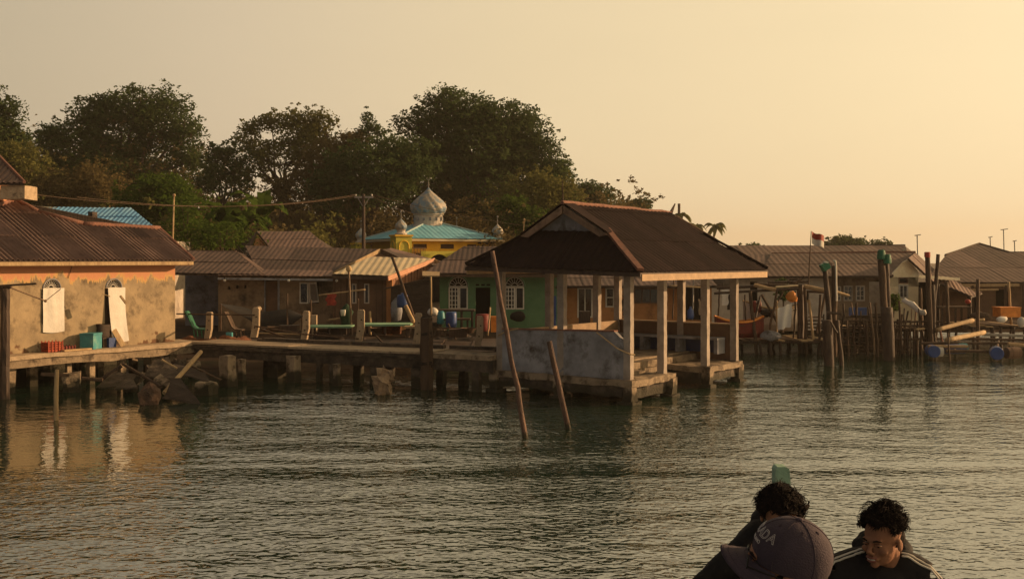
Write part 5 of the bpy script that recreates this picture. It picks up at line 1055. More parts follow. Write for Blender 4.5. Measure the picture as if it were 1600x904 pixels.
# plants by the cream wall
def leafy(base, h, w_, n, m, lab, name='shrub', size=.16, seed=1, grp=None):
    r = random.Random(seed); t = thing(name, lab, 'plant', base, grp); mb = MB(); b = Vector(base)
    for k in range(4): mb.tube([b+Vector((0, 0, -.1)), b+Vector((r.uniform(-w_, w_)*.4, r.uniform(-w_, w_)*.4, h*r.uniform(.6, .95)))], [.03, .01], 5)
    make('stem', mb, M['bark'], t); mb = MB()
    for k in range(n):
        c_ = b+Vector((r.gauss(0, w_*.42), r.gauss(0, w_*.42), h*(.25+.75*r.random()))); d = Vector((r.uniform(-1, 1), r.uniform(-1, 1), r.uniform(-.6, .6))).normalized(); e_ = d.orthogonal().normalized(); s_ = size*r.uniform(.6, 1.3)
        mb.add([c_-d*s_, c_+e_*s_*.4, c_+d*s_, c_-e_*s_*.4], [(0, 1, 2, 3)])
    make('foliage', mb, M[m], t, kind='stuff')
leafy(P(1396, 492, 44.5), .85, .28, 110, 'leaf_green', 'yellow-green bush before the cream gable wall', seed=5)
leafy(P(1224, 478, 43), 1.1, .3, 200, 'leaf_dark', 'dark small tree behind the white cloth and sun-lit orange ball', seed=6)

# ================================================================ RIGHT SIDE: JETTIES
def jetty(name, lab, x0, x1, y0, y1, z, npl, seed, zt=None, piles=10):
    r = random.Random(seed); t = thing(name, lab, 'jetty', ((x0+x1)/2, (y0+y1)/2, 0))
    for i in range(npl):
        a = x0+(x1-x0)*i/npl; b = x0+(x1-x0)*(i+.9)/npl; dz = r.uniform(-.03, .03); e = r.uniform(-.15, .15); mb = MB()
        mb.box(a, b, y0+e, y1, z-.05+dz, z+dz); make('deck_plank', mb, M['wood'] if r.random() < .7 else M['wood_pale_lit'], t)
    for y in (y0+.15, y1-.2): mb = MB(); mb.tube(bent((x0-.2, y, z-.12), (x1+.2, y, z-.10), .01, 6, seed), .05, 6); make('bearer', mb, M['wood_dark'], t)
    for i in range(piles):
        x = x0+(x1-x0)*(i+.5)/piles+r.uniform(-.2, .2); y = r.choice((y0+.05, y1-.1)); mb = MB(); mb.tube(bent((x+r.uniform(-.2, .2), y, -.9), (x, y, z-.05), .03, 5, i+seed), .055, 6); make('pile', mb, M['wood_dark'], t)
    return t
j1 = jetty('near_jetty', 'rickety stick jetty with boats right behind the pavilion', PX(1150, 40), PX(1302, 40), 38.8, 41.5, .56, 14, 3, piles=14)
j2 = jetty('far_jetty', 'brown stick jetty in front of the cream gable', PX(1300, 40), PX(1450, 40), 39.6, 41.5, .95, 14, 4, piles=16)
j3 = jetty('right_jetty', 'dark plank jetty under the big house at the right edge', PX(1500, 42), PX(1640, 42), 41, 44, .95, 12, 5, piles=10)
# crooked frame of poles over the near jetty
fr_ = thing('fishing_gear_rack', 'crooked open rack of sticks above the near jetty', 'rack', P(1230, 530, 39.8))
for k, (a, b, Ya, Yb, r_, m_) in enumerate((((1172, 455), (1183, 560), 39, 39, .065, 'wood'), ((1188, 462), (1180, 500), 40, 39.5, .04, 'wood_dark'), ((1190, 460), (1224, 520), 39.5, 39.2, .05, 'wood'), ((1214, 455), (1200, 530), 39.4, 39.2, .045, 'wood'), ((1214, 470), (1214, 530), 39, 39, .035, 'wood_pale_lit'), ((1250, 445), (1252, 570), 39.6, 39.4, .13, 'wood_dark'), ((1257, 448), (1260, 560), 39.2, 39.2, .06, 'wood'), ((1264, 468), (1271, 530), 39.2, 39, .05, 'wood_pale_lit'), ((1282, 460), (1278, 560), 39, 39, .05, 'wood'), ((1276, 520), (1290, 455), 39.2, 39.4, .05, 'wood'), ((1243, 455), (1240, 540), 40, 39.8, .04, 'wood_dark'), ((1164, 460), (1165, 500), 39.4, 39.4, .03, 'wood'), ((1205, 492), (1224, 455), 39.9, 39.9, .03, 'wood'))):
    mb = MB(); mb.tube(bent(P(*b, Yb), P(*a, Ya), .03, 6, k), r_, 7); make('upright', mb.rough(.01, 5, .3), M[m_], fr_)
for k, (a, b, Ya, Yb, r_, m_) in enumerate((((1116, 458), (1248, 451), 39.3, 39.3, .05, 'wood_dark'), ((1120, 450), (1180, 447), 40.3, 40, .06, 'wood_dark'), ((1178, 445), (1212, 453), 39.3, 39.2, .07, 'wood_pale_lit'), ((1180, 444), (1248, 447), 39.7, 39.5, .07, 'wood'), ((1200, 441), (1262, 440), 40.2, 40.2, .05, 'wood_dark'), ((1256, 447), (1290, 454), 39.2, 39, .08, 'wood_pale_lit'), ((1212, 448), (1247, 446), 39.0, 39, .035, 'roof_pale'), ((1250, 455), (1288, 456), 39.6, 39.4, .05, 'wood_dark'), ((1305, 455), (1326, 462), 38.6, 38.8, .06, 'wood_pale_lit'), ((1240, 443), (1252, 436), 39.6, 39.6, .05, 'wood'))):
    mb = MB(); mb.tube(bent(P(*a, Ya), P(*b, Yb), .025, 6, k+40), r_, 7); make('rail', mb.rough(.012, 4, .3), M[m_], fr_)
# steps behind
stp = thing('plank_steps', 'stack of plank steps rising from the near jetty', 'steps', P(1274, 530, 40.5))
for k in range(7): mb = MB(); mb.bar(P(1262, 528-k*5.5, 40.2+k*.12), P(1286, 528-k*5.5, 40.2+k*.12), .25, .05); make('tread', mb, M['wood'], stp)
for px in (1261, 1287): mb = MB(); mb.bar(P(px, 532, 40.1), P(px, 492, 41), .06, .12); make('stringer', mb, M['wood_dark'], stp)
def boat(x0, x1, y, z, h, beam, m, mg, lab, name='wooden_boat', yaw=0):
    t = thing(name, lab, 'boat', ((x0+x1)/2, y, z)); n = 16; L_ = x1-x0; mb = MB(); cs_ = []
    for i in range(n+1):
        u = i/n; w_ = beam/2*max(.04, math.sin(math.pi*min(1, .12+u*.95)))**.6; sheer = h*(1+.35*(2*u-1)**2)
        cs_.append([Vector((x0+L_*u, y+s*w_*k, z+zz_*sheer)) for s, k, zz_ in ((-1, 1, 1), (-1, .75, .3), (-1, .25, 0), (1, .25, 0), (1, .75, .3), (1, 1, 1))])
    for c_ in cs_: mb.v += c_
    for i in range(n):
        for k in range(5): a = i*6+k; mb.f.append((a, a+1, a+7, a+6))
    mb.f.append(tuple(range(6))); mb.f.append(tuple(n*6+k for k in range(6))[::-1]); make('hull', mb, M[m], t)
    for k in (0, 5): mb = MB(); mb.tube([c_[k]+Vector((0, 0, .02)) for c_ in cs_], .04, 6); make('gunwale', mb, M[mg], t)
    for u in (.3, .55, .8): i = int(u*n); mb = MB(); mb.bar(cs_[i][0]-Vector((0, 0, .1)), cs_[i][5]-Vector((0, 0, .1)), .2, .04); make('thwart', mb, M['wood'], t)
    mb = MB(); mb.poly([cs_[i][0]*.93+cs_[i][5]*.07-Vector((0, 0, .16)) for i in range(2, n-1)]+[cs_[i][5]*.93+cs_[i][0]*.07-Vector((0, 0, .16)) for i in range(n-2, 1, -1)], (0, 0, -.02)); make('floor_boards', mb, M['wood_dark'], t)
boat(PX(1118, 39.3), PX(1193, 39.3), 39.3, .60, .58, .9, 'red_dark', 'orange', 'dark red wooden boat with orange gunwale drawn up on the near jetty', 'red_boat')
boat(PX(1163, 40.8), PX(1262, 40.8), 40.8, .75, .85, 1.0, 'pale_wall', 'wood_pale_lit', 'grey boat with bare wood gunwale behind the red boat', 'grey_boat')
mb = MB(); n = 12
tl, tr, bl_, br_ = P(1215, 482, 38.7), P(1238, 473, 38.7), P(1216, 516, 38.7), P(1235, 510, 38.6)
for j in range(n+1):
    for i in range(9):
        u, v = i/8, j/n; mb.v.append(tl.lerp(tr, u).lerp(bl_.lerp(br_, u), v)+Vector((0, .06*math.sin(u*9+v*2), .02*math.sin(u*12))))
for j in range(n):
    for i in range(8): a = j*9+i; mb.f.append((a, a+1, a+10, a+9))
n0 = len(mb.v); mb.v += [v+Vector((0, .015, 0)) for v in mb.v]; mb.f += [tuple(i+n0 for i in f)[::-1] for f in mb.f]
solo('white_sheet', mb, M['cloth_white'], 'cream cloth hanging from the stick rack above the near jetty', 'cloth', smooth=True)
mb = MB(); mb.ell(P(1205, 524, 38.9), (.42, .3, .16), 12, 8); solo('grey_tarp_bundle', mb.rough(.08, 3, .2), M['plaster_grey'], 'blue-grey bundle on the jetty below the grey boat', 'bundle', smooth=True)
mb = MB(); mb.lathe(P(1237, 474, 38.9), [(.04, .06), (.15, .1), (.21, .24), (.16, .38), (.05, .44)], 12); solo('orange_float', mb.rough(.07, 7, .1), M['orange'], 'orange ball float hung from the stick rack', 'float', smooth=True)
mb = MB()
for k in range(8): mb.tube(bent(P(1190+k*2.5, 484, 40), P(1192+k*2.2, 496, 40), .1, 4, k), .03, 5)
mb.ell(P(1200, 488, 40), (.3, .2, .14)); solo('dark_gear', mb.rough(.06, 5, .2), M['tarp'], 'dark fishing gear piled on the grey boat', 'gear')
for k, px in enumerate((1178, 1186)): mb = MB(); mb.lathe(P(px, 488, 40.4), [(.09, 0), (.10, .1), (.1, .35), (.07, .45)], 10); solo('red_can', mb, M['red_dark'], ['left red can standing on the grey boat', 'right red can standing on the grey boat'][k], 'can', smooth=True)

# stick fences and piles of the far jetty
fs = thing('stick_staging', 'tall brown staging of crossing sticks between the pile clusters', 'staging', P(1350, 545, 39.4)); r = random.Random(17)
for k in range(26):
    px = 1312+k*5.4+r.uniform(-2, 2); yt = r.uniform(470, 508); Yd = 39.0+r.uniform(-.3, .8); mb = MB(); mb.tube(bent(P(px+r.uniform(-14, 14), 566, Yd), P(px, yt, Yd), .06, 5, k), r.uniform(.018, .045), 6); make('upright', mb, M[r.choice(('wood', 'wood', 'wood_dark', 'wood_dark', 'bamboo'))], fs)
for k in range(34):
    py = 496+k*1.8; a_ = 1308+r.uniform(0, 40); b_ = a_+r.uniform(40, 95); mb = MB(); mb.tube(bent(P(a_, py+r.uniform(-3, 3), 39.2+.1*(k % 4)), P(b_, py+r.uniform(-3, 3), 39.2+.1*(k % 4)), .03, 5, k+90), r.uniform(.015, .04), 6); make('rail', mb, M[r.choice(('wood', 'wood_dark', 'wood'))], fs)
for k in range(8): px = 1325+k*14; mb = MB(); mb.tube([P(px, 500, 39.2), P(px+r.uniform(-16, 16), 552, 39.4)], .03, 6); make('brace', mb, M['wood'], fs)
mb = MB(); mb.box(PX(1326, 41), PX(1353, 41), 40.9, 41, PZ(493, 41), PZ(480, 41)); solo('blue_sheet', mb, M['blue'], 'faded blue panel under the window grid behind the stick staging', 'sheet')
hn = thing('side_staging', 'stick staging between the green-topped piles and the raft', 'staging', P(1430, 545, 38.8))
for k in range(14):
    px = 1398+k*5+r.uniform(-2, 2); Yd = 38.6+r.uniform(0, .8); mb = MB(); mb.tube(bent(P(px, 555, Yd), P(px+r.uniform(-4, 4), r.uniform(498, 520), Yd), .03, 5, k+200), r.uniform(.025, .05), 6); make('upright', mb, M[r.choice(('wood', 'wood_dark'))], hn)
for y0_, y1_ in ((503, 502), (508, 510), (513, 514), (530, 529)): mb = MB(); mb.tube(bent(P(1392, y0_, 38.8), P(1470, y1_, 38.8), .02, 5, y0_), .04, 6); make('rail', mb, M['wood'], hn)
mb = MB(); mb.bar(P(1430, 514, 38.5), P(1443, 513, 38.5), .3, .04); make('board', mb, M['wood_pale_lit'], hn)
# mooring pile clusters
def cluster(name, lab, parts_, base, cat='pile'):
    t = thing(name, lab, cat, base)
    for k, (a, b, Ya, Yb, r_, m_, nm) in enumerate(parts_):
        mb = MB(); mb.tube(bent(P(*b, Yb)-Vector((0, 0, .8)), P(*a, Ya), .012, 6, k+int(base[0]*10)), r_, 8); make(nm, mb.rough(.015, 4, .25), M[m_], t, smooth=True)
    return t
c1 = cluster('pile_cluster', 'leaning pile cluster with one green box cap, nearest the near jetty', [((1292, 500), (1298, 576), 34.8, 34.8, .17, 'wood_dark', 'thick_pile'), ((1289, 420), (1299, 500), 35, 35, .09, 'wood_dark', 'pile'), ((1304, 415), (1303, 520), 35.2, 35.2, .10, 'wood', 'pile'), ((1308, 500), (1319, 570), 34.9, 34.9, .075, 'wood_dark', 'pile'), ((1293, 470), (1297, 520), 35.4, 35.4, .06, 'wood', 'pile')], G(1298, 572))
mb = MB(); mb.bar(P(1286, 411, 34.9), P(1292, 421, 34.9), .26, .24, (0, -1, .2)); make('green_cap', mb, M['green'], c1)
mb = MB(); mb.bar(P(1287, 409, 34.85), P(1293, 410, 34.85), .2, .05); make('cap_lid', mb, M['white'], c1)
mb = MB(); mb.tube([P(1307, 470, 35.1), P(1306, 412, 35.1), P(1305, 407, 35.1), P(1302, 407, 35.1)], .035, 6); make('white_pipe', mb, M['white'], c1)
mb = MB(); mb.tube([P(1292, 488, 34.7), P(1314, 490, 34.7)], .05, 6); mb.tube([P(1296, 500, 34.7), P(1308, 520, 34.7)], .04, 6); make('tie_stick', mb.rough(.02, 4, .2), M['wood_dark'], c1)
c2 = cluster('pile_cluster', 'thick dark pile cluster topped with two green buckets', [((1377, 405), (1388, 562), 37, 37, .13, 'wood', 'pile'), ((1384, 410), (1391, 560), 37.2, 37.2, .12, 'wood_dark', 'pile'), ((1380, 408), (1385, 558), 37.4, 37.4, .1, 'wood', 'pile'), ((1386, 480), (1391, 566), 36.8, 36.8, .2, 'wood_dark', 'thick_pile')], G(1388, 560))
for (px, py, w_) in ((1377, 398, 6.5), (1386, 405, 6.5)):
    c_ = P(px, py+7, 36.9); k = w_*36.9/FPX; mb = MB(); mb.lathe(c_, [(k*.9, 0), (k*1.0, .03), (k*.98, .16), (k*.85, .30), (k*.6, .34)], 14); make('green_bucket', mb, M['green'], c2, smooth=False)
c3 = cluster('pile_cluster', 'crossing pair of tall piles, one with a red top, right of the cream gable', [((1449, 395), (1456, 545), 38.6, 38.6, .10, 'wood', 'pile'), ((1466, 397), (1452, 545), 38.9, 38.9, .075, 'wood_dark', 'pile'), ((1456, 445), (1460, 545), 38.8, 38.8, .12, 'wood_dark', 'pile')], G(1455, 554))
mb = MB(); mb.lathe(P(1449, 402, 38.5), [(.10, 0), (.11, .05), (.11, .18), (.09, .2)], 10); make('red_top', mb, M['red'], c3)
for k, (px, yt, yb, Yd, r_, lab) in enumerate(((1481, 440, 525, 41, .06, 'thin dark post before the lean-to shed'), (1524, 436, 545, 40.2, .07, 'tall dark leaning post before the big right house'), (1440, 450, 520, 40, .05, 'thin post before the right edge of the cream gable'), (1407, 470, 540, 38.6, .04, 'short stick in front of the yellow-green bush'), (1578, 440, 495, 42, .05, 'pale leaning stick at the right edge house'), (1325, 500, 562, 38.4, .03, 'slender stick in the water right of the leaning pile cluster'), (1355, 500, 565, 38.2, .05, 'crooked stake in the water before the stick staging'), (1370, 472, 562, 38, .05, 'forked stake left of the green bucket cluster'), (1483, 520, 570, 36, .03, 'thin stick in the water beside the blue floats'))):
    stick(P(px+(4 if k == 1 else 2), yb, Yd)-Vector((0, 0, .3)), P(px-(-4 if k == 1 else 2), yt, Yd), r_, 'wood_pale_lit' if k == 4 else 'wood', lab, 'stake', .02, k+70)
# big white timber, red thing etc.
mb = MB(); mb.tube([P(1411, 468, 39.6), P(1425, 476, 39.4), P(1436, 486, 39.2), P(1446, 488, 39.2)], [.08, .11, .09, .07], 8); solo('white_foam_beam', mb.rough(.05, 4, .2), M['cloth_white'], 'lumpy off-white foam beam lying below the cream gable', 'beam', smooth=True)
mb = MB(); mb.lathe(P(1442, 492, 39), [(.1, 0), (.14, .08), (.1, .2)], 10); solo('white_canister', mb.rough(.02, 5, .1), M['white'], 'small white canister hung at the end of the foam beam', 'canister', smooth=True)
mb = MB(); mb.ell(P(1512, 471, 42), (.12, .11, .10)); solo('red_helmet', mb, M['red'], 'red round float resting on the shelf before the big right house', 'float', smooth=True)
t = table(1463, 1512, 478, 42.3, 'wood', 'grey shelf table under the lean-to shed', h=.9, dep=.8)
mb = MB(); mb.box(PX(1560, 41.5), PX(1591, 41.5), 41.3, 42, PZ(495, 41.5), PZ(481, 41.5)); ob = thing('orange_crate', 'orange crate on the right jetty near the right edge', 'crate', P(1575, 495, 41.6)); make('body', mb, M['orange'], ob); mb = MB(); mb.box(PX(1559, 41.5), PX(1592, 41.5), 41.27, 42.03, PZ(481, 41.5)+.002, PZ(479.5, 41.5)); make('rim', mb, M['orange'], ob)
mb = MB(); mb.ell(P(1565, 498, 41), (.22, .17, .12)); solo('cream_sack', mb.rough(.05, 4, .2), M['cloth_white'], 'cream sack in front of the orange crate', 'sack', smooth=True)
mb = MB(); mb.ell(P(1532, 494, 41.4), (.4, .35, .17)); solo('net_pile', mb.rough(.12, 4, .2), M['wood'], 'brown net pile on the right jetty left of the orange crate', 'nets', smooth=True)
mb = MB(); mb.ell(P(1596, 503, 40), (.16, .16, .2)); solo('white_float', mb, M['white'], 'white float at the very right edge of the jetty', 'float', smooth=True)
stick(P(1464, 515, 38.5), P(1520, 500, 40), .08, 'wood_pale_lit', 'upper pale beam sloping up to the right jetty', 'pale_beam', .01, 3, cat='beam')
stick(P(1480, 531, 37.5), P(1538, 519, 39.5), .09, 'wood_pale_lit', 'lower pale beam sloping up above the raft', 'pale_beam', .01, 4, cat='beam')
stick(P(1538, 499, 40.8), P(1520, 500, 40.8), .05, 'wood_pale_lit', 'short pale plank end at the top of the upper beam', 'pale_beam', .01, 4, cat='beam')
# raft with blue floats
rt_ = thing('raft', 'low timber raft at the right edge, carried by blue drums', 'raft', P(1530, 548, 38))
for k, (a, b, Ya, Yb, r_, m_) in enumerate((((1440, 536), (1610, 536), 37.6, 37.6, .05, 'wood'), ((1535, 522), (1610, 525), 39.5, 39.5, .06, 'metal'), ((1500, 529), (1610, 531), 39, 38.4, .05, 'wood'), ((1450, 541), (1512, 541), 36.8, 36.8, .05, 'wood_pale_lit'), ((1478, 548), (1544, 549), 36.6, 36.6, .06, 'wood'), ((1500, 535), (1490, 549), 38, 36.8, .05, 'wood'), ((1560, 533), (1556, 549), 38, 36.6, .05, 'wood'), ((1575, 537), (1612, 540), 37.4, 37.4, .06, 'wood_pale_lit'), ((1468, 512), (1473, 535), 38.6, 38.4, .04, 'terra'))):
    mb = MB(); mb.tube(bent(P(*a, Ya), P(*b, Yb), .01, 5, k), r_, 7); make('beam', mb.rough(.01, 4, .3), M[m_], rt_)
def drum(px, py, Yd, L_, r_, m_, lab, yaw=0):
    c_ = P(px, py, Yd); d = Vector((math.cos(R(yaw)), math.sin(R(yaw)), 0))*L_/2; mb = MB(); mb.tube([c_-d, c_-d*.97, c_-d*.4, c_-d*.35, c_+d*.35, c_+d*.4, c_+d*.97, c_+d], [r_*.86, r_, r_, r_*1.04, r_*1.04, r_, r_, r_*.86], 18); solo('drum_float', mb, M[m_], lab, 'drum', group='drum floats under the raft')
drum(1457, 548, 36.9, .6, .21, 'blue', 'round blue drum float at the left end of the raft', 80); drum(1468, 549, 36.8, .2, .17, 'white', 'white drum float end beside the leftmost blue drum')
drum(1492, 545, 37.2, .75, .17, 'deep_blue', 'dark blue drum float right of the white one', 10); drum(1504, 543, 37.5, .3, .16, 'teal', 'small teal float end beside the dark blue drum'); drum(1557, 551, 36.4, .6, .22, 'blue', 'largest blue drum float near the right edge', 70); drum(1582, 551, 36.6, .5, .2, 'board_brown', 'brown drum float at the right edge', 10)

# flag, antennas
fl = thing('flag', 'red and white flag on a thin pole above the dusty roof', 'flag', P(1265, 445, 43)); mb = MB(); mb.tube([P(1263, 445, 43), P(1267.5, 361, 43)], [.03, .015], 6); make('flagpole', mb, M['wood'], fl)
for k, (m_, v0, v1_) in enumerate((('red', 0, .5), ('white', .5, 1))):
    mb = MB(); n = 10
    for j in range(4):
        for i in range(n+1):
            u = i/n; v = v0+(v1_-v0)*j/3; x = 1268.5+u*19; y = 361+v*19+u*8+1.5*math.sin(u*6); mb.v.append(P(x, y, 43+.08*math.sin(u*7)))
    for j in range(3):
        for i in range(n): a = j*(n+1)+i; mb.f.append((a, a+1, a+n+2, a+n+1))
    n0 = len(mb.v); mb.v += [v+Vector((0, .006, 0)) for v in mb.v]; mb.f += [tuple(i+n0 for i in f)[::-1] for f in mb.f]
    make('red_half' if k == 0 else 'white_half', mb, M[m_], fl, smooth=True)
for px, yt, yb, Yd, w_, lab in ((1433, 367, 398, 50, 9, 'television aerial with broad head above the cream gable ridge'), (1547, 370, 390, 56, 6, 'small aerial left of the tallest one on the right house'), (1568, 358, 392, 56, 11, 'tallest leaning aerial behind the big right house'), (1585, 376, 396, 56, 6, 'short aerial with blunt head at the right edge')):
    t = thing('television_aerial', lab, 'aerial', P(px, yb, Yd)); mb = MB(); mb.tube([P(px+1, yb+8, Yd), P(px, yt, Yd)], .025, 5); make('mast', mb, M['metal'], t)
    mb = MB(); mb.tube([P(px-w_*.4, yt+1, Yd), P(px+w_*.6, yt-.5, Yd)], .02, 5)
    for k in range(5): f = -.4+k*.25; mb.tube([P(px+w_*f, yt, Yd-.4), P(px+w_*f, yt, Yd+.4)], .012, 4)
    make('antenna_head', mb, M['wire'], t)

# ================================================================ TREES
def crown_mesh(blobs, clump, per, leaf, seed, shell=.55, dens=1.0, fringe=1.2):
    """blobs: (centre, radii). Clumps of small leaves spread through each blob."""
    g = np.random.default_rng(seed); cs = []; rs = []
    for c_, rad, nc in blobs:
        k = int(nc*dens); d = g.normal(size=(k, 3)); d /= np.linalg.norm(d, axis=1)[:, None]; u = g.random(k)**(1/3); u = shell*(.75+.25*u)+(1-shell)*u
        cs.append(np.array(c_)+d*u[:, None]*np.array(rad)); rs.append(clump*g.uniform(.55, 1.35, k))
        k2 = int(k*fringe); d = g.normal(size=(k2, 3)); d[:, 2] = np.abs(d[:, 2])*1.1-.1; d /= np.linalg.norm(d, axis=1)[:, None]
        cs.append(np.array(c_)+d*g.uniform(.98, 1.0+.16+.9/max(rad[0], 1), k2)[:, None]*np.array(rad)); rs.append(clump*g.uniform(.12, .38, k2))
    cs = np.concatenate(cs); rs = np.concatenate(rs); pr_ = np.maximum(6, (per*1.35*np.clip(rs/clump, .1, 1.2)**1.6).astype(int)); n = int(pr_.sum())
    d = g.normal(size=(n, 3)); d /= np.linalg.norm(d, axis=1)[:, None]; rr_ = np.repeat(rs, pr_)*g.random(n)**.45
    ce_ = np.repeat(cs, pr_, axis=0)+d*rr_[:, None]*np.array([1, 1, .72])
    a = g.normal(size=(n, 3)); a[:, 2] *= .6; a /= np.linalg.norm(a, axis=1)[:, None]; b = np.cross(a, g.normal(size=(n, 3))); b /= np.linalg.norm(b, axis=1)[:, None]
    s = (leaf*.8*g.uniform(.6, 1.4, n))[:, None]; v = np.stack([ce_-a*s, ce_+b*s*.5, ce_+a*s, ce_-b*s*.5], axis=1).reshape(-1, 3)
    return v, n
def crown_obj(name, v, n, m, parent, **kw):
    B = np.array(parent_world(parent)) if parent else np.zeros(3); me = bpy.data.meshes.new(name); me.vertices.add(n*4); me.vertices.foreach_set('co', (v-B).astype(np.float32).ravel())
    me.loops.add(n*4); me.loops.foreach_set('vertex_index', np.arange(n*4, dtype=np.int32)); me.polygons.add(n); me.polygons.foreach_set('loop_start', np.arange(0, n*4, 4, dtype=np.int32)); me.polygons.foreach_set('loop_total', np.full(n, 4, dtype=np.int32))
    me.update(); me.materials.append(m); o = bpy.data.objects.new(name, me); C.objects.link(o)
    if parent: o.parent = parent
    props(o, **kw); return o
def tree(lab, px, Yd, blobs_px, m, clump=1.0, per=70, leaf=.2, dens=1.1, seed=1, shell=.5, trunk=.35, grp='trees behind the village', depth=.8, name='tree'):
    """blobs_px: (px, py, rx_px, ry_px, clumps)"""
    k = Yd/FPX; x = PX(px, Yd); zb = landz(x, Yd)-.2; t = thing(name, lab, 'tree', (x, Yd, zb), grp); r = random.Random(seed); bl = []
    for bx, by, rx, ry, nc in blobs_px:
        dy = r.uniform(-.25, .25)*rx*k; bl.append(((PX(bx, Yd), Yd+dy, PZ(by, Yd)), (rx*k, rx*k*depth, ry*k), nc))
    v, n = crown_mesh(bl, clump, per, leaf, seed, shell, dens*1.45)
    top = sum(Vector(b[0]).z for b in bl)/len(bl); tp_ = Vector((x, Yd, zb+(top-zb)*.62)); mb = MB(); mb.tube(bent((x, Yd, zb), tp_, .04, 6, seed), [trunk*(1-.09*i) for i in range(7)], 9); make('trunk', mb, M['bark'], t, smooth=True)
    lim = MB()
    for b in bl:
        c_ = Vector(b[0]); lim.tube(bent(tp_-Vector((0, 0, r.uniform(0, 1.5))), c_, .12, 6, int(c_.z*9)), [trunk*.5*(1-.14*i) for i in range(7)], 6)
        for q in range(5):
            e_ = c_+Vector((r.uniform(-1, 1)*b[1][0], r.uniform(-1, 1)*b[1][1], r.uniform(-.3, 1)*b[1][2]))*.85; lim.tube(bent(c_-Vector((0, 0, b[1][2]*.4)), e_, .15, 5, q), [trunk*.2*(1-.16*i) for i in range(6)], 4)
    make('limbs', lim, M['bark'], t, kind='stuff'); crown_obj('crown', v, n, M[m], t); return t
tree('tall dark tree cut by the left edge, leaning out over the raised roof', -20, 78, [(-25, 185, 40, 50, 26), (5, 215, 22, 30, 12), (-20, 260, 55, 55, 30), (15, 175, 12, 15, 5), (20, 250, 30, 30, 12)], 'leaf_dark', 1.1, 90, .17, seed=1)
tree('big broad dark tree behind the blue roof, twigs open at its top', 185, 84, [(185, 210, 60, 50, 46), (250, 190, 48, 42, 26), (120, 235, 48, 38, 26), (285, 215, 28, 34, 11), (215, 165, 60, 24, 17), (150, 180, 34, 22, 10), (170, 290, 110, 60, 70), (85, 222, 24, 16, 6), (300, 250, 22, 26, 6)], 'leaf_dark', 1.15, 85, .17, seed=2, shell=.45, trunk=.5)
tree('olive round tree before the tall one at the left edge', 20, 66, [(15, 270, 42, 40, 34), (40, 300, 44, 34, 26)], 'leaf_olive', .9, 90, .14, seed=3)
tree('small green tree above the stick pole left of the banana leaves', 255, 60, [(250, 310, 55, 26, 34), (283, 352, 24, 28, 20), (225, 340, 40, 30, 20), (270, 296, 24, 18, 10)], 'leaf_green', .7, 90, .12, seed=4, trunk=.2)
tree('brownish thin tree between the stick pole and the big broad tree', 100, 64, [(95, 300, 38, 30, 22), (150, 295, 35, 34, 20)], 'leaf_brown', .8, 90, .12, seed=5, trunk=.2)
tree('open tree with round dark tufts right of the big broad one', 345, 80, [(335, 240, 18, 12, 7), (352, 235, 14, 10, 6), (370, 250, 16, 16, 8), (345, 262, 26, 14, 9), (360, 285, 40, 26, 18), (330, 280, 22, 16, 8)], 'leaf_dark', .75, 80, .15, seed=6, dens=.72, shell=.3, trunk=.22)
tree('open umbrella-shaped tree with sky showing through its branches', 440, 82, [(395, 200, 16, 9, 6), (425, 195, 22, 12, 9), (385, 222, 14, 9, 5), (412, 232, 26, 16, 11), (470, 200, 34, 26, 26), (500, 195, 22, 16, 10), (490, 228, 30, 22, 14), (512, 210, 12, 14, 4), (440, 250, 50, 24, 22), (400, 270, 36, 16, 12), (450, 232, 20, 14, 6)], 'leaf_olive', .75, 75, .15, seed=7, dens=.72, shell=.3, trunk=.28)
tree('reddish brown tree beside the umbrella-shaped one', 520, 78, [(520, 255, 40, 28, 24), (500, 285, 50, 30, 28), (545, 230, 22, 18, 9), (470, 300, 50, 26, 22)], 'leaf_brown', .9, 80, .15, seed=8)
tree('thin tree with two upright tufts just left of the largest crown', 578, 84, [(575, 190, 7, 13, 6), (592, 205, 10, 10, 5), (572, 215, 14, 14, 8), (550, 220, 16, 14, 8), (595, 225, 14, 12, 6)], 'leaf_dark', .55, 60, .14, seed=9, dens=.72, shell=.3, trunk=.16)
tree('rounded dark tree behind the utility pole', 575, 72, [(590, 270, 70, 42, 60), (550, 300, 60, 40, 36), (630, 250, 40, 34, 20)], 'leaf_dark', .95, 90, .15, seed=10, trunk=.4)
tree('largest crown of all, dense dark tree towering over the mosque', 745, 82, [(735, 230, 80, 58, 80), (700, 205, 50, 40, 26), (800, 215, 46, 44, 34), (835, 255, 36, 44, 28), (690, 270, 60, 60, 40), (780, 290, 90, 60, 80), (860, 290, 30, 30, 22), (720, 170, 45, 22, 15), (655, 195, 28, 26, 8), (700, 155, 26, 12, 5), (780, 190, 50, 24, 22)], 'leaf_dark', 1.1, 90, .16, seed=11, shell=.5, trunk=.6)
tree('olive bushy tree at the right foot of the largest crown', 830, 70, [(840, 310, 50, 34, 44), (800, 330, 40, 30, 26), (870, 330, 26, 26, 14)], 'leaf_olive', .8, 90, .13, seed=12, trunk=.25)
tree('bright green low tree between the mosque and the pavilion roof', 800, 66, [(800, 330, 18, 22, 14), (830, 350, 26, 16, 12)], 'leaf_green', .6, 80, .12, seed=13, trunk=.15)
tree('low dark tree peeping over the pavilion ridge at left', 920, 95, [(915, 308, 34, 18, 26), (940, 320, 20, 14, 10), (895, 315, 26, 22, 12)], 'leaf_dark', .9, 80, .17, seed=14, trunk=.2)
tree('small round tree over the middle of the pavilion ridge', 985, 110, [(982, 324, 14, 8, 8), (1005, 320, 9, 9, 7), (975, 330, 10, 6, 5)], 'leaf_dark', .6, 70, .17, seed=15, trunk=.12)
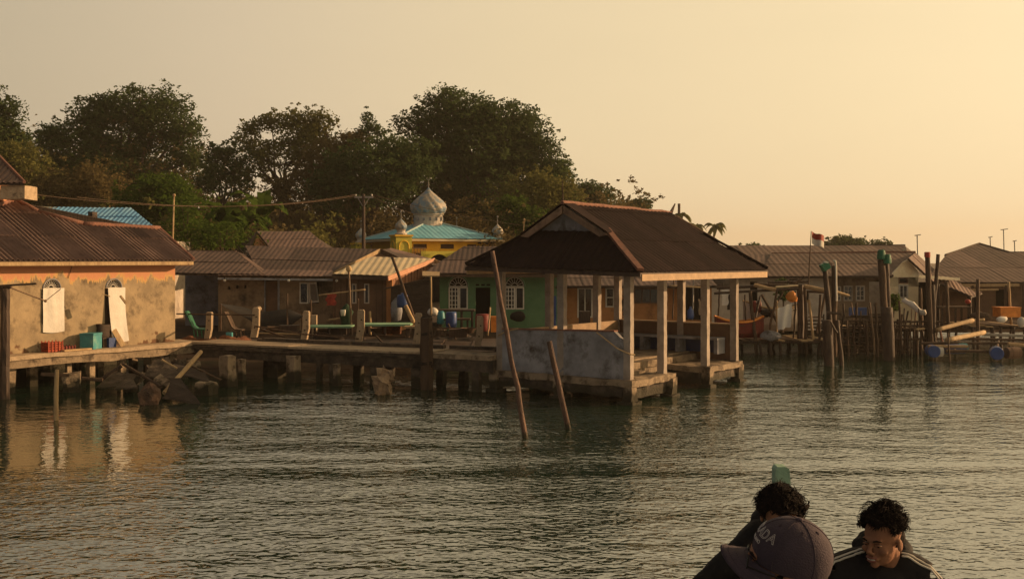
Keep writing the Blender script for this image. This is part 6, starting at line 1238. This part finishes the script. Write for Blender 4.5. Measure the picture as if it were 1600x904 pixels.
tree('far flat-topped bush left of the flag above the right roofs', 1322, 130, [(1312, 382, 24, 10, 18), (1340, 381, 13, 8, 8), (1300, 388, 18, 8, 8)], 'leaf_dark', .8, 70, .2, seed=16, trunk=.12)
tree('far low bush behind the white gable triangle', 1378, 130, [(1378, 384, 13, 7, 9)], 'leaf_dark', .7, 70, .2, seed=17, trunk=.1)
tree('far low bush at the left end of the back right roof', 1172, 130, [(1170, 389, 12, 6, 8), (1185, 392, 12, 5, 5)], 'leaf_dark', .7, 60, .2, seed=18, trunk=.1)
# undergrowth in front of the wood, one unbroken mass
g_ = np.random.default_rng(5); bl = []
for i in range(150):
    x = g_.uniform(-48, 8); y = g_.uniform(58, 74) if x < -14 or x > 0 else g_.uniform(70, 78); h = g_.uniform(2.6, 5.2); bl.append(((x, y, landz(x, y)+h*.5), (2.2, 2.0, h*.6), 7))
for i in range(150):
    x = g_.uniform(-52, 10); y = g_.uniform(82, 96); h = g_.uniform(6, 9.5)*(.42 if -27 < x < -11 else .95 if x < 3 else .7); bl.append(((x, y, landz(x, y)+h*.5), (3.4, 2.5, h*.6), 16))
v, n = crown_mesh(bl, 1.2, 70, .17, 77); crown_obj('undergrowth', v, n, M['leaf_brown'], None, kind='stuff', label='dark tangled undergrowth at the foot of the wood behind the village')
bl = []
for i in range(60):
    x = g_.uniform(-30, -9.5); y = g_.uniform(53, 58); h = g_.uniform(2.2, 4.4); bl.append(((x, y, landz(x, y)+h*.55), (1.5, 1.2, h*.5), 8))
v, n = crown_mesh(bl, .7, 60, .14, 78); crown_obj('shrubbery', v, n, M['leaf_olive'], None, kind='stuff', label='low green shrubs filling the gap behind the tin roofs')
# palms
def palm(lab, px, py, Yd, s, seed, rot=0):
    r = random.Random(seed); c_ = P(px, py, Yd); zb = max(.4, landz(c_.x, Yd)); t = thing('coconut_palm', lab, 'palm tree', (c_.x, Yd, zb-.2), 'far coconut palms'); mb = MB(); mb.tube(bent((c_.x-.5, Yd, zb-.2), c_, .03, 8, seed), [.2-.012*i for i in range(9)], 7); make('trunk', mb, M['bark'], t)
    for k in range(13):
        a = 2*math.pi*k/13+r.uniform(-.2, .2); up = r.uniform(.1, 1.1); L_ = s*r.uniform(.8, 1.15); d = Vector((math.cos(a), math.sin(a), 0)); mb = MB(); prev = None; n = 9
        for i in range(n+1):
            u = i/n; p = c_+d*L_*u*(1-.2*u)+Vector((0, 0, L_*(up*u-1.15*u*u))); w_ = .04+.5*L_/3*math.sin(math.pi*min(1, u*.9+.1)); s_ = Vector((-d.y, d.x, 0))
            row = [p+s_*w_-Vector((0, 0, w_*.8)), p, p-s_*w_-Vector((0, 0, w_*.8))]; b = len(mb.v); mb.v += row
            if i and i % 1 == 0: mb.f += [(b-3, b-2, b+1, b), (b-2, b-1, b+2, b+1)]
        make('frond', mb, M['leaf_olive'], t)
palm('coconut palm half hidden behind the pavilion hip, leftmost of three', 1066, 336, 120, 1.5, 3)
palm('low coconut palm, middle one of three behind the pavilion hip', 1088, 352, 125, 1.4, 4)
palm('coconut palm standing clear of the pavilion roof, rightmost of three', 1117, 353, 118, 1.6, 5)
stick(P(1061, 360, 120), P(1061, 318, 120), .16, 'wood', 'bare trunk spike standing beside the leftmost palm', 'bare_trunk', .01, 3, cat='tree trunk')
# banana plants
def banana(lab, px, py, Yd, h, seed, n=9):
    r = random.Random(seed); b = P(px, py, Yd); b.z = landz(b.x, Yd); t = thing('banana_plant', lab, 'banana plant', b, 'banana plants before the wood'); mb = MB(); mb.tube([b, b+Vector((.05, 0, h*.55))], [.14, .09], 8); make('stem', mb, M['leaf_green'], t)
    for k in range(n):
        a = 2*math.pi*k/n+r.uniform(-.3, .3); L_ = r.uniform(1.9, 2.9); d = Vector((math.cos(a), math.sin(a), 0)); mb = MB(); m_ = 8; o = b+Vector((0, 0, h*.5)); s_ = Vector((-d.y, d.x, 0)); st = r.uniform(1.0, 1.7)
        for i in range(m_+1):
            u = i/m_; p = o+d*L_*u*.7+Vector((0, 0, L_*(st*u-1.1*u*u))); w_ = .03+.34*math.sin(math.pi*min(1, .08+u*.9))**.7; tw = Vector((0, 0, .12*math.sin(u*9+k))); mb.v += [p+s_*w_+tw, p-Vector((0, 0, .05)), p-s_*w_-tw]
            if i: q = len(mb.v); mb.f += [(q-6, q-5, q-2, q-3), (q-5, q-4, q-1, q-2)]
        make('leaf', mb, M['leaf_green'], t)
banana('banana plant right of the small green tree', 330, 390, 52, 6.5, 1); banana('tallest banana plant above the rusty ridge', 352, 390, 54, 8.7, 2); banana('banana plant left of the brick-gabled house', 376, 390, 54, 7.8, 3); banana('banana plant rising behind the brick-gabled house', 412, 390, 58, 9.3, 4)
leafy(P(345, 400, 49), 1.6, 1.6, 700, 'leaf_green', 'low green shrub behind the rusty ridge before the banana plants', seed=9, size=.14)
leafy(P(292, 400, 49), 2.8, 1.3, 700, 'leaf_green', 'low green shrub between the peeling house roof and the rusty ridge', seed=10, size=.14)

# ================================================================ BOAT IN THE FOREGROUND
def bax(y): return .60+.168*y                            # centre line of the boat
bt = thing('passenger_boat', 'wooden boat with pale green stem post carrying three people in the foreground', 'boat', (1.0, 3, 0))
mb = MB(); n = 26; rows = []
for i in range(n+1):
    y = -3+9.7*i/n; u = i/n; hb = .98*(1-max(0, (u-.55)/.45)**2.2)*(.85+.15*min(1, u*4))+.03; gz = 1.0+.45*u**3
    rows.append([Vector((bax(y)+s*hb*k, y, z)) for s, k, z in ((-1, 1, gz), (-1, .86, .45), (-1, .5, -.15), (0, 0, -.3), (1, .5, -.15), (1, .86, .45), (1, 1, gz))])
for r_ in rows: mb.v += r_
for i in range(n):
    for k in range(6): a = i*7+k; mb.f.append((a, a+1, a+8, a+7))
mb.f.append(tuple(range(7))); make('hull', mb, M['green_board'], bt)
for k in (0, 6): mb = MB(); mb.tube([r_[k]+Vector((0, 0, .02)) for r_ in rows], .04, 6); make('gunwale', mb, M['wood_pale_lit'], bt)
for i in range(17):                                      # floor and foredeck planks
    j = 3+i; a, b = rows[j], rows[j+1]; z = .62 if rows[j][0].y < 3.4 else 1.13
    for m_ in (0,):
        e = .93; ca, cb = (a[0]+a[6])/2, (b[0]+b[6])/2; p = [ca+(a[0]-ca)*e, ca+(a[6]-ca)*e, cb+(b[6]-cb)*e, cb+(b[0]-cb)*e]; q = .012
        mb = MB(); mb.hexa([Vector((v.x, v.y+(q if v.y == a[0].y else -q), z)) for v in p]+[Vector((v.x, v.y+(q if v.y == a[0].y else -q), z+.03)) for v in p]); make('deck_plank', mb, M['wood'], bt)
mb = MB(); mb.box(bax(3.4)-.8, bax(3.4)+.8, 3.38, 3.42, .65, 1.12); make('bulkhead', mb, M['green_board'], bt)
mb = MB(); mb.poly([Vector((PX(1207, 6.75), 6.7, .6)), Vector((PX(1236, 6.75), 6.7, .6)), Vector((PX(1232, 6.75), 6.7, PZ(748, 6.7))), Vector((PX(1230, 6.75), 6.7, PZ(732, 6.7))), Vector((PX(1226, 6.75), 6.7, PZ(729, 6.7))), Vector((PX(1212, 6.75), 6.7, PZ(729, 6.7))), Vector((PX(1209, 6.75), 6.7, PZ(734, 6.7)))], (0, .1, 0)); make('stem_post', mb, mat('faded_green_paint', (.26, .40, .31), (.17, .28, .21), 9, .7, .3, (.3, .3, .24), 5, (.55, .7)), bt)
def bench(x, y, z, wx, wy, lab):
    mb = MB(); mb.box(x-wx, x+wx, y-wy, y+wy, z-.05, z); t = thing('wooden_box_seat', lab, 'seat', (x, y, 1.17)); make('seat_board', mb, M['wood'], t)
    mb = MB(); mb.box(x-wx+.02, x+wx-.02, y-wy+.02, y+wy-.02, 1.17, z-.052); make('box_body', mb, M['board_brown'], t)

# ================================================================ PEOPLE
def fuse(mb, voxel, it=4, fac=.5):
    me = mb.mesh('tmp', (0, 0, 0)); o = bpy.data.objects.new('tmp', me); C.objects.link(o)
    r = o.modifiers.new('r', 'REMESH'); r.mode = 'VOXEL'; r.voxel_size = voxel; r.adaptivity = 0
    s = o.modifiers.new('s', 'SMOOTH'); s.iterations = it; s.factor = fac
    dg = bpy.context.evaluated_depsgraph_get(); dg.update(); m2 = bpy.data.meshes.new_from_object(o.evaluated_get(dg)); bpy.data.objects.remove(o); bpy.data.meshes.remove(me); m2.materials.clear(); return m2
def put(name, me, m, parent, **kw):
    B = parent_world(parent); me.transform(Matrix.Translation(-B)); me.name = name; me.materials.append(m); me.polygons.foreach_set('use_smooth', [True]*len(me.polygons)); me.update()
    o = bpy.data.objects.new(name, me); C.objects.link(o); o.parent = parent; props(o, **kw); return o
SK = mat('brown_skin', (.30, .145, .085), (.25, .115, .068), 9, .72, .15, bsc=90, spec=.22)
HR = mat('black_hair', (.020, .012, .010), (.011, .008, .007), 40, .8, .3, spec=.12)
JK = mat('black_fabric', (.014, .012, .013), (.008, .007, .008), 14, .85, .3, bsc=30)
TR = mat('dark_trousers', (.03, .03, .038), (.02, .02, .026), 8, .9, .2)
CP = mat('purple_grey_cap_cloth', (.062, .044, .062), (.047, .034, .048), 30, .85, .25, bsc=220)
def headframe(c, yaw, nod, roll=0):
    m = Matrix.Rotation(R(yaw-90), 4, 'Z') @ Matrix.Rotation(R(-nod), 4, 'X') @ Matrix.Rotation(R(roll), 4, 'Y')
    return Matrix.Translation(c) @ m @ Matrix.Diagonal((1, 1, .9, 1))                      # local: x right, y forward, z up
def person(lab, hc, yaw, nod, byaw, seat, hair, smile=False, jacket=True, arms=None, stand=None, roll=0, seed=1, neck=(-.06, -.160), sw=.175, sz=-.055):
    H = headframe(Vector(hc), yaw, nod, roll); Bm = Matrix.Rotation(R(byaw-90), 4, 'Z'); hc = Vector(hc)
    t = thing('person', lab, 'person', (hc.x, hc.y, seat if stand is None else stand)); hr_ = H.to_3x3()
    def hp_(*p): return H @ Vector(p)
    mb = MB(); E = lambda c_, r_, a=14, b=10: mb.ell(hp_(*c_), r_, a, b, hr_)
    E((0, -.012, .035), (.074, .092, .082), 20, 14); E((0, .022, -.03), (.060, .064, .085), 18, 12); E((0, .030, -.078), (.046, .046, .032)); E((0, .072, -.098), (.019, .016, .016))
    for s in (-1, 1):
        E((s*.041, .064, -.028), (.022, .018, .017)); E((s*.079, -.006, -.012), (.008, .020, .031)); E((s*.012, .100, -.034), .009)
    mb.tube([hp_(-.042, .076, .024), hp_(-.02, .086, .027), hp_(.02, .086, .027), hp_(.042, .076, .024)], .010, 8)
    mb.tube([hp_(0, .086, .02), hp_(0, .098, -.005), hp_(0, .112, -.030)], [.008, .009, .012], 8)
    E((0, .092, -.056), (.025, .009, .006)); E((0, .090, -.071), (.021, .010, .007)); E((0, .084, -.064), (.03, .01, .012))
    nb = hc+Bm.to_3x3() @ Vector((0, neck[0], neck[1]))                       # base of the neck
    mb.tube([hp_(0, -.03, -.04), hp_(0, -.035, -.10), nb], [.052, .054, .062], 14)
    def bp_(*p): return nb+Bm.to_3x3() @ Vector(p)
    pel = bp_(0, -.02, -.50); sh = [bp_(s*sw, 0, sz) for s in (-1, 1)]
    torso = [(bp_(0, .01, -.16), (.165, .105, .15)), (bp_(0, .01, -.33), (.14, .10, .16)), (bp_(0, -.01, -.47), (.16, .12, .12))]
    for c_, r_ in torso: mb.ell(c_, r_, 16, 10, Bm.to_3x3())
    mb.tube([sh[0], nb, sh[1]], [.062, .075, .062], 12)
    armp = []
    for k, s in enumerate((-1, 1)):
        el, wr = (arms[k] if arms else ((s*.25, .06, -.33), (s*.10, .26, -.42))); el, wr = bp_(*el), bp_(*wr); armp.append((sh[k], el, wr))
        mb.tube([sh[k], sh[k].lerp(el, .5), el, el.lerp(wr, .35), wr], [.056, .050, .041, .042, .027], 12)
        d = (wr-el).normalized(); dn = Vector((0, 0, -1)); sd = d.cross(dn); sd = sd.normalized() if sd.length > .1 else Bm.to_3x3() @ Vector((1, 0, 0)); dn = sd.cross(d).normalized()
        if dn.z > 0: dn = -dn
        pm = wr+d*.05; mb.tube([wr, wr+d*.04, wr+d*.085], [.027, .034, .030], 10)
        for f in range(4):                                # four curled fingers and a thumb
            o = wr+d*.085+sd*(-.030+.020*f); L_ = (.062, .074, .07, .056)[f]; c1_ = (d+dn*.35).normalized(); c2_ = (d*.45+dn).normalized(); mb.tube([o, o+c1_*L_*.45, o+c1_*L_*.45+c2_*L_*.35, o+c1_*L_*.40+c2_*L_*.62-d*.008], [.0095, .009, .008, .0065], 7)
        o = wr+d*.03-sd*s*.0+sd*(.030*(1 if s < 0 else -1)); th_ = (sd*(1 if s < 0 else -1)*.6+d*.7+dn*.3).normalized(); mb.tube([o, o+th_*.035, o+th_*.04+(d*.6+dn*.5).normalized()*.03], [.012, .0105, .008], 7)
    hip = [bp_(s*.09, .02, -.53) for s in (-1, 1)]; legs = []
    for k, s in enumerate((-1, 1)):
        if stand is None: kn = bp_(s*.14, .45, -.50); an = Vector((kn.x, kn.y, 1.27)) - (Bm.to_3x3() @ Vector((0, .05, 0)))
        else: kn = hip[k].lerp(Vector((hip[k].x, hip[k].y, stand+.09)), .5)+Bm.to_3x3() @ Vector((0, .02, 0)); an = Vector((hip[k].x, hip[k].y, stand+.09))
        if stand is None and an.z > kn.z-.25: an.z = kn.z-.3
        legs.append((hip[k], kn, an)); mb.tube([hip[k], hip[k].lerp(kn, .5), kn, kn.lerp(an, .3), an], [.088, .078, .058, .056, .038], 12)
        mb.tube([an, an+Bm.to_3x3() @ Vector((0, .06, -.05)), an+Bm.to_3x3() @ Vector((0, .17, -.06))], [.04, .042, .03], 10)
    put('body', fuse(mb, .0050, 6), SK, t)
    # eyes, brows, teeth
    for s in (-1, 1):
        mb = MB(); mb.ell(hp_(s*.030, .0745, .002), (.0125, .010, .0065), 12, 8, hr_); make('eye', mb, mat('eye_white', (.22, .19, .16), None, 5, .5, 0), t, smooth=True)
        mb = MB(); mb.ell(hp_(s*.030, .0815, .0), (.0055, .004, .0055), 10, 8, hr_); make('iris', mb, HR, t, smooth=True)
        mb = MB(); mb.tube([hp_(s*.014, .094, .024), hp_(s*.030, .092, .030), hp_(s*.047, .080, .025)], [.0035, .0045, .002], 6); make('eyebrow', mb, HR, t)
        mb = MB(); mb.tube([hp_(s*.017, .0835, .004), hp_(s*.030, .0855, .0075), hp_(s*.043, .078, .003)], [.003, .004, .003], 6); make('eyelid', mb, SK, t, smooth=True)
    if smile: mb = MB(); mb.ell(hp_(0, .0955, -.0635), (.019, .006, .0045), 12, 8, hr_); make('teeth', mb, M['white'], t, smooth=True)
    lp = MB(); lp.tube([hp_(-.024, .090, -.0555), hp_(-.01, .100, -.0545), hp_(0, .101, -.0565), hp_(.01, .100, -.0545), hp_(.024, .090, -.0555)], .0045, 6); lp.tube([hp_(-.02, .090, -.0705), hp_(0, .1, -.072), hp_(.02, .090, -.0705)], .0055, 6); make('lips', lp, mat('lip', (.27, .10, .075), None, 9, .5, .05), t, kind='stuff')
    # hair
    r = random.Random(seed)
    if hair:
        mb = MB(); cap_h = {'curly': .0, 'long': .0}.get(hair, 0)
        if hair == 'curly': mb.ell(hp_(0, -.020, .056), (.070, .084, .074), 20, 12, hr_); mb.ell(hp_(0, -.045, .012), (.0765, .060, .065), 18, 10, hr_); N_ = 60
        else: mb.ell(hp_(0, -.022, .046), (.076, .090, .080), 20, 12, hr_); mb.ell(hp_(0, -.05, -.01), (.080, .06, .08), 18, 10, hr_); N_ = 90
        for k in range(N_):
            th = r.uniform(0, 2*math.pi); ph = math.acos(r.uniform(.10 if hair == 'curly' else -.15, 1)); d = Vector((math.sin(ph)*math.cos(th), math.sin(ph)*math.sin(th), math.cos(ph)))
            if d.y > .45 and d.z < .55: continue
            if hair == 'long' and d.y > .62 and d.z < .3: continue
            o = Vector((0, -.020, .052))+Vector((d.x*.070, d.y*.084, d.z*.076)); L_ = (.006+.024*max(0, d.z)) if hair == 'curly' else .02
            L_ *= r.uniform(.6, 1.5); tan = d.cross(Vector((r.uniform(-1, 1), r.uniform(-1, 1), r.uniform(-1, 1)))).normalized()
            if hair == 'long': tan = (tan+Vector((0, .5*d.y, -.8))).normalized()
            p = [o, o+d*L_*.6+tan*L_*.2, o+d*L_*.9+tan*L_*.7, o+d*L_*(.75 if hair == 'curly' else .6)+tan*L_*1.2]; mb.tube([hp_(*q) for q in p], [.0075, .007, .005, .0022], 5)
        if hair == 'long':
            for k in range(26):
                th = R(150+r.uniform(-35, 35)); o = Vector((.082*math.cos(th), -.02+.05*math.sin(th), .03+r.uniform(0, .05))); q = [o, o+Vector((-.02, .0, .004)), o+Vector((-.034, .006, .02+r.uniform(-.012, .015))), o+Vector((-.034-r.uniform(0, .014), .0, .034))]; mb.tube([hp_(*a) for a in q], [.007, .006, .004, .002], 5)
        ho = put('hair', fuse(mb, .0038, 1, .35), HR, t); mb = MB()
        for k in range(4200):                             # loose strands over the mass
            th = r.uniform(0, 2*math.pi); ph = math.acos(r.uniform(.0 if hair == 'curly' else -.2, 1)); d = Vector((math.sin(ph)*math.cos(th), math.sin(ph)*math.sin(th), math.cos(ph)))
            if d.y > .5 and d.z < .5: continue
            L_ = ((.009+.028*max(0, d.z)) if hair == 'curly' else .024)*r.uniform(.5, 1.6); o = Vector((0, -.020, .05))+Vector((d.x*.074, d.y*.088, d.z*.08)); tan = d.cross(noise.noise_vector(d*(3.2 if hair == 'curly' else 1.7)+Vector((seed, 0, 0)))*1.6+Vector((r.uniform(-1, 1), r.uniform(-1, 1), r.uniform(-1, 1)))*.35).normalized(); L_ *= 1+.55*noise.noise(d*4+Vector((seed, 3, 0)))
            if hair == 'long': tan = (tan*.8+Vector((0, .4*d.y, -.6))).normalized()
            mb.tube([hp_(*q) for q in (o, o+d*L_*.6+tan*L_*.25, o+d*L_*.85+tan*L_*.8, o+d*L_*.6+tan*L_*1.2)], [.0021, .0019, .0014, .0006], 3, False)
        make('hair_strand', mb, HR, ho, kind='stuff')
    # jacket: a shell a little outside the body
    mb = MB()
    for c_, r_ in torso: mb.ell(c_, tuple(x+.028 for x in r_), 18, 12, Bm.to_3x3())
    mb.tube([sh[0]+Vector((0, 0, .002)), bp_(-.08, -.005, -.025), bp_(0, -.03, -.02), bp_(.08, -.005, -.025), sh[1]+Vector((0, 0, .002))], [.082, .085, .088, .085, .082], 14)
    for a, b, c_ in armp: mb.tube([a, a.lerp(b, .5)+Vector((0, 0, -.004)), b, b.lerp(c_, .4), b.lerp(c_, .9)], [.082, .074, .064, .060, .042], 12)
    jm = fuse(mb, .009, 6)
    for v in jm.vertices: v.co += noise.noise_vector(v.co*13)*.006+noise.noise_vector(v.co*31)*.003
    from mathutils.bvhtree import BVHTree
    bv = BVHTree.FromPolygons([v.co.copy() for v in jm.vertices], [tuple(p.vertices) for p in jm.polygons])
    jk = put('jacket', jm, JK, t)
    if jacket:                                            # hood lying round the neck
        mb = MB(); pts = [bp_(.088*math.sin(a)*1.05, -.035+.075*-math.cos(a), .035+.028*math.cos(a)) for a in [R(-150+i*25) for i in range(13)]]
        mb.tube(pts, [.02, .027, .034, .04, .046, .05, .05, .05, .046, .04, .034, .027, .02], 10); mb.ell(bp_(0, -.14, -.01), (.10, .055, .07), 14, 10, Bm.to_3x3()); hm_ = fuse(mb, .007, 4)
        for v in hm_.vertices: v.co += noise.noise_vector(v.co*18)*.008
        put('hood', hm_, JK, jk)
    mb = MB()
    for a, b, c_ in legs: mb.tube([a, a.lerp(b, .5), b, b.lerp(c_, .3), c_+Vector((0, 0, .02))], [.105, .095, .078, .074, .06], 12)
    mb.ell(bp_(0, -.01, -.53), (.175, .14, .11), 16, 10, Bm.to_3x3()); put('trousers', fuse(mb, .012, 4), TR, t)
    return t, H, bp_, bv, armp, sh, jk
# man at right in a striped hooded jacket
p3 = person('smiling man with curly black hair in black jacket with white shoulder stripes', (PX(1379, 4.55), 4.55, PZ(788, 4.55)-.152), 219, 7, 252, PZ(788, 4.55)-.152-.70, 'curly', True, seed=5, neck=(-.075, -.108), sz=-.07, sw=.18)
def stripe(pr, pts, m, r_=.0046):
    t_, H, bp_, bv, ap, sh_, jk = pr; out_ = []
    for i in range(len(pts)-1):
        for j in range(6): out_.append(pts[i].lerp(pts[i+1], j/6))
    res = []
    for p in out_:
        q, n_, _, _ = bv.find_nearest(p)
        if q is not None: res.append(q+n_*.003)
    mb = MB(); mb.tube(res, r_, 6); make('stripe', mb, m, jk, smooth=True)
bp_ = p3[2]; ap = p3[4]
for k, s in enumerate((-1, 1)):
    a, b, c_ = ap[k]
    for off in (.045, .072):
        o = Vector((0, 0, .12)); sd = p3[2](0, 1, 0)-p3[2](0, 0, 0)
        stripe(p3, [bp_(s*.075, off, .07), bp_(s*.13, off, .05), a+sd*off+(bp_(s*.05, 0, .06)-bp_(0, 0, 0)), a.lerp(b, .5)+sd*off+(bp_(s*.08, 0, .0)-bp_(0, 0, 0)), b+sd*off+(bp_(s*.08, 0, 0)-bp_(0, 0, 0))], M['white'])
mb = MB(); mb.tube([bp_(.062, .025, .075), bp_(.075, .005, .055), bp_(.082, -.015, .03), bp_(.084, -.02, .0)], .005, 6); make('collar_stripe', mb, M['white'], p3[6])
bench(p3[0].location.x, 4.60, p3[2](0, 0, -.62).z, .28, .24, 'low wooden box seat under the man in the striped jacket')
# man bent over, behind the cap
p2 = person('man with wavy dark hair in black hooded jacket bent forward behind the cap wearer', (PX(1219, 4.7), 4.7, PZ(748, 4.7)-.168), 262, 32, 258, PZ(748, 4.7)-.168-.6, 'long', False, arms=[((-.29, .04, -.26), (-.08, .28, -.36)), ((.35, .02, -.27), (.14, .30, -.40))], seed=9, neck=(-.13, -.10), sw=.13, sz=-.08)
bench(p2[0].location.x, 4.85, p2[2](0, 0, -.62).z, .28, .24, 'taller wooden box seat under the man with wavy hair')
# cap wearer, nearest the camera
CAPR = -11
hc1 = Vector((PX(1228, 2.7), 2.7, PZ(811, 2.7)-.118)); YW = 168
p1 = person('person in a purple-grey baseball cap and glasses looking left, nearest the camera', hc1, YW, -10, YW, None, None, False, jacket=False, stand=1.2, seed=3, roll=CAPR)
H = p1[1]; cap_t = bpy.data.objects.new('cap', None); C.objects.link(cap_t); cap_t.parent = p1[0]; cap_t.location = hc1-parent_world(p1[0])
def ch(*p): return H @ Vector(p)
RX, RY, RZ = .087, .101, .110; C0 = Vector((0, -.010, .035))
def csurf(phi, el, k=1.0):                                # phi from the front towards the wearer's left
    rz = RZ*(1+.0*k); x = -RX*math.sin(phi)*math.cos(el); y = RY*math.cos(phi)*math.cos(el)
    f = 1+.05*max(0, math.cos(phi))*math.sin(el*2); z = rz*math.sin(el)**.92 if el > 0 else rz*math.sin(el)
    return C0+Vector((x*f, y*f, z))*k
mb = MB(); n, m_ = 60, 22
for j in range(m_+1):
    el = R(-12+102*j/m_)
    for i in range(n):
        ph = 2*math.pi*i/n; w_ = 1+.006*noise.noise(Vector((math.cos(ph)*3, math.sin(ph)*3, el*4)))-.004*math.exp(-((math.sin(ph*3)/.09)**2)); mb.v.append(ch(*csurf(ph, min(el, R(89.5)), w_)))
for j in range(m_):
    for i in range(n): mb.f.append((j*n+i, j*n+(i+1) % n, (j+1)*n+(i+1) % n, (j+1)*n+i))
mb.f.append(tuple(m_*n+i for i in range(n))); cc = make('crown', mb, CP, cap_t, smooth=True)
for k in range(6):
    ph = math.pi*k/3; mb = MB(); mb.tube([ch(*csurf(ph, R(-10+99*i/14), 1.003)) for i in range(15)], .0012, 5); make('seam', mb, CP, cap_t)
mb = MB(); mb.ell(ch(0, -.010, .035+RZ+.002), (.009, .009, .005), 12, 6); make('button', mb, CP, cap_t, smooth=True)
mb = MB()
for ph in (R(35), R(100), R(150), R(-35)): mb.tube([ch(*(csurf(ph+.05*math.cos(a), R(58)+.05*math.sin(a), 1.004))) for a in [R(i*45) for i in range(9)]], .001, 4)
make('eyelet', mb, CP, cap_t, kind='stuff')
# brim
mb = MB(); n = 24; m_ = 8
for j in range(m_+1):
    v = j/m_
    for i in range(n+1):
        ph = R(-68+136*i/n); base = csurf(ph, R(-10)); x = base.x*(1+.03*v); y = base.y+v*.082*math.cos(ph*.92)**.8; z = base.z-.006-.020*v*abs(math.sin(ph))**1.5-.045*(abs(x)/.09)**2*v+.004*v; mb.v.append(ch(x, y, z))
for j in range(m_):
    for i in range(n): a = j*(n+1)+i; mb.f.append((a, a+1, a+n+2, a+n+1))
n0 = len(mb.v); up_v = H.to_3x3() @ Vector((0, 0, -.004)); mb.v += [v+up_v for v in mb.v]; mb.f += [tuple(i+n0 for i in f)[::-1] for f in mb.f]
for i in range(n): a = m_*(n+1)+i; mb.f.append((a, a+1, a+1+n0, a+n0))
make('brim', mb, CP, cap_t, smooth=True)
for rr_ in (.25, .5, .75, .95):
    mb = MB(); pts = []
    for i in range(21):
        ph = R(-62+124*i/20); base = csurf(ph, R(-10)); v = rr_; x = base.x*(1+.03*v); y = base.y+v*.082*math.cos(ph*.92)**.8; z = base.z-.006-.020*v*abs(math.sin(ph))**1.5-.045*(abs(x)/.09)**2*v+.004*v; pts.append(ch(x, y, z+.0005))
    mb.tube(pts, .0007, 4); make('brim_stitching', mb, CP, cap_t)
def lettering(txt, size, arc0, el0, fill, name):
    cu = bpy.data.curves.new('t', 'FONT'); cu.body = txt; cu.size = size; cu.space_character = 1.05; cu.align_x = 'CENTER'
    if fill: cu.extrude = .0004
    else: cu.fill_mode = 'NONE'; cu.bevel_depth = .00065; cu.bevel_resolution = 0
    o = bpy.data.objects.new('t', cu); C.objects.link(o); dg = bpy.context.evaluated_depsgraph_get(); dg.update(); me = bpy.data.meshes.new_from_object(o.evaluated_get(dg)); bpy.data.objects.remove(o)
    B = parent_world(cap_t)
    for v in me.vertices:
        ph = arc0+v.co.x/.098; el = el0+v.co.y*math.cos(0)/.100; v.co = (H @ csurf(ph, el, 1.012+v.co.z*8))-B
    me.materials.clear(); me.materials.append(mat('pale_thread', (.55, .50, .48), (.45, .4, .4), 20, .8, .1)); me.name = name; ob_ = bpy.data.objects.new(name, me); C.objects.link(ob_); ob_.parent = cap_t
lettering('PRADA', .038, R(16), R(26), False, 'lettering'); lettering('MILANO', .014, R(12), R(15), True, 'small_lettering')
# glasses
gl = MB()
for s in (-1, 1):
    gl.tube([ch(s*.034+.024*math.cos(a), .098+.0*a, -.004+.019*math.sin(a)) for a in [R(i*30) for i in range(13)]], .0018, 5); gl.tube([ch(s*.058, .096, .002), ch(s*.077, .05, .004), ch(s*.082, -.005, -.002)], .0022, 5)
gl.tube([ch(-.011, .099, .0), ch(.011, .099, .0)], .0018, 5); glo = bpy.data.objects.new('glasses', None); C.objects.link(glo); glo.parent = p1[0]; glo.location = hc1-parent_world(p1[0]); make('spectacle_frame', gl, M['tarp'], glo)
for s in (-1, 1): mb = MB(); mb.lathe((0, 0, 0), [(.001, 0), (.0225, .0), (.0225, .0012), (.001, .0012)], 16); mb.v = [ch(s*.034+v.x, .0985+v.z, -.004+v.y*.82) for v in mb.v]; make('lens', mb, mat('greenish_lens', (.3, .4, .34), None, 3, .08, 0, spec=.6), glo)
mb = MB(); g_h = MB(); g_h.ell(ch(0, -.03, -.01), (.082, .078, .07), 18, 10, H.to_3x3()); put('hair', fuse(g_h, .005, 2), HR, p1[0])

# ================================================================ HAZE
hb = MB(); hb.box(-850, 850, -50, 2400, -3, 60)
hm = bpy.data.materials.new('haze'); hm.use_nodes = True; hn = hm.node_tree; hn.nodes.clear()
ho_ = hn.nodes.new('ShaderNodeOutputMaterial'); hv_ = hn.nodes.new('ShaderNodeVolumePrincipled'); hv_.inputs['Color'].default_value = (.92, .82, .70, 1); hv_.inputs['Density'].default_value = .0004; hv_.inputs['Anisotropy'].default_value = .2
hn.links.new(hv_.outputs[0], ho_.inputs['Volume'])
make('haze', hb, hm, base=(0, 0, 0), kind='stuff')
